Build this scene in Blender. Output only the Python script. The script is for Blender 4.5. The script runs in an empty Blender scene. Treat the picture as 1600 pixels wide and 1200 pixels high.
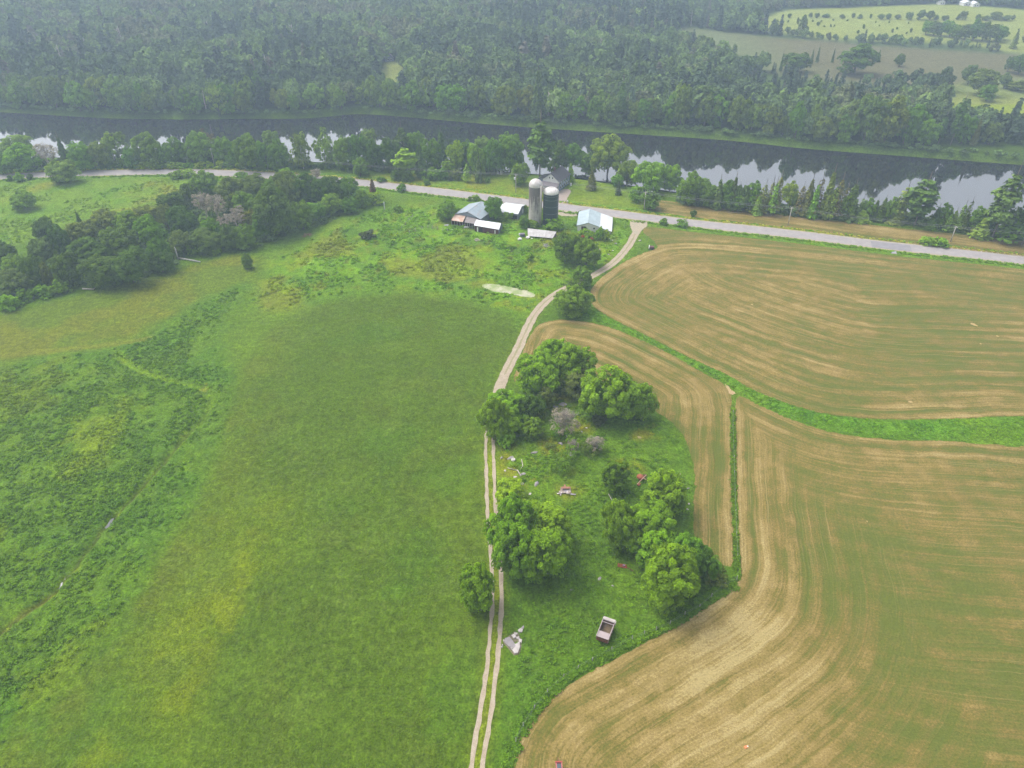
import bpy, math, random
import numpy as np
from math import radians, sin, cos, tan, sqrt, pi, atan2
from mathutils import Vector, Matrix

random.seed(7)
SC = bpy.context.scene
COL = SC.collection

# ------------------------------------------------------------------ camera
FPX, CAMH, PITCH = 1151.0, 120.0, radians(35.4)      # focal length in photo pixels, height, tilt
cam_data = bpy.data.cameras.new("camera")
cam = bpy.data.objects.new("camera", cam_data)
COL.objects.link(cam)
cam.location = (0, 0, CAMH)
cam.rotation_euler = (radians(90) - PITCH, 0, 0)
cam_data.sensor_width = 36.0
cam_data.lens = 36.0 * FPX / 1600.0
cam_data.clip_start = 1.0
cam_data.clip_end = 8000.0
SC.camera = cam

# ------------------------------------------------------------------ sky and sun (hazy overcast)
SUN_EL, SUN_AZ = radians(58), radians(-62)           # azimuth measured from +Y towards +X
world = bpy.data.worlds.new("World")
SC.world = world
world.use_nodes = True
wn = world.node_tree.nodes
wl = world.node_tree.links
wn.clear()
w_out = wn.new("ShaderNodeOutputWorld")
w_bg = wn.new("ShaderNodeBackground")
w_sky = wn.new("ShaderNodeTexSky")
w_sky.sky_type = 'NISHITA'
w_sky.sun_disc = False
w_sky.sun_elevation = SUN_EL
w_sky.sun_rotation = SUN_AZ
w_sky.air_density = 1.0
w_sky.dust_density = 4.0
w_hs = wn.new("ShaderNodeHueSaturation")             # cloud layer: the blue is greyed out
w_hs.inputs['Saturation'].default_value = 0.22
wl.new(w_sky.outputs[0], w_hs.inputs['Color'])
wl.new(w_hs.outputs[0], w_bg.inputs['Color'])
w_bg.inputs['Strength'].default_value = 0.15
wl.new(w_bg.outputs[0], w_out.inputs['Surface'])

sun_data = bpy.data.lights.new("sun", 'SUN')
sun_data.energy = 1.2
sun_data.angle = radians(40)
sun_data.color = (1.0, 0.96, 0.90)
sun = bpy.data.objects.new("sun", sun_data)
COL.objects.link(sun)
sun_dir = Vector((sin(SUN_AZ) * cos(SUN_EL), cos(SUN_AZ) * cos(SUN_EL), sin(SUN_EL)))
sun.rotation_euler = sun_dir.to_track_quat('Z', 'Y').to_euler()
sun.location = (0, 0, 300)

SC.view_settings.view_transform = 'Standard'
SC.view_settings.look = 'None'
SC.view_settings.exposure = 1.07
SC.view_settings.gamma = 1.0
SC.view_settings.use_curve_mapping = False
SC.render.engine = 'CYCLES'
SC.cycles.max_bounces = 5
SC.cycles.diffuse_bounces = 2
SC.cycles.glossy_bounces = 2
SC.cycles.transmission_bounces = 2
SC.cycles.volume_bounces = 1
SC.cycles.use_denoising = True
SC.cycles.denoising_prefilter = 'NONE'
SC.cycles.adaptive_threshold = 0.005
HAZE_DENSITY = 0.00039
HAZE_COLOR = (0.62, 0.77, 1.0)

# ------------------------------------------------------------------ photo measurements -> places
CP, SP = cos(PITCH), sin(PITCH)
def ray(px, py):
    u = (px - 800.0) / FPX
    v = (600.0 - py) / FPX
    return u, CP + v * SP, -SP + v * CP
def at(px, py, z=0.0):
    u, dy, dz = ray(px, py)
    t = (CAMH - z) / (-dz)
    return u * t, dy * t
def depth_of(x, y, z):
    return y * CP + (CAMH - z) * SP
def smooth(a, b, x):
    t = np.clip((np.asarray(x, dtype=float) - a) / (b - a), 0, 1)
    return t * t * (3 - 2 * t)

# value noise
def _hash(ix, iy, seed):
    n = (ix.astype(np.int64) * 374761393 + iy.astype(np.int64) * 668265263 + seed * 1442695041) & 0xffffffff
    n = ((n ^ (n >> 13)) * 1274126177) & 0xffffffff
    n = n ^ (n >> 16)
    return (n & 0xffffff) / float(0xffffff)
def vnoise(x, y, scale, seed=0):
    x = np.asarray(x, dtype=float) / scale
    y = np.asarray(y, dtype=float) / scale
    ix, iy = np.floor(x), np.floor(y)
    fx, fy = x - ix, y - iy
    fx = fx * fx * (3 - 2 * fx)
    fy = fy * fy * (3 - 2 * fy)
    a = _hash(ix, iy, seed); b = _hash(ix + 1, iy, seed)
    c = _hash(ix, iy + 1, seed); d = _hash(ix + 1, iy + 1, seed)
    return (a * (1 - fx) + b * fx) * (1 - fy) + (c * (1 - fx) + d * fx) * fy
def fbm(x, y, scale, seed=0, octv=4):
    s, amp, tot = 0, 1.0, 0
    for k in range(octv):
        s = s + amp * vnoise(np.asarray(x) * 0.94 + np.asarray(y) * 0.34, np.asarray(y) * 0.94 - np.asarray(x) * 0.34, scale / 2 ** k, seed + 17 * k)
        tot += amp
        amp *= 0.55
    return s / tot

def chaikin(pts, n=2, closed=True):
    P = np.array(pts, dtype=float)
    for _ in range(n):
        if closed:
            Q = np.roll(P, -1, axis=0)
            P = np.stack([0.75 * P + 0.25 * Q, 0.25 * P + 0.75 * Q], 1).reshape(-1, 2)
        else:
            a, b = P[:-1], P[1:]
            mid = np.stack([0.75 * a + 0.25 * b, 0.25 * a + 0.75 * b], 1).reshape(-1, 2)
            P = np.vstack([P[:1], mid, P[-1:]])
    return P
def wpoly(px, z=0.0):
    return np.array([at(a, b, z) for a, b in px])
def inside(poly, x, y):
    r = np.zeros(x.shape, bool)
    n = len(poly)
    j = n - 1
    for i in range(n):
        xi, yi = poly[i]; xj, yj = poly[j]
        if yi != yj:
            c = ((yi > y) != (yj > y)) & (x < (xj - xi) * (y - yi) / (yj - yi) + xi)
            r ^= c
        j = i
    return r
def polydist(line, x, y, closed=False):
    """distance to a polyline, arc length of the nearest point, nearest point"""
    L = np.array(line)
    if closed:
        L = np.vstack([L, L[:1]])
    best = np.full(x.shape, 1e18); arc = np.zeros(x.shape)
    nx = np.zeros(x.shape); ny = np.zeros(x.shape)
    s = 0.0
    for i in range(len(L) - 1):
        ax, ay = L[i]; bx, by = L[i + 1]
        dx, dy = bx - ax, by - ay
        ll = dx * dx + dy * dy
        if ll < 1e-12:
            continue
        t = np.clip(((x - ax) * dx + (y - ay) * dy) / ll, 0, 1)
        qx, qy = ax + t * dx, ay + t * dy
        d = (x - qx) ** 2 + (y - qy) ** 2
        m = d < best
        best = np.where(m, d, best)
        arc = np.where(m, s + t * sqrt(ll), arc)
        nx = np.where(m, qx, nx); ny = np.where(m, qy, ny)
        s += sqrt(ll)
    return np.sqrt(best), arc, nx, ny
def softmask(poly, x, y, soft, wob=0.0, wscale=8.0, seed=3):
    """1 inside a polygon, 0 outside, soft and uneven edge"""
    poly = np.array(poly)
    m = soft + wob + 2
    lo = poly.min(0) - m; hi = poly.max(0) + m
    sel = (x > lo[0]) & (x < hi[0]) & (y > lo[1]) & (y < hi[1])
    out = np.zeros(x.shape)
    if not sel.any():
        return out
    xs, ys = x[sel], y[sel]
    d = polydist(poly, xs, ys, True)[0]
    d = np.where(inside(poly, xs, ys), d, -d)
    if wob:
        d = d + (fbm(xs, ys, wscale, seed) - 0.5) * 2 * wob
    out[sel] = smooth(-soft, soft, d)
    return out

# ------------------------------------------------------------------ outlines measured on the photo
RIVER_FAR = [(-260, 170), (-80, 172), (0, 175), (100, 181), (165, 185), (300, 187), (400, 185), (470, 186), (525, 181), (560, 177),
             (640, 183), (760, 194), (900, 204), (1060, 214), (1150, 220), (1250, 232), (1400, 243), (1600, 258), (1800, 272), (2000, 287)]
RIVER_NEAR = [(2000, 405), (1800, 384), (1600, 361), (1500, 349), (1400, 338), (1300, 327), (1200, 316), (1100, 306), (1000, 292), (900, 277),
              (760, 266), (620, 259), (500, 253), (300, 248), (150, 246), (0, 246), (-120, 246), (-300, 248)]
WATER_Z = -2.6
river_poly = chaikin(wpoly(RIVER_FAR, WATER_Z).tolist() + wpoly(RIVER_NEAR, WATER_Z).tolist(), 2)
far_bank = chaikin(wpoly(RIVER_FAR, WATER_Z), 2, False)
near_bank = chaikin(wpoly(RIVER_NEAR, WATER_Z), 2, False)

HILL = at(1490, 30)
def H(x, y):
    x = np.asarray(x, dtype=float); y = np.asarray(y, dtype=float)
    h = 16.0 * smooth(520, 1050, y) * smooth(250, -350, x)
    h = h + 7.0 * np.exp(-(((x - HILL[0]) / 170.0) ** 2 + ((y - HILL[1]) / 110.0) ** 2))
    h = h + 1.5 * np.exp(-(((x - 10) / 22.0) ** 2 + ((y - 125) / 32.0) ** 2))           # the rocky knoll
    h = h + 0.8 * (fbm(x, y, 70.0, 5, 2) - 0.5) * smooth(40, 90, y) * smooth(420, 330, y)
    return h
def river_sd(x, y):
    d = polydist(river_poly, x, y, True)[0]
    return np.where(inside(river_poly, x, y), -d, d)
def Hs(x, y):
    return float(H(np.array([x]), np.array([y]))[0])
def ground_at(px, py):
    z = 0.0
    for _ in range(8):
        x, y = at(px, py, z)
        z = Hs(x, y)
    return x, y, z

# ------------------------------------------------------------------ mesh helpers
class MB:
    """collects vertices and faces of one mesh"""
    def __init__(self):
        self.v, self.f, self.m = [], [], []
    def add(self, verts, faces, mi=0):
        o = len(self.v)
        self.v += [tuple(p) for p in verts]
        self.f += [tuple(i + o for i in f) for f in faces]
        self.m += [mi] * len(faces)
        return self
    def box(self, c, s, rz=0.0, rx=0.0, ry=0.0, mi=0):
        hx, hy, hz = s[0] / 2, s[1] / 2, s[2] / 2
        R = Matrix.Rotation(rz, 3, 'Z') @ Matrix.Rotation(ry, 3, 'Y') @ Matrix.Rotation(rx, 3, 'X')
        vs = [Vector(c) + R @ Vector((a * hx, b * hy, d * hz)) for d in (-1, 1) for b in (-1, 1) for a in (-1, 1)]
        return self.add(vs, [(0, 2, 3, 1), (4, 5, 7, 6), (0, 1, 5, 4), (2, 6, 7, 3), (0, 4, 6, 2), (1, 3, 7, 5)], mi)
    def slab(self, quad, t, mi=0):
        """a plate: quad of four points (top face), thickness t downwards along its normal"""
        q = [Vector(p) for p in quad]
        n = (q[1] - q[0]).cross(q[3] - q[0]).normalized()
        if n.z < 0:
            n = -n
        b = [p - n * t for p in q]
        return self.add(q + b, [(0, 1, 2, 3), (7, 6, 5, 4), (0, 4, 5, 1), (1, 5, 6, 2), (2, 6, 7, 3), (3, 7, 4, 0)], mi)
    def tube(self, pts, radii, n=6, cap=True, mi=0):
        pts = [Vector(p) for p in pts]
        if not hasattr(radii, '__len__'):
            radii = [radii] * len(pts)
        rings = []
        for i, p in enumerate(pts):
            d = (pts[min(i + 1, len(pts) - 1)] - pts[max(i - 1, 0)])
            if d.length < 1e-9:
                d = Vector((0, 0, 1))
            d.normalize()
            a = d.orthogonal().normalized() if abs(d.z) < 0.95 else Vector((1, 0, 0))
            a = (a - d * a.dot(d)).normalized()
            b = d.cross(a)
            rings.append([p + (a * cos(2 * pi * k / n) + b * sin(2 * pi * k / n)) * radii[i] for k in range(n)])
        vs = [q for r in rings for q in r]
        fs = []
        for i in range(len(pts) - 1):
            for k in range(n):
                fs.append((i * n + k, i * n + (k + 1) % n, (i + 1) * n + (k + 1) % n, (i + 1) * n + k))
        if cap:
            fs.append(tuple(range(n))[::-1])
            fs.append(tuple((len(pts) - 1) * n + k for k in range(n)))
        return self.add(vs, fs, mi)
    def lathe(self, prof, n=32, c=(0, 0, 0), mi=0):
        vs, fs = [], []
        for r, z in prof:
            for k in range(n):
                vs.append((c[0] + r * cos(2 * pi * k / n), c[1] + r * sin(2 * pi * k / n), c[2] + z))
        for i in range(len(prof) - 1):
            for k in range(n):
                fs.append((i * n + k, i * n + (k + 1) % n, (i + 1) * n + (k + 1) % n, (i + 1) * n + k))
        return self.add(vs, fs, mi)
    def mesh(self, name, mats, smooth_shade=False):
        me = bpy.data.meshes.new(name)
        me.from_pydata(self.v, [], self.f)
        for m in (mats if isinstance(mats, (list, tuple)) else [mats]):
            me.materials.append(m)
        if any(self.m):
            me.polygons.foreach_set('material_index', self.m)
        if smooth_shade:
            me.polygons.foreach_set('use_smooth', [True] * len(me.polygons))
        me.update()
        return me
    def build(self, name, mats, parent=None, smooth_shade=False, loc=None):
        return link(name, self.mesh(name, mats, smooth_shade), parent, loc)
def link(name, me, parent=None, loc=None):
    o = bpy.data.objects.new(name, me)
    COL.objects.link(o)
    if parent is not None:
        o.parent = parent
    if loc is not None:
        o.location = loc
    return o
def tag(o, label=None, cat=None, group=None, kind=None):
    if label: o['label'] = label
    if cat: o['category'] = cat
    if group: o['group'] = group
    if kind: o['kind'] = kind
    return o
def thing(name, label, cat, loc=(0, 0, 0), rz=0.0, group=None):
    o = bpy.data.objects.new(name, None)
    o.empty_display_size = 0.3
    COL.objects.link(o)
    o.location = loc
    o.rotation_euler = (0, 0, rz)
    return tag(o, label, cat, group)
def np_mesh(name, verts, quads, mats, attrs=None, fattrs=None, smooth_shade=True):
    """large mesh from arrays; quads (n,4); attrs: point attributes; fattrs: face attributes"""
    verts = np.asarray(verts, dtype=np.float32); quads = np.asarray(quads, dtype=np.int32)
    me = bpy.data.meshes.new(name)
    nf, k = quads.shape
    me.vertices.add(len(verts)); me.vertices.foreach_set('co', verts.ravel())
    me.loops.add(nf * k); me.loops.foreach_set('vertex_index', quads.ravel())
    me.polygons.add(nf)
    me.polygons.foreach_set('loop_start', np.arange(0, nf * k, k, dtype=np.int32))
    me.polygons.foreach_set('use_smooth', np.full(nf, smooth_shade))
    for m in (mats if isinstance(mats, (list, tuple)) else [mats]):
        me.materials.append(m)
    me.update(calc_edges=True)
    for dom, dct in (('POINT', attrs), ('FACE', fattrs)):
        for an, av in (dct or {}).items():
            av = np.asarray(av, dtype=np.float32)
            if av.ndim == 2 and av.shape[1] == 3:
                a = me.attributes.new(an, 'FLOAT_COLOR', dom)
                a.data.foreach_set('color', np.hstack([av, np.ones((len(av), 1), np.float32)]).ravel())
            else:
                a = me.attributes.new(an, 'FLOAT', dom)
                a.data.foreach_set('value', av.ravel())
    return me

# ------------------------------------------------------------------ material helpers
class NT:
    def __init__(self, name):
        self.mat = bpy.data.materials.new(name)
        self.mat.use_nodes = True
        self.t = self.mat.node_tree
        self.n = self.t.nodes
        self.b = next(x for x in self.n if x.type == 'BSDF_PRINCIPLED')
        self.out = next(x for x in self.n if x.type == 'OUTPUT_MATERIAL')
        self.b.inputs['Roughness'].default_value = 0.85
        self.b.inputs['Specular IOR Level'].default_value = 0.2
    def node(self, typ, **kw):
        nd = self.n.new(typ)
        for k, v in kw.items():
            setattr(nd, k, v)
        return nd
    def link(self, a, b):
        self.t.links.new(a, b)
    def val(self, sock, v):
        if hasattr(v, 'is_output'):
            self.link(v, sock)
        else:
            if isinstance(v, tuple) and len(v) == 3 and sock.type == 'RGBA':
                v = (*v, 1)
            sock.default_value = v
    def coord(self, kind='Object'):
        return self.node('ShaderNodeTexCoord').outputs[kind]
    def mapping(self, vec, scale=(1, 1, 1), rot=(0, 0, 0), loc=(0, 0, 0)):
        m = self.node('ShaderNodeMapping')
        self.link(vec, m.inputs['Vector'])
        m.inputs['Scale'].default_value = scale
        m.inputs['Rotation'].default_value = rot
        m.inputs['Location'].default_value = loc
        return m.outputs[0]
    def noise(self, vec, scale, detail=3, rough=0.55, out='Fac', dist=0.0):
        nd = self.node('ShaderNodeTexNoise')
        self.link(vec, nd.inputs['Vector'])
        nd.inputs['Scale'].default_value = scale
        nd.inputs['Detail'].default_value = detail
        nd.inputs['Roughness'].default_value = rough
        nd.inputs['Distortion'].default_value = dist
        return nd.outputs[out]
    def math(self, op, a, b=0.0, c=0.0, clamp=False):
        nd = self.node('ShaderNodeMath', operation=op, use_clamp=clamp)
        self.val(nd.inputs[0], a); self.val(nd.inputs[1], b); self.val(nd.inputs[2], c)
        return nd.outputs[0]
    def remap(self, v, a, b, c, d):
        nd = self.node('ShaderNodeMapRange')
        self.val(nd.inputs[0], v)
        for i, q in enumerate((a, b, c, d)):
            nd.inputs[i + 1].default_value = q
        return nd.outputs[0]
    def mix(self, fac, a, b, blend='MIX'):
        nd = self.node('ShaderNodeMix', data_type='RGBA', blend_type=blend)
        self.val(nd.inputs[0], fac); self.val(nd.inputs[6], a); self.val(nd.inputs[7], b)
        return nd.outputs[2]
    def ramp(self, fac, stops):
        nd = self.node('ShaderNodeValToRGB')
        e = nd.color_ramp.elements
        while len(e) < len(stops):
            e.new(0.5)
        for el, (p, c) in zip(e, stops):
            el.position = p; el.color = (*c, 1)
        self.val(nd.inputs[0], fac)
        return nd.outputs[0]
    def attr(self, name, out='Fac'):
        nd = self.node('ShaderNodeAttribute', attribute_name=name)
        return nd.outputs[out]
    def comb(self, x, y, z=0.0):
        nd = self.node('ShaderNodeCombineXYZ')
        self.val(nd.inputs[0], x); self.val(nd.inputs[1], y); self.val(nd.inputs[2], z)
        return nd.outputs[0]
    def bump(self, h, dist, strength=1.0):
        nd = self.node('ShaderNodeBump')
        nd.inputs['Strength'].default_value = strength
        nd.inputs['Distance'].default_value = dist
        self.link(h, nd.inputs['Height'])
        self.link(nd.outputs[0], self.b.inputs['Normal'])
    def color(self, c):
        self.val(self.b.inputs['Base Color'], c)
    def scale_col(self, col, fac):
        """multiply a colour by a grey value"""
        nd = self.node('ShaderNodeVectorMath', operation='SCALE')
        self.val(nd.inputs[0], col); self.val(nd.inputs['Scale'], fac)
        return nd.outputs[0]
def simple(name, col, rough=0.7, spec=0.3, var=0.25, scale=1.5, metal=0.0, dirt=None, dirt_amt=0.5, dirt_scale=0.6, stretch=(1, 1, 1)):
    n = NT(name)
    v = n.coord()
    a = n.noise(n.mapping(v, stretch), scale, 4)
    c = n.scale_col(n.comb(*col), n.remap(a, 0.3, 0.7, 1 - var, 1 + var))
    if dirt:
        d = n.noise(n.mapping(v, stretch, loc=(3, 7, 1)), dirt_scale, 5, 0.65)
        c = n.mix(n.remap(d, 0.5 - 0.25 * dirt_amt, 0.72 - 0.2 * dirt_amt, 0, dirt_amt), c, dirt)
    n.color(c)
    n.b.inputs['Roughness'].default_value = rough
    n.b.inputs['Specular IOR Level'].default_value = spec
    n.b.inputs['Metallic'].default_value = metal
    return n.mat
# ------------------------------------------------------------------ setting: outlines
HAY_UPPER = [(1040, 357), (1200, 375), (1400, 401), (1600, 421), (1820, 448), (1850, 668), (1700, 656), (1600, 649), (1480, 656), (1380, 658), (1280, 648), (1205, 622),
             (1160, 602), (1143, 588), (1100, 570), (1030, 535), (960, 500), (926, 480), (920, 461), (930, 441), (960, 418), (990, 400), (1016, 391),
             (1030, 386), (1020, 373), (1003, 362), (1008, 352)]
HAY_MIDDLE = [(828, 522), (845, 503), (880, 498), (940, 506), (1000, 530), (1060, 560), (1110, 588), (1141, 606), (1143, 640), (1143, 760), (1147, 880), (1136, 889),
              (1110, 866), (1082, 842), (1083, 800), (1087, 750), (1078, 700), (1060, 668), (1030, 645), (1000, 640), (960, 610), (920, 585), (880, 560), (850, 565), (812, 592), (800, 600), (812, 560)]
HAY_LOWER = [(1151, 613), (1200, 641), (1290, 676), (1380, 688), (1480, 690), (1600, 698), (1760, 712), (1900, 730), (1900, 1380), (780, 1380), (794, 1230), (798, 1195), (806, 1158), (830, 1118),
             (880, 1076), (950, 1036), (1050, 985), (1110, 945), (1160, 910), (1157, 880), (1151, 760), (1149, 640)]
HAY_RIVER = [(1012, 314), (1030, 311), (1100, 321), (1200, 333), (1300, 345), (1400, 357), (1500, 367), (1600, 377), (1800, 396), (1800, 424), (1600, 402), (1500, 391),
             (1400, 379), (1300, 366), (1200, 352), (1100, 341), (1030, 331), (1010, 325)]
MEADOW = [(-60, 1300), (0, 1165), (120, 1060), (215, 930), (290, 800), (345, 700), (362, 620), (400, 540), (450, 490), (540, 463), (640, 456), (740, 470), (800, 492), (815, 520),
          (790, 575), (768, 612), (748, 660), (752, 700), (757, 790), (760, 880), (764, 960), (757, 1050), (738, 1190), (725, 1300)]
WEEDS = [(-80, 1250), (0, 1160), (120, 1058), (215, 928), (290, 798), (345, 700), (360, 610), (350, 560), (330, 520), (400, 440), (340, 455), (240, 520), (180, 545), (60, 560), (-80, 575), (-300, 700)]
FARMYARD = [(400, 430), (480, 372), (560, 330), (640, 318), (700, 320), (760, 330), (880, 340), (985, 355), (985, 375), (960, 405), (925, 428), (880, 450), (855, 470), (825, 490),
            (800, 490), (740, 468), (640, 454), (540, 461), (450, 486), (390, 480)]
STRIP = [(905, 490), (925, 481), (960, 502), (1030, 537), (1100, 572), (1143, 590), (1160, 604), (1205, 624), (1280, 650), (1380, 660), (1480, 658), (1600, 651), (1700, 658), (1850, 670),
         (1850, 722), (1760, 711), (1600, 697), (1480, 689), (1380, 687), (1290, 675), (1200, 640), (1150, 612), (1138, 600), (1110, 586), (1060, 558), (1000, 528), (940, 503), (890, 494)]
ISLAND = [(815, 590), (860, 560), (930, 590), (1030, 645), (1078, 700), (1087, 750), (1082, 842), (1150, 895), (1158, 912), (1050, 987), (950, 1038), (830, 1120), (795, 1200), (785, 1300), (765, 1300), (790, 1050), (785, 950), (790, 840), (775, 700)]
LAWN = [(520, 277), (640, 272), (700, 275), (780, 268), (840, 285), (900, 262), (930, 280), (985, 300), (1010, 312), (1015, 328), (900, 318), (760, 300), (650, 290), (560, 280)]
UPPERLEFT = [(-300, 300), (0, 284), (100, 280), (260, 276), (330, 280), (290, 310), (240, 330), (110, 345), (40, 380), (0, 400), (-300, 470)]
MOWN_LEFT = [(-300, 600), (0, 500), (130, 462), (270, 420), (390, 395), (400, 430), (330, 460), (235, 520), (60, 556), (-80, 572), (-300, 650)]
TRACK_L = [(743, 1260), (744, 1200), (750, 1167), (760, 1110), (767.6, 1052), (773, 995), (777, 952), (775, 880), (771, 841), (767, 784), (765, 712), (765, 688), (770, 645), (777, 618), (783, 598), (795, 572), (810, 544), (822, 515),
           (837, 486), (864, 460), (893, 446), (926, 431), (954, 414), (969, 400), (985, 380), (993, 364), (998, 350)]
ROAD_L = [(-700, 318), (-400, 298), (-200, 285), (0, 276), (100, 271), (180, 269), (250, 268), (330, 269), (430, 274), (500, 280), (560, 285), (650, 296), (750, 307), (830, 317), (900, 325),
          (1000, 338), (1100, 350), (1200, 361), (1300, 374), (1400, 386), (1500, 396), (1600, 407), (1800, 428), (2100, 462)]
STREAM_L = [(-60, 1040), (0, 985), (40, 955), (75, 935), (105, 900), (140, 855), (170, 815), (205, 780), (245, 735), (275, 700), (300, 672), (330, 640), (325, 612), (300, 600), (250, 590), (215, 578), (180, 558)]
POND = [(752, 444), (768, 442), (800, 448), (830, 455), (838, 462), (826, 465), (800, 459), (770, 455), (755, 449)]
FAR_FIELDS = {
    'green_field': [(1235, 14), (1340, 12), (1470, 6), (1540, 10), (1680, 24), (1700, 96), (1580, 82), (1520, 70), (1400, 64), (1330, 64), (1250, 56), (1180, 46), (1150, 36), (1200, 24)],
    'marsh': [(1056, 43), (1090, 45), (1130, 50), (1240, 60), (1330, 69), (1440, 75), (1600, 86), (1700, 94), (1680, 128), (1560, 130), (1480, 136), (1400, 136), (1330, 130), (1250, 120), (1180, 108), (1120, 92), (1060, 66)],
    'side_field': [(1500, 130), (1620, 122), (1720, 124), (1720, 150), (1600, 150), (1500, 146)],
    'river_field': [(1488, 143), (1510, 150), (1620, 150), (1720, 152), (1720, 214), (1600, 206), (1520, 200), (1480, 190), (1476, 165)],
    'clearing': [(594, 98), (626, 94), (630, 112), (630, 150), (612, 160), (600, 146), (594, 120)],
    'glade': [(860, 150), (890, 150), (890, 176), (862, 176)],
    'glade_east': [(1050, 15), (1090, 17), (1080, 21), (1050, 20)],
}
def wsm(px, n=2, closed=True):
    return chaikin(wpoly(px), n, closed)
W_UP, W_MID, W_LOW, W_RIV = wsm(HAY_UPPER), wsm(HAY_MIDDLE), wsm(HAY_LOWER), wsm(HAY_RIVER)
W_MEADOW, W_WEEDS, W_YARD, W_STRIP, W_ISL = wsm(MEADOW), wsm(WEEDS), wsm(FARMYARD), wsm(STRIP), wsm(ISLAND)
W_LAWN, W_UL, W_ML = wsm(LAWN), wsm(UPPERLEFT), wsm(MOWN_LEFT)
W_TRACK, W_ROAD, W_STREAM = wsm(TRACK_L, 3, False), wsm(ROAD_L, 3, False), wsm(STREAM_L, 2, False)
W_POND = wsm(POND)
def wpoly_g(px):
    return np.array([ground_at(a, b)[:2] for a, b in px])
W_FAR = {k: chaikin(wpoly_g(v), 2) for k, v in FAR_FIELDS.items()}

# ------------------------------------------------------------------ ground sheet
def axis(segs):
    out = [segs[0][0]]
    for a, b, st in segs:
        n = max(1, int(round((b - a) / st)))
        out += list(a + (b - a) * (np.arange(n) + 1) / n)
    return np.array(out)
gx = axis([(-3000, -1200, 150), (-1200, -500, 14), (-500, -300, 5), (-300, -120, 1.7), (-120, 120, 0.85), (120, 300, 1.7), (300, 500, 5), (500, 1200, 14), (1200, 3000, 150)])
gy = axis([(-600, 20, 60), (20, 40, 2), (40, 135, 0.8), (135, 260, 1.2), (260, 470, 2.2), (470, 1000, 7), (1000, 1500, 20), (1500, 3500, 150)])
GX, GY = np.meshgrid(gx, gy)
X, Y = GX.ravel(), GY.ravel()

mk_meadow = softmask(W_MEADOW, X, Y, 2.5, 2.5, 9, 3)
mk_weeds = softmask(W_WEEDS, X, Y, 3.0, 3.5, 9, 4)
mk_yard = softmask(W_YARD, X, Y, 5.0, 5.0, 14, 5)
mk_strip = softmask(W_STRIP, X, Y, 0.8, 0.4, 3, 6)
mk_isl = softmask(W_ISL, X, Y, 2.0, 1.0, 6, 7)
mk_lawn = softmask(W_LAWN, X, Y, 2.0, 1.0, 6, 8)
mk_ul = softmask(W_UL, X, Y, 6.0, 6.0, 16, 9)
mk_ml = softmask(W_ML, X, Y, 4.0, 4.0, 12, 10)
d_track, a_track = polydist(W_TRACK, X, Y)[:2]
d_road, a_road = polydist(W_ROAD, X, Y)[:2]
d_stream = polydist(W_STREAM, X, Y)[0]
rsd = river_sd(X, Y)
m_up, m_mid, m_low, m_riv = [softmask(p, X, Y, 1.2) for p in (W_UP, W_MID, W_LOW, W_RIV)]
sheets_mask = np.clip(m_up + m_mid + m_low + m_riv, 0, 1)

# height: base, river bed, tall weeds and tussocks, stream bed
Z = H(X, Y)
bank = smooth(9, -2.5, rsd)
Z = Z * (1 - bank) - 5.0 * bank
clump = fbm(X, Y, 2.6, 21, 3) ** 1.3
tall = np.clip(0.95 * mk_weeds + 0.85 * mk_yard * smooth(0.42, 0.62, fbm(X, Y, 16, 44, 3)) + 0.9 * mk_strip + 0.35 * mk_isl + 0.3 * mk_ul + 0.12 * mk_meadow + 0.10 * mk_ml, 0, 1)
tall = tall * smooth(1.2, 3.0, d_track) * smooth(4.2, 6.5, d_road) * (1 - np.clip(sheets_mask * 1.0, 0, 1)) * (1 - bank)
Z = Z + tall * (clump * 1.05 - 0.05)
pd = polydist(W_POND, X, Y, True)[0]
pin = inside(W_POND, X, Y)
psd = np.where(pin, -pd, pd)
Z = np.where(psd < 3, Z * smooth(0.2, 3, psd) - 0.25 * smooth(1.0, -0.5, psd), Z)
Z = Z - 0.75 * smooth(1.6, 0.3, d_stream) * smooth(0.2, 0.6, mk_weeds)
Z = Z - 0.05 * np.clip(sheets_mask * 1.0, 0, 1)

# colour of the plant cover
def blend(c, m, col):
    return c * (1 - m[:, None]) + np.array(col)[None] * m[:, None]
n8, n20, n50, n3 = fbm(X, Y, 8, 31), fbm(X, Y, 22, 32), fbm(X, Y, 60, 33), fbm(X, Y, 3, 34, 2)
n8b, n20b = fbm(X, Y, 7, 51), fbm(X, Y, 18, 52)
C = np.tile(np.array([0.066, 0.115, 0.026]), (len(X), 1))
C = blend(C, smooth(0.45, 0.7, n20), (0.085, 0.13, 0.030))
# meadow
C = blend(C, mk_meadow, (0.066, 0.102, 0.027))
C = blend(C, mk_meadow * smooth(0.42, 0.66, n20) * 0.8, (0.082, 0.118, 0.028))
C = blend(C, mk_meadow * smooth(0.50, 0.68, n8b) * 0.5, (0.072, 0.095, 0.036))
C = blend(C, mk_meadow * smooth(0.55, 0.70, n20b) * 0.5, (0.060, 0.115, 0.035))
west = smooth(16, 2, polydist(wsm([(0, 1165), (120, 1060), (215, 930), (290, 800), (345, 700), (362, 620), (400, 540)], 2, False), X, Y)[0])
C = blend(C, mk_meadow * west * smooth(0.30, 0.66, n8) * 0.5, (0.108, 0.112, 0.036))
yel = polydist(wsm([(300, 1080), (290, 1000), (350, 920), (400, 850), (420, 800)], 2, False), X, Y)[0]
C = blend(C, mk_meadow * smooth(19, 3, yel) * smooth(0.36, 0.66, n20b) * 0.65, (0.104, 0.136, 0.018))
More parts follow.
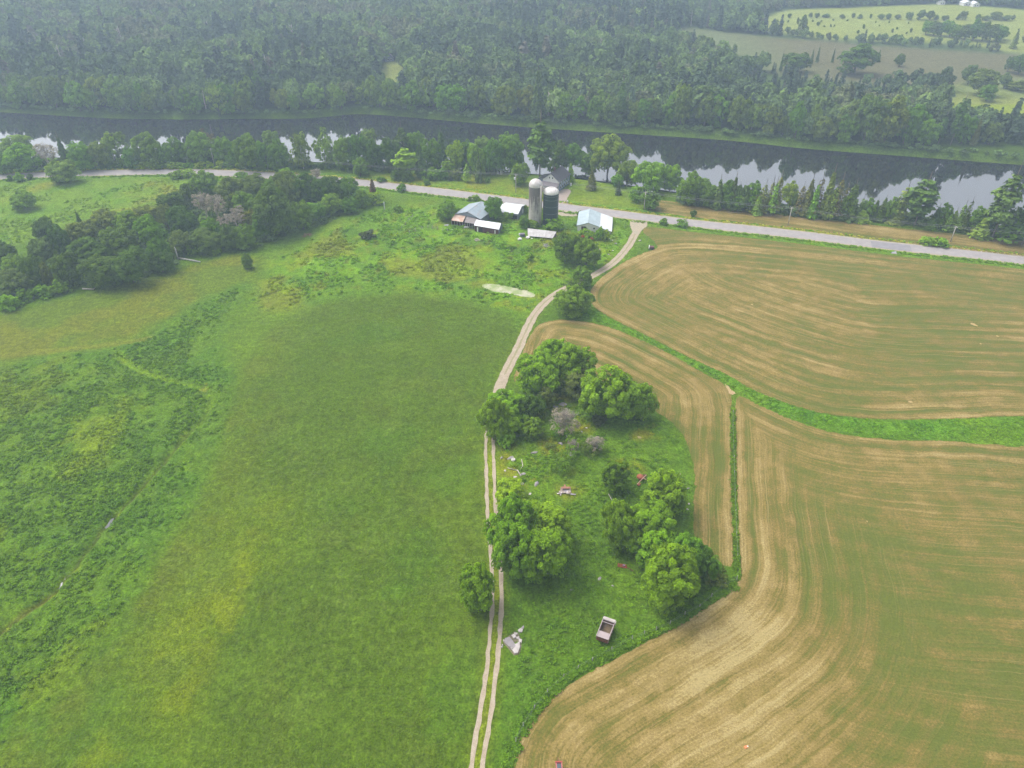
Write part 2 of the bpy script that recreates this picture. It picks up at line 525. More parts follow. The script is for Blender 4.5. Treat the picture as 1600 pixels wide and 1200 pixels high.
C = blend(C, mk_meadow * smooth(11, 2, yel) * smooth(0.50, 0.70, n8b + 0.25 * (n3 - 0.5)) * 0.3, (0.150, 0.165, 0.016))
for bx_, by_, br_ in [(428, 800, 4.5), (395, 845, 3.0), (372, 890, 5.0), (330, 942, 5.5), (350, 965, 3.0), (292, 1084, 4.5), (250, 1030, 3.0), (150, 1185, 4.0), (305, 1010, 3.0)]:
    q = at(bx_, by_)
    C = blend(C, smooth(br_, br_ * 0.15, np.hypot(X - q[0], (Y - q[1]) * 0.8) + 5.5 * (n3 - 0.5) + 6 * (n8b - 0.5)) * 0.42, (0.150, 0.165, 0.014))
C = blend(C, mk_meadow * smooth(0.60, 0.72, n8) * 0.45, (0.085, 0.120, 0.065))
mid_d = polydist(wpoly([(520, 520), (500, 700), (560, 900), (520, 1150)]), X, Y)[0]
C = blend(C, mk_meadow * smooth(30, 8, mid_d) * 0.35 * smooth(0.35, 0.6, n20), (0.050, 0.088, 0.024))
# left mown strip, upper left pasture
C = blend(C, mk_ml, (0.085, 0.116, 0.030))
C = blend(C, mk_ml * smooth(0.45, 0.65, n20b) * 0.7, (0.125, 0.120, 0.038))
C = blend(C, mk_ul, (0.105, 0.160, 0.045))
C = blend(C, mk_ul * smooth(0.50, 0.70, n20) * 0.8, (0.170, 0.150, 0.060))
C = blend(C, mk_ul * smooth(0.55, 0.70, n8) * 0.6, (0.075, 0.150, 0.045))
# wet ground with tall weeds
C = blend(C, mk_weeds, (0.070, 0.124, 0.028))
C = blend(C, mk_weeds * smooth(0.45, 0.62, n20) * 0.7, (0.060, 0.120, 0.038))
C = blend(C, mk_weeds * smooth(0.50, 0.68, n8b) * 0.75, (0.085, 0.140, 0.028))
C = blend(C, mk_weeds * smooth(0.62, 0.72, n20b) * 0.7, (0.105, 0.140, 0.022))
C = blend(C, mk_weeds * smooth(0.60, 0.68, n8) * 0.35, (0.075, 0.120, 0.065))
gold = np.hypot(X - at(160, 680)[0], (Y - at(160, 680)[1]) * 0.6)
C = blend(C, mk_weeds * smooth(11, 0, gold + 14 * (n8 - 0.5) + 10 * (n3 - 0.5)) * 0.6, (0.150, 0.180, 0.022))
C = blend(C, mk_weeds * smooth(1.6, 0.3, d_stream + 3.5 * (n8 - 0.5)) * 0.45, (0.100, 0.155, 0.022))
C = blend(C, mk_weeds * smooth(1.3, 0.4, d_stream + 1.6 * (n3 - 0.5)) * smooth(0.52, 0.62, fbm(X, Y, 6, 77, 2)) * 0.5, (0.20, 0.165, 0.075))
C = blend(C, mk_weeds * smooth(0.75, 0.15, d_stream) * smooth(at(330, 640)[1], at(280, 700)[1], Y) * 0.75, (0.045, 0.050, 0.030))
dry = polydist(wsm([(-80, 562), (0, 556), (90, 546), (170, 540), (235, 528)], 2, False), X, Y)[0]
C = blend(C, smooth(2.2, 0.4, dry + 2.6 * (n3 - 0.5)) * 0.6, (0.150, 0.140, 0.070))
lime = polydist(wsm([(180, 548), (215, 578), (250, 590), (305, 604)], 2, False), X, Y)[0]
C = blend(C, smooth(1.1, 0.2, lime + 1.2 * (n3 - 0.5)) * 0.7, (0.145, 0.220, 0.024))
# farm yard pasture
C = blend(C, mk_yard, (0.085, 0.155, 0.028))
C = blend(C, mk_yard * smooth(0.42, 0.60, n20b) * 0.95, (0.110, 0.195, 0.026))
C = blend(C, mk_yard * smooth(0.52, 0.66, n8) * 0.8, (0.062, 0.120, 0.040))
C = blend(C, mk_yard * smooth(0.56, 0.68, n20) * 0.7, (0.140, 0.140, 0.050))
C = blend(C, mk_yard * smooth(0.58, 0.68, n8b) * 0.7, (0.160, 0.200, 0.028))
C = blend(C, mk_yard * smooth(0.66, 0.74, n3) * 0.5, (0.120, 0.110, 0.060))
# knoll
C = blend(C, mk_isl, (0.070, 0.126, 0.030))
C = blend(C, mk_isl * smooth(0.48, 0.66, n8) * 0.8, (0.090, 0.150, 0.028))
C = blend(C, mk_isl * smooth(0.56, 0.68, n20b) * 0.5, (0.058, 0.112, 0.042))
rocky = np.zeros(len(X))
for rx, ry, rr in [(800, 725, 9), (875, 632, 8), (830, 745, 8), (885, 770, 7), (1000, 680, 4), (910, 668, 5), (972, 725, 4), (860, 700, 6)]:
    q = at(rx, ry, 1.0)
    rocky = np.maximum(rocky, smooth(rr, rr * 0.2, np.hypot(X - q[0], Y - q[1]) + 9 * (n3 - 0.5) + 5 * (n8 - 0.5)))
C = blend(C, mk_isl * rocky * smooth(0.35, 0.6, n8b) * 0.8, (0.165, 0.150, 0.040))
C = blend(C, mk_isl * rocky * smooth(0.50, 0.65, n3) * 0.7, (0.210, 0.165, 0.085))
# green strip between the hay fields, lawn
C = blend(C, mk_strip, (0.078, 0.155, 0.030))
C = blend(C, mk_strip * smooth(0.45, 0.62, n8) * 0.8, (0.060, 0.140, 0.036))
C = blend(C, mk_strip * smooth(0.50, 0.65, n20) * 0.6, (0.115, 0.185, 0.026))
C = blend(C, mk_lawn, (0.118, 0.160, 0.042))
C = blend(C, mk_lawn * smooth(0.42, 0.62, n20) * 0.8, (0.165, 0.165, 0.062))
C = blend(C, mk_lawn * smooth(0.55, 0.70, n8) * 0.5, (0.105, 0.180, 0.036))
# verges, track sides
C = blend(C, smooth(9.5, 6, d_road + 2 * (n8 - 0.5)) * 0.75, (0.105, 0.190, 0.034))
C = blend(C, smooth(4.6, 4.0, d_road + 1.0 * (n3 - 0.5)) * 0.9, (0.28, 0.25, 0.18))
C = blend(C, smooth(1.0, 0.4, d_track) * 0.85, (0.150, 0.170, 0.035))
C = blend(C, smooth(3.2, 1.2, d_track) * 0.35, (0.130, 0.150, 0.040))
# beyond the river
far = smooth(0, 6, rsd) * (Y > 330) * (Y > polydist(far_bank, X, Y)[3] - 2)
C = blend(C, far, (0.045, 0.075, 0.024))
shore = far * smooth(9 + 5 * (n20 - 0.5), 5, rsd) * smooth(-150, -60, X)
C = blend(C, shore, (0.058, 0.095, 0.038))
C = blend(C, smooth(2.4, 0.6, np.abs(rsd) + 1.5 * (n3 - 0.5)) * (0.5 + 0.5 * smooth(0.4, 0.6, n20)) * far, (0.30, 0.25, 0.18))
for k, v in W_FAR.items():
    m = softmask(v, X, Y, 9.0, 9.0, 30, 60)
    if k == 'marsh':
        C = blend(C, m, (0.094, 0.088, 0.048))
        C = blend(C, m * smooth(0.45, 0.65, n50) * 0.7, (0.098, 0.096, 0.055))
        C = blend(C, m * smooth(ground_at(1290, 80)[0], ground_at(1110, 80)[0], X - 0) * 0.8, (0.100, 0.130, 0.060))
    else:
        C = blend(C, m, (0.165, 0.190, 0.045) if k != 'side_field' else (0.120, 0.150, 0.050))
        C = blend(C, m * smooth(0.5, 0.7, n20) * 0.5, (0.175, 0.210, 0.070))
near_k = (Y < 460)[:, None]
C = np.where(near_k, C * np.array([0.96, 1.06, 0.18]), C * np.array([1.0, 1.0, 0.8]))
C = np.clip(C, 0.002, 0.9)

def grass_material(name, hue_var=True):
    n = NT(name)
    v = n.coord()
    base = n.attr('cover', 'Color')
    f1 = n.noise(v, 2.6, 4, 0.75)
    f2 = n.noise(v, 0.55, 3, 0.6)
    f3 = n.noise(v, 0.12, 3, 0.6)
    k = n.math('MULTIPLY', n.remap(f1, 0.36, 0.64, 0.62, 1.42), n.remap(f2, 0.36, 0.64, 0.82, 1.22))
    k = n.math('MULTIPLY', k, n.remap(n.noise(n.mapping(v, (1, 0.6, 1), rot=(0, 0, 0.5)), 1.5, 3, 0.7), 0.36, 0.64, 0.84, 1.20))
    k = n.math('MULTIPLY', k, n.remap(f3, 0.36, 0.64, 0.92, 1.08))
    c = n.scale_col(base, k)
    g = n.noise(v, 1.1, 3, 0.7)
    c = n.mix(n.remap(g, 0.52, 0.75, 0, 0.45), c, n.mix(0.5, c, (0.17, 0.16, 0.05)))
    n.color(c)
    n.bump(n.math('ADD', f1, n.math('MULTIPLY', f2, 1.5)), 0.35, 0.9)
    n.b.inputs['Roughness'].default_value = 0.95
    n.b.inputs['Specular IOR Level'].default_value = 0.08
    return n.mat
M_grass = grass_material("grass_cover")

nx, ny = len(gx), len(gy)
idx = np.arange(nx * ny).reshape(ny, nx)
quads = np.stack([idx[:-1, :-1], idx[:-1, 1:], idx[1:, 1:], idx[1:, :-1]], -1).reshape(-1, 4)
ground = link("ground", np_mesh("ground", np.stack([X, Y, Z], 1), quads, M_grass, {'cover': C}))
tag(ground, kind='structure')
from mathutils.bvhtree import BVHTree
_gi = {'x': gx, 'y': gy, 'z': Z.reshape(ny, nx)}
def gz(x, y):
    """height of the ground sheet, weeds included"""
    i = int(np.clip(np.searchsorted(gx, x) - 1, 0, nx - 2)); j = int(np.clip(np.searchsorted(gy, y) - 1, 0, ny - 2))
    fx = (x - gx[i]) / (gx[i + 1] - gx[i]); fy = (y - gy[j]) / (gy[j + 1] - gy[j])
    z = _gi['z']
    return float((z[j, i] * (1 - fx) + z[j, i + 1] * fx) * (1 - fy) + (z[j + 1, i] * (1 - fx) + z[j + 1, i + 1] * fx) * fy)

# ------------------------------------------------------------------ sheets lying on the ground
def sheet(name, poly, cell, zoff, mat, attr_fn=None, kind='structure', rag=0.0, zfn=None):
    poly = np.array(poly)
    lo, hi = poly.min(0) - cell, poly.max(0) + cell
    xs = np.arange(lo[0], hi[0] + cell, cell); ys = np.arange(lo[1], hi[1] + cell, cell)
    cx, cy = np.meshgrid(xs[:-1] + cell / 2, ys[:-1] + cell / 2)
    ins = inside(poly, cx.ravel(), cy.ravel()).reshape(cx.shape)
    jj, ii = np.nonzero(ins)
    w = len(xs)
    q = np.stack([jj * w + ii, jj * w + ii + 1, (jj + 1) * w + ii + 1, (jj + 1) * w + ii], 1)
    used, inv = np.unique(q.ravel(), return_inverse=True)
    q = inv.reshape(-1, 4)
    vx = xs[used % w].copy(); vy = ys[used // w].copy()
    cnt = np.bincount(q.ravel(), minlength=len(used))
    bnd = cnt < 4
    d, _, qx, qy = polydist(poly, vx[bnd], vy[bnd], True)
    ok = d < cell * 1.1
    bx, by = vx[bnd], vy[bnd]
    bx[ok] = qx[ok]; by[ok] = qy[ok]
    if rag:
        bx += (vnoise(bx, by, rag * 1.5, 91) - 0.5) * 2 * rag; by += (vnoise(bx, by, rag * 1.5, 92) - 0.5) * 2 * rag
    vx[bnd] = bx; vy[bnd] = by
    vz = (H(vx, vy) if zfn is None else zfn(vx, vy)) + zoff
    at_ = attr_fn(vx, vy) if attr_fn else None
    o = link(name, np_mesh(name, np.stack([vx, vy, vz], 1), q, mat, at_))
    return tag(o, kind=kind)
def ribbon(name, line, offs, widths, zoff, mat, step=0.8, kind='structure', ragged=0.0, s0=0.0, s1=1e9, nw=2):
    """strips laid along a line; offs and widths may be functions of arc length"""
    L = np.array(line)
    seg = np.hypot(*np.diff(L, axis=0).T); S = np.concatenate([[0], np.cumsum(seg)])
    s = np.arange(max(0, s0), min(S[-1], s1), step)
    px, py = np.interp(s, S, L[:, 0]), np.interp(s, S, L[:, 1])
    tx, ty = np.gradient(px), np.gradient(py)
    tl = np.hypot(tx, ty); nxx, nyy = -ty / tl, tx / tl
    V, Q, A = [], [], []
    base = 0
    for k, (of, wd) in enumerate(zip(offs, widths)):
        o_ = of(s) if callable(of) else np.full(len(s), of)
        w_ = wd(s) if callable(wd) else np.full(len(s), wd)
        cols = []
        for j in range(nw + 1):
            t = j / nw - 0.5
            wob = ragged * (vnoise(s, s * 0 + k * 31 + j * 7, 1.7, 5) - 0.5) * (2 if j in (0, nw) else 0)
            e = o_ + t * w_ + wob
            x = px + nxx * e; y = py + nyy * e
            V.append(np.stack([x, y, H(x, y) + zoff], 1)); A.append(np.full(len(s), abs(t) * 2))
            cols.append(base); base += len(s)
        i = np.arange(len(s) - 1)
        for a, b in zip(cols[:-1], cols[1:]):
            Q.append(np.stack([a + i, a + i + 1, b + i + 1, b + i], 1))
    o = link(name, np_mesh(name, np.vstack(V), np.vstack(Q), mat, {'edge': np.concatenate(A)}))
    return tag(o, kind=kind)

# hay stubble: attributes give the distance across and along the swaths
def hay_material(name, green=0.5, lines2=True):
    n = NT(name)
    v = n.coord()
    u1, v1, u2, v2 = n.attr('across'), n.attr('along'), n.attr('across_b'), n.attr('along_b')
    wb = n.attr('weight_b')
    gm = n.attr('regrowth')
    wob = n.math('MULTIPLY', n.math('SUBTRACT', n.noise(v, 0.04, 3), 0.5), 3.2)
    def lines(u, a, seed):
        uu = n.math('ADD', u, wob)
        swath = n.noise(n.comb(n.math('MULTIPLY', uu, 0.42), n.math('MULTIPLY', a, 0.006), seed), 1.0, 2, 0.5)
        fine = n.noise(n.comb(n.math('MULTIPLY', uu, 1.7), n.math('MULTIPLY', a, 0.035), seed + 5), 1.0, 3, 0.65)
        per = n.math('SINE', n.math('MULTIPLY', n.math('ADD', uu, n.math('MULTIPLY', n.math('SUBTRACT', n.noise(v, 0.16, 2), 0.5), 2.0)), 1.30))
        amp = n.remap(n.noise(v, 0.03, 2), 0.35, 0.65, 0.03, 0.36)
        swath = n.math('ADD', swath, n.math('MULTIPLY', per, n.math('MULTIPLY', amp, 0.62)))
        return n.math('ADD', n.math('MULTIPLY', n.math('SUBTRACT', swath, 0.5), 0.92), n.math('MULTIPLY', n.math('SUBTRACT', fine, 0.5), 1.30))
    s1 = lines(u1, v1, 1.0)
    s2 = lines(u2, v2, 9.0)
    s = n.math('ADD', n.math('MULTIPLY', s1, n.math('SUBTRACT', 1.0, wb)), n.math('MULTIPLY', s2, wb))
    big = n.noise(v, 0.035, 4, 0.6)
    med = n.noise(v, 0.22, 4, 0.65)
    fin = n.noise(v, 2.8, 4, 0.8)
    t = n.math('ADD', n.math('MULTIPLY', s, 1.0), n.math('MULTIPLY', n.math('SUBTRACT', big, 0.5), 1.3))
    t = n.math('ADD', t, n.math('MULTIPLY', n.math('SUBTRACT', med, 0.5), 0.9))
    t = n.math('ADD', t, n.math('MULTIPLY', n.math('SUBTRACT', fin, 0.5), 0.8))
    t = n.math('ADD', t, n.math('SUBTRACT', 0.875, gm))
    c = n.ramp(t, [(0.05, (0.090, 0.106, 0.017)), (0.28, (0.118, 0.112, 0.022)), (0.45, (0.148, 0.117, 0.028)), (0.60, (0.200, 0.148, 0.044)), (0.78, (0.240, 0.178, 0.062)), (1.0, (0.305, 0.240, 0.100))])
    red = n.noise(v, 0.11, 3, 0.6)
    c = n.mix(n.remap(red, 0.48, 0.70, 0, 0.28), c, n.mix(0.5, c, (0.20, 0.115, 0.042)))
    # thin rows of straw left by the rake
    def rake(u, a, seed):
        r_ = n.noise(n.comb(n.math('MULTIPLY', n.math('ADD', u, wob), 2.1), n.math('MULTIPLY', a, 0.022), seed), 1.0, 2, 0.5)
        return n.remap(r_, 0.60, 0.70, 0, 0.75)
    rk = n.math('ADD', n.math('MULTIPLY', rake(u1, v1, 21.0), n.math('SUBTRACT', 1.0, wb)), n.math('MULTIPLY', rake(u2, v2, 33.0), wb))
    c = n.mix(rk, c, (0.235, 0.178, 0.066))
    c = n.scale_col(c, n.remap(fin, 0.25, 0.75, 0.66, 1.34))
    n.color(c)
    n.bump(n.math('ADD', n.math('MULTIPLY', s, 1.2), fin), 0.16, 0.9)
    n.b.inputs['Roughness'].default_value = 0.95
    n.b.inputs['Specular IOR Level'].default_value = 0.08
    return n.mat
M_hay = hay_material("hay_stubble")
UP_EDGE = wsm([(1850, 668), (1700, 656), (1600, 649), (1480, 656), (1380, 658), (1280, 648), (1205, 622), (1143, 588), (1100, 570), (1030, 535), (960, 500), (926, 480), (920, 461), (930, 441), (960, 418), (1000, 396), (1060, 380), (1200, 392), (1400, 415), (1850, 460)], 4, False)
MID_EDGE = wsm([(800, 600), (828, 522), (845, 503), (880, 498), (940, 506), (1000, 530), (1060, 560), (1110, 588), (1138, 615), (1143, 660), (1143, 760), (1147, 900)], 3, False)
LOW_A = wsm([(1149, 560), (1149, 640), (1151, 760), (1157, 880), (1140, 925), (1050, 985), (950, 1036), (880, 1076), (830, 1118), (806, 1158), (798, 1195), (780, 1380)], 4, False)
LOW_B = wsm([(1100, 600), (1151, 613), (1200, 641), (1290, 676), (1380, 688), (1480, 690), (1600, 698), (1760, 712), (1900, 730)], 3, False)
RIV_EDGE = wsm([(1000, 330), (1100, 341), (1200, 352), (1300, 366), (1400, 379), (1500, 391), (1600, 402), (1800, 424)], 2, False)
UP_LOW = wsm([(1850, 640), (1600, 632), (1400, 625), (1280, 600), (1160, 560), (1060, 520), (980, 480), (930, 440), (900, 400)], 3, False)
def hay_attr(ea, eb, regrow, mode='low'):
    def f(x, y):
        d1, s1 = polydist(ea, x, y)[:2]
        if eb is not None:
            d2, s2 = polydist(eb, x, y)[:2]
            wb = np.clip(smooth(0.30, 0.70, d1 / (d1 + 0.60 * d2 + 1e-3) + 0.25 * (fbm(x, y, 26, 12, 2) - 0.5)), 0.0, 1.0)
            if mode == 'up':
                wb = smooth(12, 30, d1 + 30 * (fbm(x, y, 38, 15, 2) - 0.5))
            wb = np.where((d1 > 14) & (mode == 'low'), np.clip(wb, 0.10, 0.86), wb)
        else:
            d2, s2, wb = d1, s1, np.zeros(len(x))
        return {'across': d1, 'along': s1, 'across_b': d2, 'along_b': s2, 'weight_b': wb, 'regrowth': regrow(x, y, d1)}
    return f
def rg_up(x, y, d):
    tanc = at(1090, 440)
    t = smooth(70, 15, np.hypot(x - tanc[0], (y - tanc[1]) * 1.1))
    tan2 = at(1250, 530); t = np.maximum(t, 0.8 * smooth(40, 10, np.hypot((x - tan2[0]) * 0.7, (y - tan2[1]) * 1.5)))
    return 0.55 - 0.17 * t - 0.10 * smooth(6, 1, d) + 0.16 * (fbm(x, y, 45, 71) - 0.5) + 0.05 * smooth(30, 90, x)
def rg_mid(x, y, d):
    p = at(1000, 560)
    g = smooth(22, 6, np.hypot((x - p[0]) * 0.7, (y - p[1])))
    south = smooth(at(1100, 620)[1], at(1100, 660)[1], y)
    return 0.44 + 0.30 * g * south + 0.12 * south - 0.16 * smooth(5, 1, d) * south + 0.14 * (fbm(x, y, 30, 72) - 0.5) - 0.06 * (1 - south)
def rg_low(x, y, d):
    far_r = smooth(at(1080, 900)[0], at(1330, 900)[0] + 6, x)
    p = at(1480, 1060)
    g = smooth(36, 8, np.hypot(x - p[0], (y - p[1])))
    p3 = at(1560, 900); g = np.maximum(g, 0.6 * smooth(34, 8, np.hypot(x - p3[0], y - p3[1])))
    p2 = at(1080, 1060)
    p4 = at(1000, 1090); return 0.35 - 0.10 * smooth(45, 12, np.hypot((x - p4[0]) * 0.8, y - p4[1])) - 0.12 * smooth(30, 6, np.hypot(x - at(1290, 1040)[0], y - at(1290, 1040)[1])) + 0.16 * far_r + 0.20 * g - 0.10 * smooth(30, 8, np.hypot(x - p2[0], y - p2[1])) + 0.20 * (fbm(x, y, 32, 73) - 0.5)
def rg_riv(x, y, d):
    return 0.40 + 0.25 * (fbm(x, y, 30, 74) - 0.5) + 0.12 * smooth(3, 0.5, d)
hay_up = sheet("hay_field", W_UP, 1.3, 0.03, M_hay, hay_attr(UP_EDGE, UP_LOW, rg_up, 'up'), rag=0.3)
hay_mid = sheet("hay_field", W_MID, 0.9, 0.03, M_hay, hay_attr(MID_EDGE, None, rg_mid), rag=0.3)
hay_low = sheet("hay_field", W_LOW, 0.9, 0.03, M_hay, hay_attr(LOW_A, LOW_B, rg_low), rag=0.3)
hay_riv = sheet("hay_field", W_RIV, 1.6, 0.03, M_hay, hay_attr(RIV_EDGE, None, rg_riv), rag=0.4)

# road with gravel shoulders and patched asphalt
def asphalt():
    n = NT("asphalt_worn")
    v = n.coord()
    a = n.noise(v, 0.4, 4, 0.6); b = n.noise(n.mapping(v, (1, 1, 1)), 6.0, 3, 0.7)
    c = n.mix(n.remap(a, 0.35, 0.65, 0, 1), (0.235, 0.215, 0.212), (0.285, 0.262, 0.255))
    c = n.scale_col(c, n.remap(b, 0.3, 0.7, 0.86, 1.14))
    e = n.attr('edge')
    c = n.mix(n.remap(n.math('ADD', e, n.math('MULTIPLY', n.math('SUBTRACT', a, 0.5), 0.5)), 0.86, 1.0, 0, 0.7), c, (0.31, 0.27, 0.20))
    n.color(c)
    n.b.inputs['Roughness'].default_value = 0.9
    return n.mat
M_asphalt = asphalt()
def dirt_mat(name, c1, c2, c3, sc=0.7):
    n = NT(name)
    v = n.coord()
    a = n.noise(v, sc, 5, 0.65); b = n.noise(v, 5.0, 3, 0.75)
    c = n.mix(n.remap(a, 0.35, 0.65, 0, 1), c1, c2)
    c = n.mix(n.remap(n.noise(v, sc * 2.7, 3), 0.55, 0.75, 0, 0.6), c, c3)
    c = n.scale_col(c, n.remap(b, 0.3, 0.7, 0.8, 1.2))
    n.color(c)
    n.bump(n.math('ADD', a, b), 0.06, 0.8)
    n.b.inputs['Roughness'].default_value = 0.95
    return n.mat
M_gravel = dirt_mat("gravel_shoulder", (0.33, 0.27, 0.19), (0.27, 0.24, 0.18), (0.20, 0.20, 0.12))
M_dirt = dirt_mat("track_dirt", (0.285, 0.230, 0.165), (0.34, 0.285, 0.215), (0.21, 0.17, 0.10))
ribbon("gravel_shoulder", W_ROAD, [0.0], [lambda s: 8.2 + 1.2 * (vnoise(s, s * 0, 9, 3) - 0.5)], 0.03, M_gravel, step=2.0, nw=4)
ribbon("road", W_ROAD, [0.0], [6.6], 0.06, M_asphalt, step=2.0, nw=6)
# newer asphalt patch by the culvert, asphalt apron at the farm
def arc_at(line, px, py):
    q = at(px, py)
    return float(polydist(line, np.array([q[0]]), np.array([q[1]]))[1][0])
M_patch = simple("asphalt_patch", (0.205, 0.195, 0.205), 0.9, 0.2, 0.12, 0.5)
ribbon("asphalt_patch", W_ROAD, [-0.4], [5.6], 0.075, M_patch, step=2.0, s0=arc_at(W_ROAD, 1361, 381), s1=arc_at(W_ROAD, 1424, 389))
# farm track: two ruts, one bare stretch
tr_b0, tr_b1 = arc_at(W_TRACK, 778, 618), arc_at(W_TRACK, 990, 372)
def tr_w(s):
    bare = smooth(tr_b0 - 6, tr_b0 + 4, s)
    return 0.80 + 0.40 * bare + 0.16 * (vnoise(s, s * 0 + 2, 5, 8) - 0.5)
ribbon("farm_track", W_TRACK, [lambda s: 0.93 - 0.10 * smooth(tr_b0, tr_b0 + 6, s) + 0.06 * (vnoise(s, s * 0, 14, 1) - 0.5), lambda s: -0.93 + 0.10 * smooth(tr_b0, tr_b0 + 6, s) + 0.06 * (vnoise(s, s * 0, 14, 2) - 0.5)], [tr_w, tr_w], 0.045, M_dirt, step=0.4, ragged=0.16)
M_dirt_mid = dirt_mat("track_crown", (0.26, 0.215, 0.125), (0.20, 0.195, 0.085), (0.14, 0.16, 0.05))
ribbon("track_crown", W_TRACK, [0.0], [lambda s: 0.85 + 0.3 * (vnoise(s, s * 0, 4, 4) - 0.5)], 0.035, M_dirt_mid, step=0.5, ragged=0.3, s0=tr_b0 + 1)
bare = wsm([(769, 628), (776, 606), (783, 590), (800, 572), (810, 553), (803, 545), (790, 570), (778, 600)], 2)
sheet("bare_earth", wsm([(770, 622), (775, 604), (784, 586), (795, 583), (792, 602), (784, 621)], 2), 0.6, 0.055, M_dirt, rag=0.4)
sheet("junction_gravel", wsm([(985, 356), (984, 342), (1012, 345), (1012, 352), (1003, 358), (999, 366), (992, 366)], 2), 0.9, 0.05, M_gravel, rag=0.3)
sheet("driveway", wsm([(866, 324), (866, 306), (870, 297), (884, 294), (893, 296), (890, 303), (885, 311), (888, 318), (893, 324)], 2), 0.9, 0.05, dirt_mat("driveway_gravel", (0.27, 0.22, 0.19), (0.31, 0.25, 0.21), (0.22, 0.2, 0.14)), rag=0.3)
sheet("yard_gravel", wsm([(866, 322), (930, 329), (925, 334), (895, 338), (868, 336)], 2), 0.9, 0.04, M_gravel, rag=0.5)
# swath lines left of the junction, bare patch at the strip crossing
sheet("bare_earth", wsm([(1132, 596), (1146, 589), (1156, 604), (1150, 616), (1140, 618)], 2), 0.8, 0.055, dirt_mat("gateway_dirt", (0.34, 0.24, 0.13), (0.29, 0.22, 0.10), (0.2, 0.17, 0.07)), rag=0.6)

# water
def water(name, deep, tint_sky=1.0, rough=0.045, ior=1.45):
    n = NT(name)
    v = n.coord()
    n.color(deep)
    n.b.inputs['Roughness'].default_value = rough
    n.b.inputs['IOR'].default_value = ior
    n.b.inputs['Specular IOR Level'].default_value = 0.5
    h = n.noise(n.mapping(v, (1.0, 1.0, 1.0)), 0.22, 3, 0.5)
    n.bump(h, 0.05, 0.25)
    return n.mat
M_water = water("river_water", (0.010, 0.010, 0.012), ior=3.6)
rv = MB()
wx = np.array(river_poly)
river = sheet("river", river_poly, 8.0, 0.0, M_water, zfn=lambda x, y: np.full(len(x), WATER_Z))
def pond_mat():
    n = NT("pond_scum")
    v = n.coord()
    a = n.noise(v, 0.35, 4, 0.6)
    c = n.mix(n.remap(a, 0.40, 0.56, 0, 1), (0.36, 0.34, 0.24), (0.20, 0.25, 0.085))
    n.color(n.scale_col(c, n.remap(n.noise(v, 3, 3), 0.3, 0.7, 0.85, 1.15)))
    n.b.inputs['Roughness'].default_value = 0.35
    return n.mat
sheet("pond", W_POND, 0.7, 0.10, pond_mat(), zfn=lambda x, y: np.zeros(len(x)) + H(x, y) - 0.05, rag=0.3)
M_stream = water("stream_water", (0.05, 0.05, 0.05), ior=1.6)
for k, (a, b) in enumerate([((162, 824), (178, 808)), ((88, 918), (98, 907)), ((102, 904), (108, 896))]):
    s0, s1 = sorted((arc_at(W_STREAM, *a), arc_at(W_STREAM, *b)))
    ribbon("stream", W_STREAM, [lambda s: 0.3 * (vnoise(s, s * 0, 2, 6) - 0.5)], [lambda s, s0=s0, s1=s1: 0.10 + 0.85 * np.sin(np.clip((s - s0) / (s1 - s0), 0, 1) * pi) ** 0.6], -0.22, M_stream, step=0.4, s0=s0, s1=s1, ragged=0.6)
# ------------------------------------------------------------------ plants: materials
def leaf_material(name, per_object=True, stops=None, trans=0.34, rnd=(1.25, 1.8)):
    """leaf colour: a tint per tree, varied from leaf clump to leaf clump"""
    n = NT(name)
    oi = n.node('ShaderNodeObjectInfo')
    lv = n.attr('leaf')
    if per_object == 'tint':
        ta = n.node('ShaderNodeAttribute', attribute_name='tint', attribute_type='INSTANCER')
        base = n.scale_col(ta.outputs['Color'], n.remap(oi.outputs['Random'], 0, 1, *rnd))
    elif per_object:
        base = oi.outputs['Color']
    else:
        base = n.ramp(oi.outputs['Random'], stops)
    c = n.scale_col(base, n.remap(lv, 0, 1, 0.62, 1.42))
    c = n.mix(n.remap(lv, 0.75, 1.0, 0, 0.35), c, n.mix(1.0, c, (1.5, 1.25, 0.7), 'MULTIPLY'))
    n.color(c)
    n.b.inputs['Roughness'].default_value = 0.75
    n.b.inputs['Specular IOR Level'].default_value = 0.12
    if trans:
        tr = n.node('ShaderNodeBsdfTranslucent')
        n.link(c, tr.inputs['Color'])
        ms = n.node('ShaderNodeMixShader')
        ms.inputs[0].default_value = trans
        n.link(n.b.outputs[0], ms.inputs[1]); n.link(tr.outputs[0], ms.inputs[2])
        n.link(ms.outputs[0], n.out.inputs['Surface'])
    return n.mat
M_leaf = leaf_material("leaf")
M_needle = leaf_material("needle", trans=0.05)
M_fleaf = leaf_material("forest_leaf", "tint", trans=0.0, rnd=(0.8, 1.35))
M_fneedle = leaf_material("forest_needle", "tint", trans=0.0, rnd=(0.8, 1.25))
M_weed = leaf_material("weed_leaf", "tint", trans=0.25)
M_bark = simple("bark_grey", (0.130, 0.112, 0.092), 0.9, 0.1, 0.35, 3.0)
M_birch = simple("birch_bark", (0.46, 0.44, 0.41), 0.8, 0.1, 0.25, 2.0, dirt=(0.10, 0.09, 0.08), dirt_amt=0.4, dirt_scale=1.2)
M_dead = simple("dead_wood", (0.42, 0.37, 0.33), 0.9, 0.1, 0.3, 2.0)

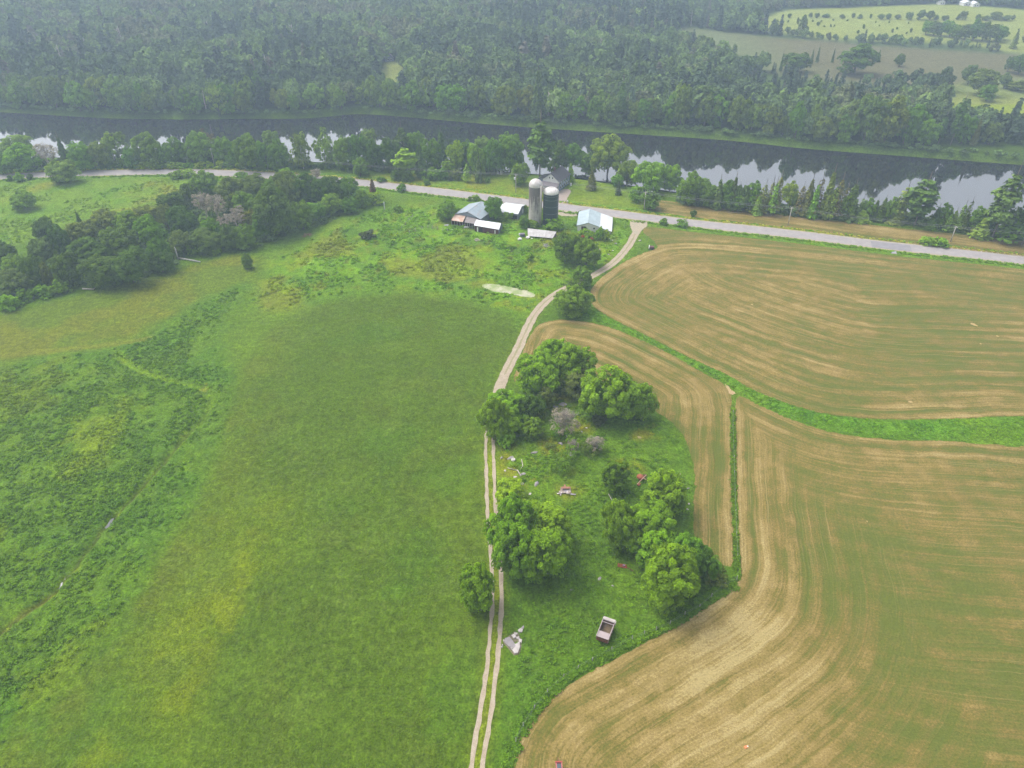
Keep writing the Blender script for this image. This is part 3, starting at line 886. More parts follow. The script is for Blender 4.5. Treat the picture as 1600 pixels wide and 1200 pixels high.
# ------------------------------------------------------------------ plants: shapes of unit size
rng = np.random.default_rng(11)
def rand_dir(n, g):
    v = g.normal(size=(n, 3))
    return v / np.linalg.norm(v, axis=1)[:, None]
def leaf_quads(P, N, size, g, elong=1.25):
    """a small quad per point, facing roughly along N"""
    n = len(P)
    N = N / np.maximum(np.linalg.norm(N, axis=1), 1e-6)[:, None]
    a = np.cross(N, rand_dir(n, g)); a /= np.maximum(np.linalg.norm(a, axis=1), 1e-6)[:, None]
    b = np.cross(N, a)
    s = (size * g.uniform(0.65, 1.35, n))[:, None]
    u, v = a * s * elong * 0.5, b * s * 0.5
    bend = N * s * 0.18
    V = np.stack([P - u, P - v * 1.0 + bend, P + u, P + v * 1.0 + bend], 1).reshape(-1, 3)
    Q = np.arange(n * 4).reshape(n, 4)
    return V, Q
def crown_mesh(name, seed, leaves, leaf, mat, lobes=16, flat=0.55, clumps=16, lobe_r=(0.34, 0.52), open_=0.0, droop=0.0):
    """round crown of radius 1: big lobes, each studded with clumps of leaves"""
    g = np.random.default_rng(seed)
    C, R = [], []
    for i in range(lobes):
        for _ in range(50):
            d = rand_dir(1, g)[0]
            r = g.uniform(0.30, 0.72) if i else 0.0
            p = d * r
            if p[2] < -0.62:
                continue
            rr = g.uniform(*lobe_r) * (1.05 if i == 0 else 1)
            if r + rr > 1.06:
                rr = 1.06 - r
            if all(np.linalg.norm(p - c) > 0.26 for c in C):
                break
        C.append(p); R.append(rr)
    C, R = np.array(C), np.array(R)
    cl_p, cl_n, cl_r = [], [], []
    for c, r in zip(C, R):
        d = rand_dir(clumps * 3, g)
        d = d[d[:, 2] > -0.75 + 0.5 * g.random(len(d))][:clumps]
        p = c + d * r * 0.93
        cl_p.append(p); cl_n.append(d); cl_r.append(np.full(len(d), r))
    P, N, RR = np.vstack(cl_p), np.vstack(cl_n), np.concatenate(cl_r)
    keep = np.ones(len(P), bool)
    for c, r in zip(C, R):
        keep &= ~(np.linalg.norm(P - c, axis=1) < r * 0.80)
    P, N, RR = P[keep], N[keep], RR[keep]
    if open_:
        k = g.random(len(P)) > open_
        P, N, RR = P[k], N[k], RR[k]
    per = max(4, int(leaves / max(1, len(P))))
    cr = RR * g.uniform(0.26, 0.42, len(P))
    shade = g.random(len(P))
    off = rand_dir(len(P) * per, g).reshape(len(P), per, 3)
    off[..., 2] = np.where(off[..., 2] < -0.35, -off[..., 2], off[..., 2])
    rad = g.uniform(0.55, 1.0, (len(P), per)) ** 0.5
    Lp = (P[:, None] + off * (cr[:, None] * rad)[..., None])
    Ln = (off * 0.75 + N[:, None] * 0.55 + np.array([0, 0, 0.35]) + 0.45 * g.normal(size=off.shape))
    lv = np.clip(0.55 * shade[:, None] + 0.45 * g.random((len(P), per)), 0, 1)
    Lp, Ln, lv = Lp.reshape(-1, 3), Ln.reshape(-1, 3), lv.ravel()
    # inner leaves that close the crown
    m = int(leaves * 0.16)
    i = g.integers(0, len(C), m)
    d = rand_dir(m, g)
    Ip = C[i] + d * (R[i] * g.uniform(0.55, 0.85, m))[:, None]
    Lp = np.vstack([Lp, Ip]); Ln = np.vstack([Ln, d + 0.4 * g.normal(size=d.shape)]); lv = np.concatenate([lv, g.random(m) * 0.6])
    if droop:
        Lp[:, 2] -= droop * (Lp[:, 0] ** 2 + Lp[:, 1] ** 2)
    V, Q = leaf_quads(Lp, Ln, np.where(np.arange(len(Lp)) < len(Lp) - m, leaf, leaf * 1.6), g)
    V = V * np.array([1, 1, 1.0])
    zmin = -flat
    V[:, 2] = np.where(V[:, 2] < zmin, zmin + (V[:, 2] - zmin) * 0.35, V[:, 2])
    return np_mesh(name, V, Q, mat, fattrs={'leaf': lv}, smooth_shade=False)
def spruce_mesh(name, seed, tiers, arms, per, mat, leaf=0.10, sparse=0.0, power=1.0, pine=False):
    """conifer of height 1 and base radius 1: whorls of drooping boughs"""
    g = np.random.default_rng(seed)
    Ps, Ns, L = [], [], []
    for t in range(tiers):
        f = (t + 0.5) / tiers
        z = 0.06 + 0.92 * f
        r = (1 - f) ** power * g.uniform(0.82, 1.1) + 0.05
        if pine:
            r = (0.45 + 0.55 * sin(pi * min(1, 0.15 + f * 0.95)) ** 0.8) * g.uniform(0.6, 1.1) * (1.0 if f < 0.85 else 0.6)
        n_ = max(4, int(arms * (0.5 + 0.6 * r)))
        a0 = g.uniform(0, 6.28)
        for k in range(n_):
            if g.random() < sparse:
                continue
            a = a0 + 2 * pi * k / n_ + g.uniform(-0.3, 0.3)
            rl = r * g.uniform(0.7, 1.12)
            m = max(3, int(per * (0.35 + rl)))
            s = g.uniform(0.22, 1.0, m) ** 0.8
            wid = g.normal(0, 0.13 + 0.05 * pine, m) * (1.05 - 0.5 * s) * (0.4 + rl)
            x = rl * s
            zz = z + (0.02 * s if pine else 0.035 - 0.085 * s * (1.3 - f)) + g.normal(0, 0.008, m) + (0.012 * g.random(m))
            Ps.append(np.stack([np.cos(a) * x - np.sin(a) * wid, np.sin(a) * x + np.cos(a) * wid, zz], 1))
            Ns.append(np.stack([np.cos(a) * 0.5 + g.normal(0, .3, m), np.sin(a) * 0.5 + g.normal(0, .3, m), np.full(m, 0.8)], 1))
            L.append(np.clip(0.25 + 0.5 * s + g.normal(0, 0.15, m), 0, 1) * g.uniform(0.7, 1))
    P, N, lv = np.vstack(Ps), np.vstack(Ns), np.concatenate(L)
    # quads are sized in the plan radius; the height is scaled separately
    V, Q = leaf_quads(P, N, np.full(len(P), leaf), g, 1.7)
    ctr = np.repeat(P, 4, 0)
    V[:, 2] = ctr[:, 2] + (V[:, 2] - ctr[:, 2]) * 0.30
    return np_mesh(name, V, Q, mat, fattrs={'leaf': lv}, smooth_shade=False)
def limb_tree(seed, levels=4, spread=0.55, n0=3, thick=0.05, twig=3, up=0.45):
    """bare branches, height 1"""
    r = random.Random(seed)
    mb = MB()
    def grow(p, d, ln, rad, lev):
        pts = [p]; q = p; dd = d
        for _ in range(3):
            dd = (dd + Vector((r.uniform(-.22, .22), r.uniform(-.22, .22), r.uniform(-.05, .18)))).normalized()
            q = q + dd * ln / 3
            pts.append(q)
        mb.tube(pts, [rad, rad * .85, rad * .7, rad * .5], 5 if lev < 2 else 3, cap=False)
        if lev >= levels:
            return
        for k in range(n0 + (1 if lev > 0 else 1)):
            a = r.uniform(0, 6.28)
            nd = (dd * up + Vector((cos(a), sin(a), r.uniform(-0.1, 0.55))) * spread).normalized()
            t = r.choice([1, 2, 3, 3])
            grow(pts[t], nd, ln * r.uniform(.55, .8), rad * .5, lev + 1)
    grow(Vector((0, 0, 0)), Vector((0, 0, 1)), 0.34, thick, 0)
    zs = max(v[2] for v in mb.v); rs = max(sqrt(v[0] ** 2 + v[1] ** 2) for v in mb.v)
    mb.v = [(v[0] / rs, v[1] / rs, v[2] / zs) for v in mb.v]
    return mb
def trunk_mesh(name, seed, mat, limbs=5):
    """trunk of height 1 and unit thickness 1, with limbs reaching into the crown"""
    r = random.Random(seed)
    mb = MB()
    w = [Vector((r.uniform(-.15, .15) * k, r.uniform(-.15, .15) * k, k / 4)) for k in range(5)]
    w[0] = Vector((0, 0, -0.03))
    mb.tube(w, [1.25, .9, .75, .55, .3], 7, cap=True)
    return mb.mesh(name, mat, True)
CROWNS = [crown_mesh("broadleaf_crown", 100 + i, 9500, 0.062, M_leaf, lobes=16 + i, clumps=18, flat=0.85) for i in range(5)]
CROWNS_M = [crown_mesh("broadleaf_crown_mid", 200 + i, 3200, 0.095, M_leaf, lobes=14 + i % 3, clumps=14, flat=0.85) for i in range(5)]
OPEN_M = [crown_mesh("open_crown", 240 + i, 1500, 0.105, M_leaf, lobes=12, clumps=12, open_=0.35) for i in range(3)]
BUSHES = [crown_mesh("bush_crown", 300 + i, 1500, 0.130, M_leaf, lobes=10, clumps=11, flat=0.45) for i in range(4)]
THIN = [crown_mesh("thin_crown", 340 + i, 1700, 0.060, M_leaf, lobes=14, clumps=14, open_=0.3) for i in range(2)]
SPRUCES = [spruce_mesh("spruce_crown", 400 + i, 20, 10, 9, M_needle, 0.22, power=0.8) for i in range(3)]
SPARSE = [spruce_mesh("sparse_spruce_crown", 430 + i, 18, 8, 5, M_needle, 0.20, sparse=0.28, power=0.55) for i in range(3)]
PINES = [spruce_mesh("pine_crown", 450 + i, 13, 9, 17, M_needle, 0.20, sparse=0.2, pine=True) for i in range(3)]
TRUNK = trunk_mesh("trunk_mesh", 1, M_bark)
TRUNK_B = trunk_mesh("birch_trunk_mesh", 2, M_birch)
BARE = [limb_tree(500 + i, 5, 0.7, 3, 0.05).mesh("bare_branches_mesh", M_dead) for i in range(3)]
TWIGGY = [limb_tree(520 + i, 5, 0.9, 4, 0.034, up=0.2).mesh("twiggy_branches_mesh", M_dead) for i in range(2)]

TONES = {'bright': (0.135, 0.250, 0.018), 'lime': (0.175, 0.275, 0.022), 'mid': (0.100, 0.190, 0.026), 'soft': (0.125, 0.200, 0.050), 'dark': (0.070, 0.132, 0.030),
         'grey': (0.100, 0.150, 0.060), 'olive': (0.120, 0.165, 0.042), 'yellow': (0.130, 0.160, 0.034), 'blue': (0.060, 0.085, 0.085), 'needle': (0.060, 0.100, 0.042),
         'pine': (0.056, 0.104, 0.040), 'red': (0.095, 0.060, 0.045), 'brown': (0.105, 0.105, 0.075), 'dead': (0.19, 0.145, 0.105), 'browngreen': (0.095, 0.115, 0.055)}
def jitter_tone(t, r, a=0.12):
    c = TONES[t]
    k = r.uniform(1 - a, 1 + a)
    return (1.42 * c[0] * k * r.uniform(1 - a, 1 + a), 1.38 * c[1] * k, 0.55 * c[2] * k * r.uniform(1 - a, 1 + a), 1.0)
TR = random.Random(42)
WOODY = {'broad': ('broadleaf_tree', 'tree'), 'mid': ('broadleaf_tree', 'tree'), 'open': ('broadleaf_tree', 'tree'), 'birch': ('birch_tree', 'tree'), 'bush': ('bush', 'bush'), 'spruce': ('spruce_tree', 'tree'),
         'sparse': ('spruce_tree', 'tree'), 'pine': ('pine_tree', 'tree'), 'bare': ('bare_tree', 'tree'), 'twiggy': ('bare_shrub', 'shrub'), 'thin': ('shrub', 'shrub')}
def plant_at(kind, x, y, z, r, h, tone, label, group=None, trunk_f=0.16, name=None, rz=None):
    """r: crown radius, h: half height of a round crown, or full height of a conifer"""
    nm, cat = WOODY[kind]
    t = thing(name or nm, label, cat, (x, y, z - 0.05), TR.uniform(0, 6.28) if rz is None else rz, group)
    if kind in ('broad', 'mid', 'open', 'birch', 'bush', 'thin'):
        me = TR.choice({'broad': CROWNS, 'mid': CROWNS_M, 'open': OPEN_M, 'birch': OPEN_M, 'bush': BUSHES, 'thin': THIN}[kind])
        zc = h * (0.55 if kind in ('bush', 'thin') else 0.62 + trunk_f * 2)
        c = link('foliage' if kind in ('bush', 'thin') else 'crown', me, t, (0, 0, zc))
        c.scale = (r * TR.uniform(1.02, 1.14), r * TR.uniform(1.02, 1.14), h * 1.06)
        c.rotation_euler = (TR.gauss(0, .07), TR.gauss(0, .07), 0)
        c.color = jitter_tone(tone, TR)
        if kind not in ('bush', 'thin'):
            k = link('trunk', TRUNK_B if kind == 'birch' else TRUNK, t)
            w = max(0.12, 0.045 * r + 0.02 * h) * (0.6 if kind == 'birch' else 1)
            k.scale = (w, w, zc + h * 0.2)
        else:
            k = link('stem', TRUNK, t); w = max(0.05, 0.02 * r); k.scale = (w, w, zc)
    elif kind in ('spruce', 'sparse', 'pine'):
        me = TR.choice({'spruce': SPRUCES, 'sparse': SPARSE, 'pine': PINES}[kind])
        b = 0.22 if kind == 'pine' else (0.12 if kind == 'sparse' else 0.03)
        c = link('crown', me, t, (0, 0, h * b)); c.scale = (r, r, h * (1 - b)); c.color = jitter_tone(tone, TR)
        k = link('trunk', TRUNK, t); w = max(0.09, 0.012 * h); k.scale = (w, w, h * 0.97)
    else:
        me = TR.choice(BARE if kind == 'bare' else TWIGGY)
        c = link('branches', me, t); c.scale = (r, r, h)
        tw = link('twigs', TR.choice(THIN), t, (0, 0, h * (0.62 if kind == 'bare' else 0.52))); tw.scale = (r * .95, r * .95, h * (0.36 if kind == 'bare' else 0.46))
        k_ = TR.uniform(.85, 1.1); tw.color = (0.36 * k_, 0.315 * k_, 0.235 * k_, 1)
    return t
def plant(kind, x0, y0, x1, y1, tone, label, group=None, hf=None, trunk_f=0.16):
    """measure a plant from its outline on the photo and stand it on the ground there"""
    cx, cy = (x0 + x1) / 2, (y0 + y1) / 2
    zc = 2.0
    g0 = 0.0
    for _ in range(8):
        X_, Y_ = at(cx, cy, g0 + zc)
        g0 = gz(X_, Y_) if Y_ < 1000 else Hs(X_, Y_)
        g0 = max(g0, -2.0)
        dep = depth_of(X_, Y_, g0 + zc)
        s = FPX / dep
        r = (x1 - x0) / 2 / s
        th = atan2(CAMH - g0 - zc, sqrt(X_ * X_ + Y_ * Y_))
        half = (y1 - y0) / 2 / s
        if kind in ('broad', 'mid', 'open', 'birch', 'bush', 'thin'):
            hh = sqrt(max(half ** 2 - (r * sin(th)) ** 2, 0.01)) / cos(th)
            if hf: hh = r * hf
            h = min(max(hh, 0.70 * r), 2.0 * r)
            zc = h * (0.55 if kind in ('bush', 'thin') else 0.62 + trunk_f * 2)
        else:
            h = 2 * half / cos(th)
            if kind in ('bare', 'twiggy'):
                h = max(h - 0.8 * r * sin(th), 1.2 * r * 0.7)
            h = max(h, r * 1.2)
            zc = h * 0.5
    return plant_at(kind, X_, Y_, g0, r, h, tone, label, group, trunk_f)
ORD = ['first', 'second', 'third', 'fourth', 'fifth', 'sixth', 'seventh', 'eighth', 'ninth', 'tenth', 'eleventh', 'twelfth', 'thirteenth', 'fourteenth', 'fifteenth', 'sixteenth', 'seventeenth', 'eighteenth', 'nineteenth', 'twentieth']
ORD2 = ['twenty-' + o for o in ORD[:9]] + ['thirtieth'] + ['thirty-' + o for o in ORD[:9]] + ['fortieth'] + ['forty-' + o for o in ORD[:9]]
KNOW = {'broad': 'leafy tree', 'mid': 'leafy tree', 'open': 'airy leafy tree', 'birch': 'white-trunked tree', 'bush': 'bush', 'spruce': 'spruce', 'sparse': 'thin spruce', 'pine': 'pine', 'bare': 'bare leafless tree', 'twiggy': 'bare twiggy shrub', 'thin': 'shrub'}
TNOW = {'bright': 'bright green', 'lime': 'yellow-green', 'mid': 'mid green', 'soft': 'pale green', 'dark': 'dark green', 'grey': 'grey-green', 'olive': 'olive', 'yellow': 'yellowish', 'blue': 'blue-grey',
        'needle': 'dark', 'pine': 'deep green', 'red': 'reddish', 'brown': 'brownish', 'dead': 'grey', 'browngreen': 'brown-green'}
# ------------------------------------------------------------------ trees on and around the knoll
G1 = "trees around the rocky knoll"
for k, x0, y0, x1, y1, tone, lab in [
    ('broad', 838, 529, 894, 588, 'bright', "rounded green tree at the back of the knoll clump nearest the mown field"),
    ('broad', 808, 550, 880, 620, 'bright', "large green tree beside the track at the left end of the back clump"),
    ('broad', 864, 538, 928, 606, 'bright', "dense green tree on the right of the back clump"),
    ('broad', 876, 574, 930, 622, 'grey', "dull grey-green tree bending low between the two back clumps"),
    ('broad', 910, 570, 994, 660, 'bright', "biggest green tree of the right back clump on the knoll"),
    ('broad', 982, 600, 1028, 660, 'bright', "smaller rounded tree at the tip of the right back clump, by the stubble"),
    ('broad', 748, 624, 794, 692, 'bright', "bright tree overhanging the left rut of the track"),
    ('broad', 760, 610, 822, 662, 'bright', "bright tree top leaning over the track where it disappears"),
    ('broad', 774, 640, 816, 686, 'lime', "yellow-green tree between the track and the dark bushes"),
    ('broad', 812, 612, 852, 655, 'dark', "dark tree behind the trackside trees, left of the bare shrub"),
    ('mid', 840, 600, 868, 640, 'grey', "thin grey-green sapling left of the lichen-ringed rock"),
    ('bush', 776, 678, 806, 706, 'bright', "low bright bush at the track edge below the overhanging tree"),
    ('mid', 814, 652, 850, 687, 'mid', "small tree between the trackside trees and the bare shrub"),
    ('broad', 775, 750, 828, 795, 'lime', "yellow-green tree at the back of the big clump by the track"),
    ('broad', 760, 776, 837, 868, 'bright', "broad tree covering the right rut, left side of the big clump"),
    ('broad', 800, 786, 886, 868, 'bright', "broad tree on the upper right of the big trackside clump"),
    ('broad', 772, 814, 848, 911, 'bright', "tree at the lower left of the big trackside clump"),
    ('broad', 816, 816, 897, 912, 'bright', "tree at the lower right of the big trackside clump"),
    ('broad', 719, 882, 780, 962, 'bright', "lone green tree on the meadow side of the track"),
    ('mid', 940, 718, 986, 770, 'mid', "small rounded tree left of the rusty machine"),
    ('broad', 1004, 734, 1072, 806, 'bright', "rounded tree right of the rusty machine"),
    ('broad', 936, 786, 994, 864, 'bright', "leftmost tree of the clump by the hay field corner"),
    ('broad', 972, 786, 1050, 862, 'bright', "top tree of the clump by the hay field corner"),
    ('broad', 994, 826, 1062, 894, 'bright', "bright middle tree of the clump by the hay field corner"),
    ('broad', 996, 846, 1090, 951, 'bright', "largest front tree of the clump by the hay field corner"),
    ('broad', 1038, 834, 1102, 906, 'mid', "tree on the right side of the clump by the hay field corner"),
    ('broad', 1076, 856, 1122, 910, 'mid', "low tree at the field corner, outermost of its clump"),
]:
    plant(k, x0, y0, x1, y1, tone, lab, G1)
for k, x0, y0, x1, y1, tone, lab in [
    ('twiggy', 854, 634, 906, 686, 'dead', "bare grey shrub in the middle of the rocky knoll"),
    ('twiggy', 912, 678, 946, 708, 'dead', "half-dead grey shrub right of the low green thicket"),
    ('twiggy', 884, 684, 905, 712, 'dead', "small dead shrub between the green thicket and the half-dead one"),
    ('thin', 908, 688, 940, 718, 'grey', "grey-green shrub growing through the half-dead grey one"),
    ('thin', 852, 692, 900, 740, 'mid', "green thicket with drooping twigs on the knoll"),
    ('thin', 884, 680, 908, 704, 'lime', "small yellow-green bush above the thicket"),
    ('thin', 852, 690, 870, 706, 'grey', "low dead-topped bush left of the thicket"),
    ('bush', 922, 650, 948, 668, 'blue', "flat blue-green bush below the right back clump"),
    ('thin', 860, 668, 884, 690, 'mid', "low green bush under the bare grey shrub"),
    ('bush', 1098, 880, 1140, 922, 'grey', "grey-green brambles at the hay field corner"),
]:
    plant(k, x0, y0, x1, y1, tone, lab)
# ------------------------------------------------------------------ trees along the track and in the farm yard
for k, x0, y0, x1, y1, tone, lab in [
    ('broad', 867, 446, 925, 494, 'mid', "round dense tree beside the track at the corner of the upper hay field"),
    ('broad', 896, 414, 926, 450, 'mid', "smaller tree beside the track, second up from the field corner"),
    ('bush', 884, 438, 902, 452, 'grey', "grey-green bush left of the two trackside trees"),
    ('broad', 861, 362, 905, 412, 'mid', "large tree left of the pair below the white barn"),
    ('broad', 896, 374, 938, 418, 'mid', "tree right of the pair below the white barn"),
    ('bush', 905, 357, 930, 378, 'bright', "bush with orange patches in front of the white barn"),
    ('bush', 927, 355, 944, 379, 'bright', "tall bush in front of the white barn's door side"),
    ('bush', 940, 359, 955, 379, 'lime', "yellow-green bush at the corner of the white barn"),
    ('bush', 902, 328, 910, 340, 'dark', "narrow bush at the back left of the white barn"),
    ('bush', 849, 342, 881, 364, 'bright', "bush at the foot of the dark green silo"),
    ('bush', 820, 342, 842, 358, 'bright', "bush at the foot of the pale concrete silo"),
    ('bush', 807, 335, 827, 361, 'mid', "taller bush left of the concrete silo"),
    ('bush', 815, 320, 826, 335, 'mid', "small bush between the grey shed and the concrete silo"),
    ('broad', 756, 306, 784, 345, 'mid', "bushy tree hiding the right end of the grey barn roof"),
    ('bush', 776, 328, 803, 347, 'mid', "bush in front of the grey shed"),
    ('broad', 681, 314, 712, 344, 'mid', "round tree left of the grey barn"),
    ('bush', 707, 322, 721, 334, 'bright', "small bush between the round tree and the grey barn"),
    ('bush', 729, 307, 738, 316, 'mid', "small bush at the road behind the grey barn, left one"),
    ('bush', 737, 304, 752, 316, 'bright', "rounded bush at the road behind the grey barn, right one"),
    ('bush', 822, 395, 836, 411, 'bright', "small bush in the rough pasture below the pale lean-to"),
    ('bush', 620, 286, 637, 303, 'mid', "single round bush on the near road edge, left of the barns"),
    ('bush', 1030, 340, 1046, 354, 'mid', "left of two round bushes on the road edge by the junction"),
    ('bush', 1056, 343, 1076, 358, 'mid', "right of two round bushes on the road edge by the junction"),
    ('bush', 1078, 329, 1089, 342, 'dark', "little dark bush alone in the riverside hay strip"),
    ('bush', 1436, 369, 1462, 387, 'bright', "left half of the clipped hedge beside the road"),
    ('bush', 1458, 370, 1485, 388, 'bright', "right half of the clipped hedge beside the road"),
    ('broad', 376, 395, 395, 420, 'mid', "small tree alone on the pasture below the woodlot"),
    ('spruce', 117, 331, 125, 346, 'needle', "tiny dark spruce on the pasture behind the woodlot"),
    ('broad', 14, 299, 52, 328, 'mid', "round dark bushy tree alone in the upper left pasture"),
    ('broad', 76, 251, 119, 287, 'soft', "big round willow standing at the road on the left"),
    ('bush', 22, 270, 41, 287, 'bright', "bright roadside bush at far left, middle of three"),
    ('bush', 9, 274, 21, 285, 'dark', "dark roadside bush at far left, first of three"),
    ('bush', 40, 272, 52, 283, 'dark', "dark roadside bush at far left, third of three"),
    ('spruce', 574, 281, 590, 308, 'red', "reddish conifer by the road at the end of the woodlot"),
    ('bush', 574, 300, 602, 324, 'lime', "yellow-green bush at the right end of the woodlot"),
    ('bush', 612, 322, 630, 332, 'mid', "low bush in the pasture right of the woodlot"),
    ('bush', 560, 362, 584, 372, 'blue', "dark blue-green weed clump in the rough pasture"),
]:
    t = plant(k, x0, y0, x1, y1, tone, lab)
    if 'orange' in lab:
        orange_bush = t
f0 = [c for c in orange_bush.children if c.name.startswith('foliage')][0]
for sx, sz in ((-0.55, 0.25), (0.45, -0.1)):
    w = link('withered_foliage', BUSHES[1], orange_bush, (f0.scale[0] * sx, -f0.scale[1] * 0.78, f0.location.z + f0.scale[2] * sz))  # unidentified orange patches, modelled as leaf clumps
    w.scale = (0.9, 0.6, 0.7); w.color = (0.42, 0.14, 0.03, 1)
    tag(w, "orange patch on the bush")
    orange_bush.rotation_euler = (0, 0, 0)
# ------------------------------------------------------------------ lawn, house and the river bank behind
for k, x0, y0, x1, y1, tone, lab in [
    ('spruce', 916, 268, 934, 296, 'browngreen', "dense conical cedar alone on the house lawn"),
    ('spruce', 961, 284, 972, 304, 'blue', "small blue spruce on the house lawn"),
    ('broad', 982, 290, 1005, 316, 'bright', "round tree at the right end of the house lawn"),
    ('broad', 1000, 299, 1030, 328, 'mid', "dark round tree behind the street light pole"),
    ('broad', 922, 212, 982, 274, 'soft', "tallest leafy tree on the bank right of the house"),
    ('broad', 876, 226, 912, 267, 'mid', "leafy tree on the bank directly behind the house"),
    ('broad', 960, 250, 1002, 292, 'soft', "pale leafy tree below the tallest one right of the house"),
    ('broad', 987, 251, 1038, 300, 'bright', "broad bright tree in the middle of the lawn-side row"),
    ('broad', 1032, 258, 1066, 300, 'bright', "last leafy tree at the right end of the lawn-side row"),
    ('mid', 956, 272, 976, 292, 'bright', "low bright tree at the foot of the pale tree by the lawn"),
    ('mid', 905, 236, 928, 270, 'soft', "thin pale tree between the bank tree and the tallest tree"),
    ('bush', 912, 262, 932, 276, 'dark', "dark bush under the tallest leafy tree by the lawn"),
    ('pine', 820, 194, 868, 284, 'pine', "towering white pine behind the house"),
    ('broad', 772, 208, 822, 272, 'mid', "tall leafy tree left of the towering pine"),
    ('broad', 797, 254, 826, 290, 'bright', "bright round tree left of the house by the pole"),
    ('spruce', 884, 256, 899, 284, 'bright', "pair of slim cedars at the far end of the house"),
    ('bush', 764, 260, 778, 277, 'browngreen', "brownish shrub on the lawn left of the little shed"),
    ('bush', 757, 276, 768, 288, 'soft', "tiny pale shrub on the lawn left of the pole"),
    ('spruce', 740, 248, 756, 284, 'needle', "narrow dark spruce at the lawn's left end"),
    ('sparse', 722, 256, 737, 284, 'soft', "thin pale larch at the lawn's left end"),
    ('bush', 697, 274, 708, 284, 'blue', "small silvery-blue shrub among the green thicket"),
    ('bush', 658, 260, 690, 284, 'mid', "leftmost green thicket between road and river"),
    ('bush', 682, 262, 704, 285, 'mid', "middle green thicket between road and river"),
    ('bush', 700, 264, 722, 285, 'grey', "right grey-green thicket between road and river"),
    ('mid', 690, 252, 712, 275, 'bright', "bright little tree rising from the green thickets"),
    ('bush', 661, 282, 673, 291, 'dark', "dark low bush beside the road below the thickets"),
    ('broad', 550, 247, 574, 276, 'soft', "round tree alone on the grass between road and river trees"),
    ('bush', 555, 264, 566, 276, 'dark', "dark bush under the round tree by the road"),
    ('pine', 614, 233, 652, 276, 'bright', "bright layered pine beside a bleached stub"),
    ('bush', 606, 262, 632, 286, 'dark', "dark spruce shrubs below the layered pine, left"),
    ('bush', 624, 264, 648, 288, 'grey', "grey-green shrubs below the layered pine, right"),
    ('twiggy', 484, 261, 504, 281, 'dead', "bare twiggy shrub beside the road above the woodlot"),
    ('bush', 588, 276, 604, 284, 'mid', "low bush on the far road verge"),
]:
    plant(k, x0, y0, x1, y1, tone, lab)
# ------------------------------------------------------------------ the belt of trees between road and river, left half
belt = [
    ('broad', 0, 214, 50, 246, 'soft'), ('broad', 12, 228, 58, 266, 'bright'), ('broad', -14, 236, 14, 268, 'mid'), ('bare', 52, 222, 92, 260, 'dead'), ('spruce', 90, 219, 108, 260, 'needle'),
    ('broad', 108, 223, 145, 263, 'bright'), ('mid', 140, 222, 170, 260, 'soft'), ('birch', 160, 207, 202, 258, 'soft'), ('mid', 192, 232, 214, 260, 'mid'), ('broad', 210, 211, 251, 258, 'soft'),
    ('mid', 248, 228, 266, 256, 'bright'), ('broad', 260, 218, 290, 255, 'mid'), ('mid', 290, 226, 306, 254, 'mid'), ('broad', 294, 208, 334, 254, 'soft'), ('open', 308, 206, 332, 226, 'brown'), ('mid', 332, 210, 344, 242, 'grey'),
    ('broad', 337, 215, 366, 254, 'mid'), ('mid', 358, 226, 378, 258, 'mid'), ('broad', 369, 213, 409, 262, 'mid'), ('broad', 400, 222, 428, 262, 'mid'), ('mid', 413, 206, 435, 236, 'soft'), ('broad', 421, 223, 453, 264, 'mid'), ('birch', 453, 208, 487, 268, 'soft'),
    ('birch', 489, 209, 524, 264, 'soft'), ('broad', 521, 216, 550, 263, 'mid'), ('broad', 545, 212, 572, 262, 'mid'), ('mid', 566, 201, 585, 230, 'soft'), ('broad', 570, 219, 600, 264, 'dark'),
    ('broad', 594, 221, 624, 265, 'dark'), ('pine', 616, 203, 640, 250, 'pine'), ('broad', 634, 208, 666, 248, 'mid'), ('mid', 628, 222, 650, 244, 'brown'), ('spruce', 648, 230, 666, 272, 'needle'),
    ('broad', 658, 220, 690, 264, 'mid'), ('spruce', 679, 210, 700, 250, 'needle'), ('broad', 698, 226, 726, 266, 'lime'), ('broad', 712, 222, 742, 264, 'mid'), ('broad', 733, 225, 760, 273, 'lime'), ('broad', 756, 222, 784, 270, 'mid'), ('broad', 742, 214, 770, 250, 'soft'),
    ('mid', 858, 226, 884, 268, 'dark'),
]
marks = [(-40, "the picture's left edge"), (72, "the bare pinkish-grey tree"), (182, "the slanting white trunk"), (321, "the brown-topped tree"), (471, "the leaning white trunk"), (506, "the forked white trunk"), (629, "the pointed river pine"), (690, "the dark pointed spruce"), (846, "the towering pine")]
names = {('bare', 52): "bare pinkish-grey tree with no leaves in the river belt at left", ('birch', 160): "tree with a slanting white trunk in the river belt at left", ('open', 308): "brown half-bare tree top in the river belt",
         ('birch', 453): "tree with a leaning white trunk in the river belt", ('birch', 489): "tall airy tree with a forked white trunk by the river", ('pine', 616): "pointed pine in the river belt above the layered pine",
         ('spruce', 679): "dark pointed spruce top in the river belt left of the lime trees"}
cnt = {}
for k, x0, y0, x1, y1, tone in belt:
    if (k, x0) in names:
        lab = names[(k, x0)]
    else:
        c = (x0 + x1) / 2
        mk = [m for m in marks if m[0] < c][-1]
        cnt[mk] = cnt.get(mk, 0) + 1
        lab = f"{TNOW[tone]} {KNOW[k]} on the near bank, {(ORD + ORD2)[cnt[mk] - 1]} right of {mk[1]}"
    plant(k, x0 - 1.5, y0 - 2, x1 + 1.5, y1 + (5 if k != 'birch' else 0), tone, lab, "trees between the road and the river", trunk_f=0.12)
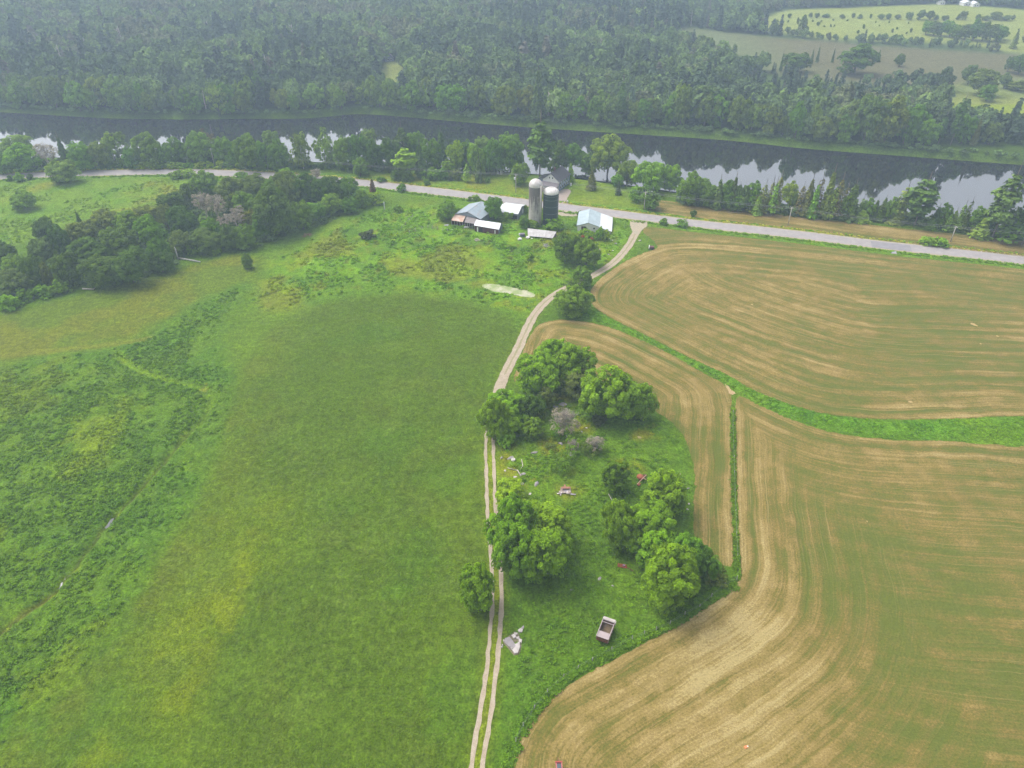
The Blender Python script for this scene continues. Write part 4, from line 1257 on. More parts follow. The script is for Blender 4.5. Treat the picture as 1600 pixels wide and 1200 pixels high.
hedge = [(199, 212, 0), (209, 231, 1), (226, 248, 1), (243, 262, 0), (258, 278, 1), (274, 292, 1), (290, 306, 0), (303, 322, 1), (318, 336, 1), (333, 352, 1), (348, 366, 0), (367, 388, 1), (384, 398, 0), (153, 168, 2), (166, 184, 2), (182, 200, 2)]
hedge.sort()
for i, (a, b, t) in enumerate(hedge):
    plant('bush', a, 252 + (1 if t != 1 else 0), b, 265 + (a > 360), ['mid', 'lime', 'dark'][t], f"{['mid green', 'yellow-green', 'dark'][t]} bush of the roadside hedge by the river, {ORD[i]} from the left", "hedge bushes along the far road edge")
# ------------------------------------------------------------------ right half of the river belt: thin spruces and pines
belt2 = [
    ('broad', 1060, 272, 1098, 318, 'mid'), ('broad', 1082, 282, 1122, 320, 'soft'), ('spruce', 1116, 280, 1130, 324, 'needle'), ('broad', 1124, 285, 1150, 326, 'mid'), ('spruce', 1140, 277, 1153, 326, 'needle'), ('mid', 1150, 290, 1170, 328, 'grey'), ('mid', 1166, 287, 1190, 328, 'mid'),
    ('sparse', 1186, 288, 1200, 332, 'browngreen'), ('sparse', 1198, 284, 1210, 332, 'browngreen'), ('sparse', 1209, 276, 1222, 334, 'browngreen'), ('mid', 1225, 285, 1250, 324, 'lime'), ('sparse', 1245, 290, 1258, 334, 'brown'), ('spruce', 1256, 280, 1272, 336, 'browngreen'), ('sparse', 1272, 278, 1286, 338, 'brown'),
    ('spruce', 1286, 270, 1304, 339, 'grey'), ('sparse', 1303, 280, 1316, 340, 'brown'), ('sparse', 1313, 292, 1325, 340, 'brown'), ('spruce', 1320, 288, 1342, 341, 'needle'), ('sparse', 1340, 308, 1352, 340, 'grey'), ('mid', 1346, 313, 1366, 343, 'mid'), ('spruce', 1362, 312, 1374, 342, 'needle'), ('spruce', 1374, 308, 1386, 342, 'needle'),
    ('mid', 1384, 312, 1404, 346, 'soft'), ('sparse', 1402, 292, 1420, 346, 'grey'), ('pine', 1414, 284, 1466, 352, 'pine'), ('spruce', 1456, 322, 1470, 354, 'needle'), ('mid', 1464, 320, 1484, 356, 'mid'), ('spruce', 1484, 328, 1496, 358, 'grey'), ('sparse', 1496, 318, 1508, 360, 'grey'), ('sparse', 1506, 312, 1516, 362, 'needle'),
    ('mid', 1510, 326, 1538, 363, 'mid'), ('mid', 1532, 328, 1556, 368, 'dark'), ('pine', 1544, 276, 1594, 374, 'pine'), ('mid', 1572, 324, 1602, 374, 'dark'), ('pine', 1594, 318, 1626, 382, 'pine'), ('spruce', 1622, 318, 1640, 384, 'needle'),
]
_extra = []
for _i, (k, x0, y0, x1, y1, tone) in enumerate(belt2):
    if k in ('sparse', 'spruce', 'mid') and x0 not in (1225,):
        d_ = [7, -6, 9, -8][_i % 4]
        _extra.append((['sparse', 'spruce', 'mid'][(_i * 7) % 3], x0 + d_, y0 + 9 + (_i * 5) % 9, x1 + d_, y1 + 1, ['needle', 'mid', 'browngreen', 'soft'][_i % 4]))
belt2 = sorted(belt2 + _extra, key=lambda q: q[1] + q[3])
marks2 = [(1050, "the leafy lawn-side row"), (1237, "the yellow-green tree"), (1440, "the broad bank pine"), (1569, "the leaning bank pine")]
names2 = {1225: "yellow-green leafy tree standing among thin spruces on the right bank", 1414: "broad full pine on the near bank behind the riverside hay strip", 1544: "tall leaning pine on the near bank close to the right edge"}
cnt = {}
for k, x0, y0, x1, y1, tone in belt2:
    if x0 in names2:
        lab = names2[x0]
    else:
        mk = [m for m in marks2 if m[0] < (x0 + x1) / 2][-1]
        cnt[mk] = cnt.get(mk, 0) + 1
        lab = f"{TNOW[tone]} {KNOW[k]} by the riverside hay strip, {(ORD + ORD2)[cnt[mk] - 1]} right of {mk[1]}"
    wd = {'sparse': 0.55, 'spruce': 0.45, 'mid': 0.15, 'broad': 0.08, 'pine': 0.0}[k] * (x1 - x0) / 2
    plant(k, x0 - wd, y0 + (2 if k in ('sparse', 'spruce') else -1), x1 + wd, y1 + 2, tone, lab, "trees on the bank behind the riverside hay strip")
# ------------------------------------------------------------------ the woodlot at left
wood = [
    ('broad', 48, 340, 90, 376, 'dark'), ('broad', -16, 376, 20, 414, 'dark'), ('broad', 2, 397, 44, 430, 'mid'), ('broad', -8, 424, 50, 462, 'grey'), ('broad', 36, 398, 70, 452, 'dark'), ('broad', 47, 372, 84, 416, 'grey'), ('mid', 64, 402, 86, 460, 'yellow'),
    ('broad', 78, 350, 110, 406, 'dark'), ('broad', 80, 394, 122, 450, 'dark'), ('broad', 106, 342, 154, 386, 'olive'), ('broad', 114, 370, 170, 418, 'dark'), ('broad', 130, 396, 190, 450, 'dark'), ('broad', 156, 354, 214, 406, 'dark'), ('broad', 176, 384, 228, 446, 'dark'),
    ('broad', 216, 336, 258, 390, 'bright'), ('broad', 232, 374, 266, 424, 'mid'), ('broad', 140, 330, 186, 358, 'olive'), ('broad', 178, 330, 222, 366, 'mid'), ('bush', 78, 436, 112, 464, 'mid'), ('bush', 52, 446, 84, 470, 'mid'), ('bush', -4, 456, 32, 488, 'bright'), ('bush', 28, 448, 56, 474, 'mid'),
    ('broad', 208, 320, 254, 352, 'olive'), ('broad', 246, 300, 284, 332, 'dark'), ('broad', 246, 318, 272, 360, 'olive'), ('broad', 262, 322, 308, 376, 'dark'), ('mid', 280, 288, 310, 326, 'grey'), ('broad', 300, 268, 340, 306, 'mid'), ('broad', 336, 278, 390, 330, 'grey'),
    ('bare', 302, 296, 334, 348, 'dead'), ('bare', 320, 300, 358, 350, 'dead'), ('bare', 348, 320, 388, 362, 'dead'), ('bare', 338, 336, 360, 362, 'dead'), ('mid', 376, 326, 402, 360, 'yellow'), ('broad', 314, 340, 348, 384, 'mid'), ('broad', 298, 358, 346, 398, 'grey'), ('broad', 343, 352, 374, 392, 'grey'), ('broad', 363, 350, 402, 390, 'mid'),
    ('broad', 398, 294, 458, 372, 'grey'), ('broad', 382, 272, 420, 304, 'olive'), ('broad', 428, 268, 468, 322, 'grey'), ('broad', 458, 272, 496, 320, 'dark'), ('broad', 488, 276, 524, 322, 'dark'), ('broad', 454, 314, 488, 360, 'mid'), ('broad', 476, 314, 512, 346, 'bright'), ('broad', 408, 276, 436, 308, 'mid'),
    ('broad', 498, 276, 534, 316, 'dark'), ('broad', 528, 278, 560, 314, 'mid'), ('broad', 498, 304, 536, 336, 'mid'), ('broad', 534, 308, 562, 335, 'mid'), ('broad', 555, 296, 578, 325, 'mid'), ('bush', 290, 376, 308, 402, 'bright'), ('bush', 312, 376, 328, 396, 'mid'), ('bush', 326, 384, 346, 400, 'mid'), ('broad', 264, 360, 300, 400, 'grey'), ('broad', 232, 392, 268, 428, 'dark'), ('broad', 360, 300, 400, 340, 'mid'), ('broad', 392, 340, 420, 374, 'mid'),
]
marksw = [(-60, "the picture's left edge"), (75, "the yellowish tree"), (237, "the bright two-tier tree"), (318, "the bare grey trunks"), (390, "the pale yellow tree"), (428, "the big grey-green dome")]
namesw = {('mid', 64): "yellowish slim tree at the left end of the woodlot front", ('broad', 216): "bright two-tier tree in the woodlot front", ('bare', 306): "bare grey tree in the woodlot, leftmost of four", ('bare', 322): "bare grey tree in the woodlot, second of four", ('bare', 350): "bare grey tree in the woodlot, rightmost of four",
          ('bare', 338): "low bare grey tree in the woodlot, third of four", ('mid', 376): "pale yellow thin tree beside the bare trunks", ('broad', 398): "big grey-green domed tree in the middle of the woodlot front"}
wood_s = sorted(wood, key=lambda w: w[1] + w[3])
cnt = {}
for k, x0, y0, x1, y1, tone in wood_s:
    if (k, x0) in namesw:
        lab = namesw[(k, x0)]
    else:
        mk = [m for m in marksw if m[0] < (x0 + x1) / 2][-1]
        front = 'front' if y1 > 372 - 0.22 * (x0 - 200) else 'back'
        key = (mk, front, k)
        cnt[key] = cnt.get(key, 0) + 1
        lab = f"{TNOW[tone]} {KNOW[k]} in the woodlot's {front}, {ORD[cnt[key] - 1]} right of {mk[1]}"
    plant(k, x0, y0, x1, y1, tone, lab, "trees of the left woodlot", trunk_f=0.14)
for i, (a, b, c_, d_, t) in enumerate([(262, 266, 285, 281, 'mid'), (284, 264, 308, 281, 'lime'), (366, 268, 389, 283, 'mid'), (436, 262, 462, 282, 'bright')]):
    plant('bush', a, b, c_, d_, t, ["mid green bush on the near road edge, leftmost above the woodlot", "yellow-green bush on the near road edge above the woodlot", "dark bush on the near road edge halfway along the woodlot", "bright bush where the woodlot hides the road"][i])
# ------------------------------------------------------------------ trees on the far bank and the far wood
def proto_collection(name, meshes):
    c = bpy.data.collections.new(name)
    for i, m in enumerate(meshes):
        o = bpy.data.objects.new(f"{name}_{i:02d}", m)
        c.objects.link(o)
    return c
def scatter(name, P, idx, scl, rot, coll, label=None, tint=None):
    """one object whose points each carry a plant"""
    me = bpy.data.meshes.new(name)
    n = len(P)
    me.vertices.add(n); me.vertices.foreach_set('co', np.asarray(P, np.float32).ravel())
    a = me.attributes.new('pick', 'INT', 'POINT'); a.data.foreach_set('value', np.asarray(idx, np.int32))
    a = me.attributes.new('size', 'FLOAT_VECTOR', 'POINT'); a.data.foreach_set('vector', np.asarray(scl, np.float32).ravel())
    a = me.attributes.new('turn', 'FLOAT_VECTOR', 'POINT'); a.data.foreach_set('vector', np.asarray(rot, np.float32).ravel())
    if tint is not None:
        a = me.attributes.new('tint', 'FLOAT_COLOR', 'POINT'); a.data.foreach_set('color', np.hstack([tint, np.ones((n, 1))]).astype(np.float32).ravel())
    o = link(name, me)
    g = bpy.data.node_groups.new(name, 'GeometryNodeTree')
    g.interface.new_socket('Geometry', in_out='INPUT', socket_type='NodeSocketGeometry')
    g.interface.new_socket('Geometry', in_out='OUTPUT', socket_type='NodeSocketGeometry')
    gi, go = g.nodes.new('NodeGroupInput'), g.nodes.new('NodeGroupOutput')
    ip = g.nodes.new('GeometryNodeInstanceOnPoints'); ci = g.nodes.new('GeometryNodeCollectionInfo')
    ci.inputs['Collection'].default_value = coll
    ci.inputs['Separate Children'].default_value = True
    ci.inputs['Reset Children'].default_value = True
    def named(nm, t):
        q = g.nodes.new('GeometryNodeInputNamedAttribute'); q.data_type = t; q.inputs['Name'].default_value = nm
        return q.outputs['Attribute']
    ip.inputs['Pick Instance'].default_value = True
    L_ = g.links.new
    L_(gi.outputs[0], ip.inputs['Points']); L_(ci.outputs[0], ip.inputs['Instance'])
    L_(named('pick', 'INT'), ip.inputs['Instance Index'])
    L_(named('size', 'FLOAT_VECTOR'), ip.inputs['Scale'])
    er = g.nodes.new('FunctionNodeEulerToRotation')
    L_(named('turn', 'FLOAT_VECTOR'), er.inputs[0]); L_(er.outputs[0], ip.inputs['Rotation'])
    L_(ip.outputs[0], go.inputs[0])
    md = o.modifiers.new('plants', 'NODES'); md.node_group = g
    return tag(o, label, kind='stuff')

def lift(me, dz, scale_z=1.0):
    co = np.empty(len(me.vertices) * 3, np.float32); me.vertices.foreach_get('co', co)
    co = co.reshape(-1, 3); co[:, 2] = co[:, 2] * scale_z + dz
    me.vertices.foreach_set('co', co.ravel()); me.update()
    return me
# far prototypes: unit radius about 1, standing on z = 0, round crowns 2.5 high, conifers 5 high
def far_round(i):
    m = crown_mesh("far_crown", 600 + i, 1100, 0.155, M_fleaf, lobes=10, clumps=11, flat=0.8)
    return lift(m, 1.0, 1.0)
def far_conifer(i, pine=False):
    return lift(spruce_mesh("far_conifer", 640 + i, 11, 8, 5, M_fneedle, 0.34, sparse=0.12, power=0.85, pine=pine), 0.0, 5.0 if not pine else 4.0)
def far_snag(i):
    mb = MB()
    r = random.Random(i)
    mb.tube([(0, 0, 0), (0.05, 0, 2), (0.0, 0.05, 4.6)], [0.10, 0.07, 0.02], 4, cap=False)
    for k in range(16):
        z = 1.2 + k * 0.2; a = r.uniform(0, 6.28); l = r.uniform(0.3, 0.8) * (1.2 - z / 6)
        mb.tube([(0, 0, z), (cos(a) * l, sin(a) * l, z - 0.1)], [0.03, 0.012], 3, cap=False)
    return mb.mesh("far_snag", M_dead)
FAR = [far_round(i) for i in range(6)] + [far_conifer(i) for i in range(3)] + [far_conifer(10 + i, True) for i in range(2)] + [far_snag(3)]
far_col = proto_collection("far_plants", FAR)

# every tree of the far wood, on a jittered grid
fx, fy, cell = -1000, 380, 6.3
ii, jj = np.meshgrid(np.arange(int(2000 / cell)), np.arange(int(760 / cell)))
FXs = fx + (ii.ravel() + rng.random(ii.size)) * cell
FYs = fy + (jj.ravel() + rng.random(ii.size)) * cell
vis = np.abs(FXs) < 0.76 * FYs + 40
FXs, FYs = FXs[vis], FYs[vis]
bankd, bankarc, _, bqy = polydist(far_bank, FXs, FYs)
ok = (FYs > bqy) & (bankd > 1.5)
inset = np.where(FXs > -50, 6.5 + 5 * vnoise(FXs, FYs, 25, 4), 3.5 + 3 * vnoise(FXs, FYs, 20, 4))
ok &= bankd > inset
for k, v in W_FAR.items():
    mg = 1.0 if k in ('clearing', 'glade', 'glade_east') else 2.0
    d = polydist(v, FXs, FYs, True)[0]
    ok &= ~(inside(v, FXs, FYs) | (d < mg))
# open scrub south of the marsh, thin cover on the right
thin_zone = inside(np.array([ground_at(a, b)[:2] for a, b in [(1040, 50), (1120, 92), (1180, 108), (1250, 120), (1330, 130), (1480, 136), (1640, 124), (1720, 150), (1600, 158), (1488, 160), (1400, 150), (1300, 142), (1200, 128), (1100, 112), (1030, 90)]]), FXs, FYs)
ok &= ~(thin_zone & (rng.random(len(FXs)) < 0.55))
ridge = inside(np.array([ground_at(a, b)[:2] for a, b in [(1150, 36), (1180, 46), (1250, 56), (1400, 64), (1520, 70), (1580, 82), (1700, 96), (1600, 88), (1440, 77), (1240, 62)]]), FXs, FYs)
FXs, FYs, bankd, ridge_ = FXs[ok], FYs[ok], bankd[ok], ridge[ok]
spn = fbm(FXs, FYs, 85, 401, 3)
spn2 = fbm(FXs, FYs, 30, 402, 2)
u = rng.random(len(FXs))
pc = np.clip(0.03 + 1.6 * (spn - 0.48) + 0.8 * (spn2 - 0.5) + 0.22 * (FXs > 60) * (bankd < 120), 0.03, 0.85)
plant_ = inside(np.array([ground_at(a, b)[:2] for a, b in [(1150, 118), (1230, 112), (1300, 122), (1380, 140), (1400, 170), (1340, 190), (1240, 180), (1160, 150)]]), FXs, FYs)
pc = np.where(plant_, 0.92, pc)
conif = u < pc
u2 = rng.random(len(FXs))
pick = np.where(conif, np.where(u2 < 0.62, rng.integers(6, 9, len(FXs)), rng.integers(9, 11, len(FXs))), rng.integers(0, 6, len(FXs)))
pick = np.where(rng.random(len(FXs)) < 0.014, 11, pick)
big = (0.62 + 0.7 * fbm(FXs, FYs, 40, 403, 2)) * np.where(rng.random(len(FXs)) < 0.12, 1.25, 1.0)
hgt = np.where(conif, rng.uniform(13, 23, len(FXs)), rng.uniform(11, 18, len(FXs))) * big
hgt = np.where((FXs < 40) & (bankd < 60), hgt * 1.05, hgt)
hgt = np.where(plant_, 9 + 3 * rng.random(len(FXs)), hgt)
hgt = np.where(ridge_, hgt * 0.55, hgt)
hgt = np.where((FXs > at(1180, 150)[0]) & (FYs > at(1300, 170)[1]), hgt * 0.75, hgt)
rad = np.where(conif, hgt * rng.uniform(0.16, 0.23, len(FXs)), hgt * rng.uniform(0.32, 0.46, len(FXs)))
uz = np.where(pick >= 11, 5.0, np.where(pick >= 9, 4.0, np.where(pick >= 6, 5.0, 2.0)))
# the front row, nearest the water, is planted tree by tree below
front = bankd < np.where(FXs > -50, 22, 15)
order = np.argsort(bankd + 6 * rng.random(len(FXs)))
fr = [i for i in order if front[i] and abs(FXs[i]) < 0.72 * FYs[i] + 10 and hgt[i] > 8.0 and pick[i] != 11]
chosen, grid = [], {}
for i in fr:
    key = (int(FXs[i] // 6.0))
    if grid.get(key, 0) >= 1:
        continue
    grid[key] = grid.get(key, 0) + 1
    chosen.append(i)
chosen = sorted(chosen[:112], key=lambda i: FXs[i] / FYs[i])
rest = np.ones(len(FXs), bool); rest[chosen] = False
zf = H(FXs, FYs)
hgt = np.minimum(hgt, 23.0)
Pf = np.stack([FXs, FYs, zf - 0.2], 1)[rest]
Sf = np.stack([rad, rad, hgt / uz], 1)[rest]
Rf = np.stack([rng.normal(0, .04, len(FXs)), rng.normal(0, .04, len(FXs)), rng.uniform(0, 6.28, len(FXs))], 1)[rest]
pal = 1.36 * np.array([(0.060, 0.092, 0.036), (0.078, 0.122, 0.036), (0.098, 0.150, 0.040), (0.118, 0.176, 0.042), (0.105, 0.120, 0.055)])
pi_ = np.clip((fbm(FXs, FYs, 55, 411, 2) - 0.5) * 9 + 1.6 + 0.9 * rng.normal(size=len(FXs)), 0, 3.999)
lo_i = np.floor(pi_).astype(int); fr_ = (pi_ - lo_i)[:, None]
tf = pal[lo_i] * (1 - fr_) + pal[lo_i + 1] * fr_
tn = np.array([0.056, 0.088, 0.046])[None] * rng.uniform(0.8, 1.3, (len(FXs), 1)) + (rng.random((len(FXs), 1)) < 0.06) * np.array([0.07, 0.035, 0.035])
tf = np.where((pick >= 6)[:, None], tn, tf)
scatter("far_forest", Pf, pick[rest], Sf, Rf, far_col, "hazy mixed forest beyond the river, seen as one mass", tint=tf[rest])
bounds = [(-1.0, "the left edge"), (at(165, 185)[0] / at(165, 185)[1], "the shore patch"), (at(525, 181)[0] / at(525, 181)[1], "the sandy spit"), (at(845, 200)[0] / at(845, 200)[1], "the towering pine"), (at(1060, 214)[0] / at(1060, 214)[1], "the lawn-side row"), (at(1440, 248)[0] / at(1440, 248)[1], "the broad bank pine")]
cnt = {}
for i in chosen:
    b = [q for q in bounds if q[0] <= FXs[i] / FYs[i]]
    b = (b or bounds[:1])[-1][1]
    cnt[b] = cnt.get(b, 0) + 1
    kind = 'pine' if pick[i] in (9, 10) else ('spruce' if pick[i] >= 6 else 'mid')
    tone = TR.choice(['needle', 'needle', 'pine', 'browngreen']) if kind != 'mid' else TR.choice(['soft', 'mid', 'mid', 'grey', 'olive'])
    n_ = cnt[b] - 1
    lab = f"{TNOW[tone]} {KNOW[kind]} on the far shore, {(ORD + ORD2)[n_]} right of {b}"
    hh = float(hgt[i]) * (TR.uniform(1.1, 1.45) if FXs[i] > 60 else TR.uniform(1.0, 1.15))
    hh = min(hh, 25.0 if FXs[i] < 60 else 28.0)
    if kind == 'mid':
        plant_at('mid', FXs[i], FYs[i], zf[i], float(rad[i]), hh * 0.5, tone, lab, "front row of trees on the far shore", trunk_f=0.12)
    else:
        plant_at(kind, FXs[i], FYs[i], zf[i], float(rad[i]), hh, tone, lab, "front row of trees on the far shore")

# undergrowth between the trees on both banks and in the woodlot
def in_band(line, lo, hi, n, seed, side=1):
    g = np.random.default_rng(seed)
    L = np.array(line); seg = np.hypot(*np.diff(L, axis=0).T); S = np.concatenate([[0], np.cumsum(seg)])
    s = g.uniform(0, S[-1], n); px, py = np.interp(s, S, L[:, 0]), np.interp(s, S, L[:, 1])
    tx, ty = np.interp(s + 1, S, L[:, 0]) - np.interp(s - 1, S, L[:, 0]), np.interp(s + 1, S, L[:, 1]) - np.interp(s - 1, S, L[:, 1])
    tl = np.maximum(np.hypot(tx, ty), 1e-6)
    o = g.uniform(lo, hi, n) * side
    return px - ty / tl * o, py + tx / tl * o
ux, uy, us = [], [], []
a, b = in_band(wsm([(-60, 264), (100, 261), (300, 260), (430, 263), (520, 264), (640, 269), (700, 268), (770, 272)], 2, False), -1, 9, 420, 1); ux.append(a); uy.append(b); us.append(np.full(len(a), 1.5))
a, b = in_band(wsm([(1060, 316), (1120, 321), (1220, 333), (1330, 341), (1420, 350), (1500, 361), (1600, 372), (1700, 384)], 2, False), -1.5, 8, 420, 2); ux.append(a); uy.append(b); us.append(np.full(len(a), 1.9))
a, b = in_band(far_bank, -9, -4, 500, 3, -1); sel = a > -40; ux.append(a[sel]); uy.append(b[sel]); us.append(np.full(sel.sum(), 1.5))
a, b = in_band(far_bank, -6, -1.8, 500, 4, -1); sel = a < -20; ux.append(a[sel]); uy.append(b[sel]); us.append(np.full(sel.sum(), 1.3))
wp = wsm([(-30, 470), (60, 460), (130, 447), (220, 440), (300, 398), (400, 386), (470, 362), (560, 330), (575, 300), (500, 290), (420, 296), (340, 312), (250, 330), (180, 356), (100, 372), (20, 410), (-30, 430)], 2)
g_ = np.random.default_rng(9)
lo, hi = wp.min(0), wp.max(0)
a = g_.uniform(lo[0], hi[0], 1500); b = g_.uniform(lo[1], hi[1], 1500); sel = inside(wp, a, b)
ux.append(a[sel]); uy.append(b[sel]); us.append(np.full(sel.sum(), 1.6))
ux, uy, us = np.concatenate(ux), np.concatenate(uy), np.concatenate(us)
near_w = (river_sd(ux, uy) > 0.5)
ux, uy, us = ux[near_w], uy[near_w], us[near_w] * rng.uniform(0.6, 1.4, near_w.sum())
def under_crown(i):
    return lift(crown_mesh("undergrowth_crown", 660 + i, 300, 0.26, M_fleaf, lobes=7, clumps=8, flat=0.4), 0.45, 0.8)
und_col = proto_collection("undergrowth_plants", [under_crown(i) for i in range(4)])
scatter("undergrowth", np.stack([ux, uy, H(ux, uy) - 0.1], 1), rng.integers(0, 4, len(ux)), np.stack([us, us, us * rng.uniform(.7, 1.3, len(us))], 1), np.stack([us * 0, us * 0, rng.uniform(0, 6.28, len(us))], 1), und_col, "low scrub under the trees along the banks and in the woodlot", tint=np.array([0.085, 0.140, 0.034])[None] * rng.uniform(0.7, 1.35, (len(ux), 1)))

# trees standing one by one in the fields beyond the river
def far_single(px, py, w, h, kind, tone, lab, group="trees dotted over the far fields"):
    if 'dot-like' in lab or 'hedgerow' in lab: w, h = w * .85, h * .9
    x, y, z = ground_at(px, py)
    s = FPX / depth_of(x, y, z)
    th = atan2(CAMH - z, sqrt(x * x + y * y))
    if kind in ('spruce', 'pine', 'sparse'):
        plant_at(kind, x, y, z, w / 2 / s, h / s / cos(th), tone, lab, group)
    else:
        plant_at(kind, x, y, z, w / 2 / s, h / 2 / s, tone, lab, group)
row_up = [(1233, 28, 8, 8), (1266, 28, 8, 9), (1276, 28, 9, 9), (1290, 27, 16, 6), (1315, 29, 10, 8), (1333, 28, 7, 9), (1343, 29, 10, 7), (1360, 29, 5, 8), (1376, 30, 12, 10), (1388, 30, 11, 10), (1402, 30, 12, 9), (1420, 31, 14, 13), (1437, 31, 16, 16), (1452, 31, 16, 17), (1462, 31, 10, 8), (1476, 32, 12, 9), (1496, 31, 9, 10), (1504, 31, 14, 15), (1527, 32, 9, 12), (1540, 32, 16, 8), (1556, 31, 22, 14), (1572, 32, 16, 10), (1582, 31, 8, 8)]
for i, (px, py, w, h) in enumerate(row_up):
    far_single(px, py, w, h, 'mid', 'grey', f"hazy hedgerow tree across the far green field, {(ORD + ORD2)[i]} from the left")
dots = [(1185, 33, 4, 5), (1193, 33, 5, 5), (1214, 34, 7, 5), (1222, 36, 8, 6), (1231, 35, 5, 5), (1246, 38, 6, 11), (1270, 34, 4, 5), (1278, 40, 7, 7), (1288, 42, 4, 4), (1298, 42, 4, 6), (1303, 42, 4, 5), (1324, 33, 5, 4), (1302, 32, 5, 4), (1283, 34, 5, 4), (1349, 45, 5, 8), (1368, 36, 3, 5), (1374, 41, 3, 4), (1389, 36, 3, 5), (1401, 46, 4, 6), (1394, 51, 5, 7), (1419, 37, 3, 4), (1423, 51, 5, 8), (1340, 53, 5, 7), (1591, 47, 3, 4), (1416, 53, 4, 5)]
for i, (px, py, w, h) in enumerate(dots):
    row = 'upper' if py < 38 else ('middle' if py < 46 else 'lower')
    k_ = [q for q in sorted(dots) if ('upper' if q[1] < 38 else ('middle' if q[1] < 46 else 'lower')) == row].index((px, py, w, h))
    far_single(px, py, w, h, 'bush' if h < 7 else 'mid', 'grey', f"dot-like tree on the far green field, {ORD[k_]} from left in its {row} part")
grove = [(1446, 54, 18, 21), (1458, 56, 18, 22), (1470, 56, 20, 22), (1483, 58, 18, 22), (1494, 60, 18, 20), (1506, 62, 22, 26), (1520, 63, 22, 30), (1534, 64, 24, 32), (1546, 65, 20, 26), (1556, 65, 20, 26), (1564, 62, 16, 20)]
for i, (px, py, w, h) in enumerate(grove):
    far_single(px, py, w, h, 'mid', TR.choice(['grey', 'mid']), f"tree of the dense grove on the far green field, {ORD[i]} from the left", "grove on the far green field")
big_ = [(1334, 116, 58, 44, 'mid', 'dark', "huge round dark tree standing out above the wood by the marsh"), (1242, 112, 40, 30, 'mid', 'dark', "dark round tree left of the huge round one"), (1267, 100, 6, 20, 'spruce', 'needle', "left thin spire by the marsh edge"), (1276, 98, 6, 22, 'spruce', 'needle', "middle thin spire by the marsh edge"), (1300, 98, 5, 20, 'spruce', 'needle', "right thin spire by the marsh edge"), (1219, 112, 6, 26, 'spruce', 'needle', "thin spire at the gap left of the dark round tree"),
        (1371, 96, 7, 16, 'spruce', 'needle', "spire right of the huge round tree"), (1404, 104, 16, 22, 'mid', 'grey', "crooked dark tree right of the spires"), (1146, 84, 10, 14, 'mid', 'grey', "upright tree at the left end of the marsh"), (1105, 74, 22, 14, 'mid', 'grey', "grey tree clump in the field left of the marsh"), (1582, 76, 12, 26, 'spruce', 'grey', "tall narrow tree at the right end of the far grove"),
        (1574, 112, 14, 24, 'mid', 'dark', "tree left of the pair at the right edge of the marsh"), (1590, 116, 30, 34, 'mid', 'dark', "larger tree of the pair at the right edge of the marsh"), (1530, 148, 44, 40, 'mid', 'grey', "round tree group standing before the right green field"), (1540, 158, 24, 26, 'mid', 'mid', "bushy tree at the near edge of the right green field"), (1568, 138, 20, 22, 'mid', 'grey', "tree behind the right green field"), (1590, 142, 30, 16, 'mid', 'grey', "low wide tree behind the right green field"), (1512, 132, 26, 34, 'mid', 'grey', "tall tree left of the group before the right green field"), (1254, 52, 16, 26, 'mid', 'grey', "tall rounded tree at the left end of the far green field"),
        (1060, 30, 40, 12, 'mid', 'grey', "hazy wide tree at the left end of the distant fields"), (1600, 66, 10, 12, 'mid', 'grey', "small tree beyond the grove at the right edge")]
for px, py, w, h, k, t, lab in big_:
    far_single(px, py, w, h, k, t, lab, "trees around the far marsh and fields")

# weeds and tussocks
def weed_plant(i):
    g = np.random.default_rng(700 + i)
    m = 26
    P = np.stack([g.normal(0, .42, m), g.normal(0, .42, m), g.uniform(0.05, 0.75, m)], 1)
    V, Q = leaf_quads(P, np.stack([g.normal(0, .6, m), g.normal(0, .6, m), np.full(m, .9)], 1), np.full(m, 0.46), g, 1.5)
    return np_mesh("weed_plant", V, Q, M_weed, fattrs={'leaf': np.clip(0.2 + P[:, 2] * 0.9 + g.normal(0, .15, m), 0, 1)}, smooth_shade=False)
weed_col = proto_collection("weed_plants", [weed_plant(i) for i in range(5)])
def weeds_in(poly, n, smin, smax, seed, noise_scale=6, thr=0.45):
    g = np.random.default_rng(seed)
    lo, hi = np.maximum(poly.min(0), [-260, 45]), np.minimum(poly.max(0), [300, 460])
    x = g.uniform(lo[0], hi[0], n); y = g.uniform(lo[1], hi[1], n)
    k = inside(poly, x, y) & (fbm(x, y, noise_scale, seed, 2) + 0.25 * (g.random(n) - 0.5) > thr)
    k &= (polydist(W_TRACK, x, y)[0] > 2.2) & (polydist(W_STREAM, x, y)[0] > 1.2) & ~inside(W_POND, x, y) & (polydist(W_ROAD, x, y)[0] > 5)
    for pz in (W_UP, W_MID, W_LOW, W_RIV):
        k &= ~inside(pz, x, y)
    ed = polydist(poly, x, y, True)[0]
    k &= g.random(n) < np.clip(ed / 9.0, 0.12, 1)
    x, y = x[k], y[k]
    return x, y, g.uniform(smin, smax, len(x))
parts_ = [weeds_in(W_WEEDS, 30000, 0.28, 0.62, 801, 5, 0.42), weeds_in(W_YARD, 9000, 0.4, 0.9, 802, 7, 0.50), weeds_in(W_STRIP, 110000, 0.22, 0.46, 803, 5, 0.34), weeds_in(W_ISL, 9000, 0.3, 0.6, 804, 5, 0.50), weeds_in(W_MEADOW, 70000, 0.09, 0.20, 806, 7, 0.36), weeds_in(W_UL, 7000, 0.35, 0.7, 805, 9, 0.52)]
hl = wsm([(1145, 640), (1146, 760), (1151, 880), (1152, 905)], 2, False)
a, b = in_band(hl, -0.35, 0.35, 420, 5)
parts_.append((a, b, rng.uniform(0.35, 0.75, len(a))))
a, b = in_band(W_ROAD, -6.5, -4.3, 2600, 6); parts_.append((a, b, rng.uniform(0.35, 0.7, len(a))))
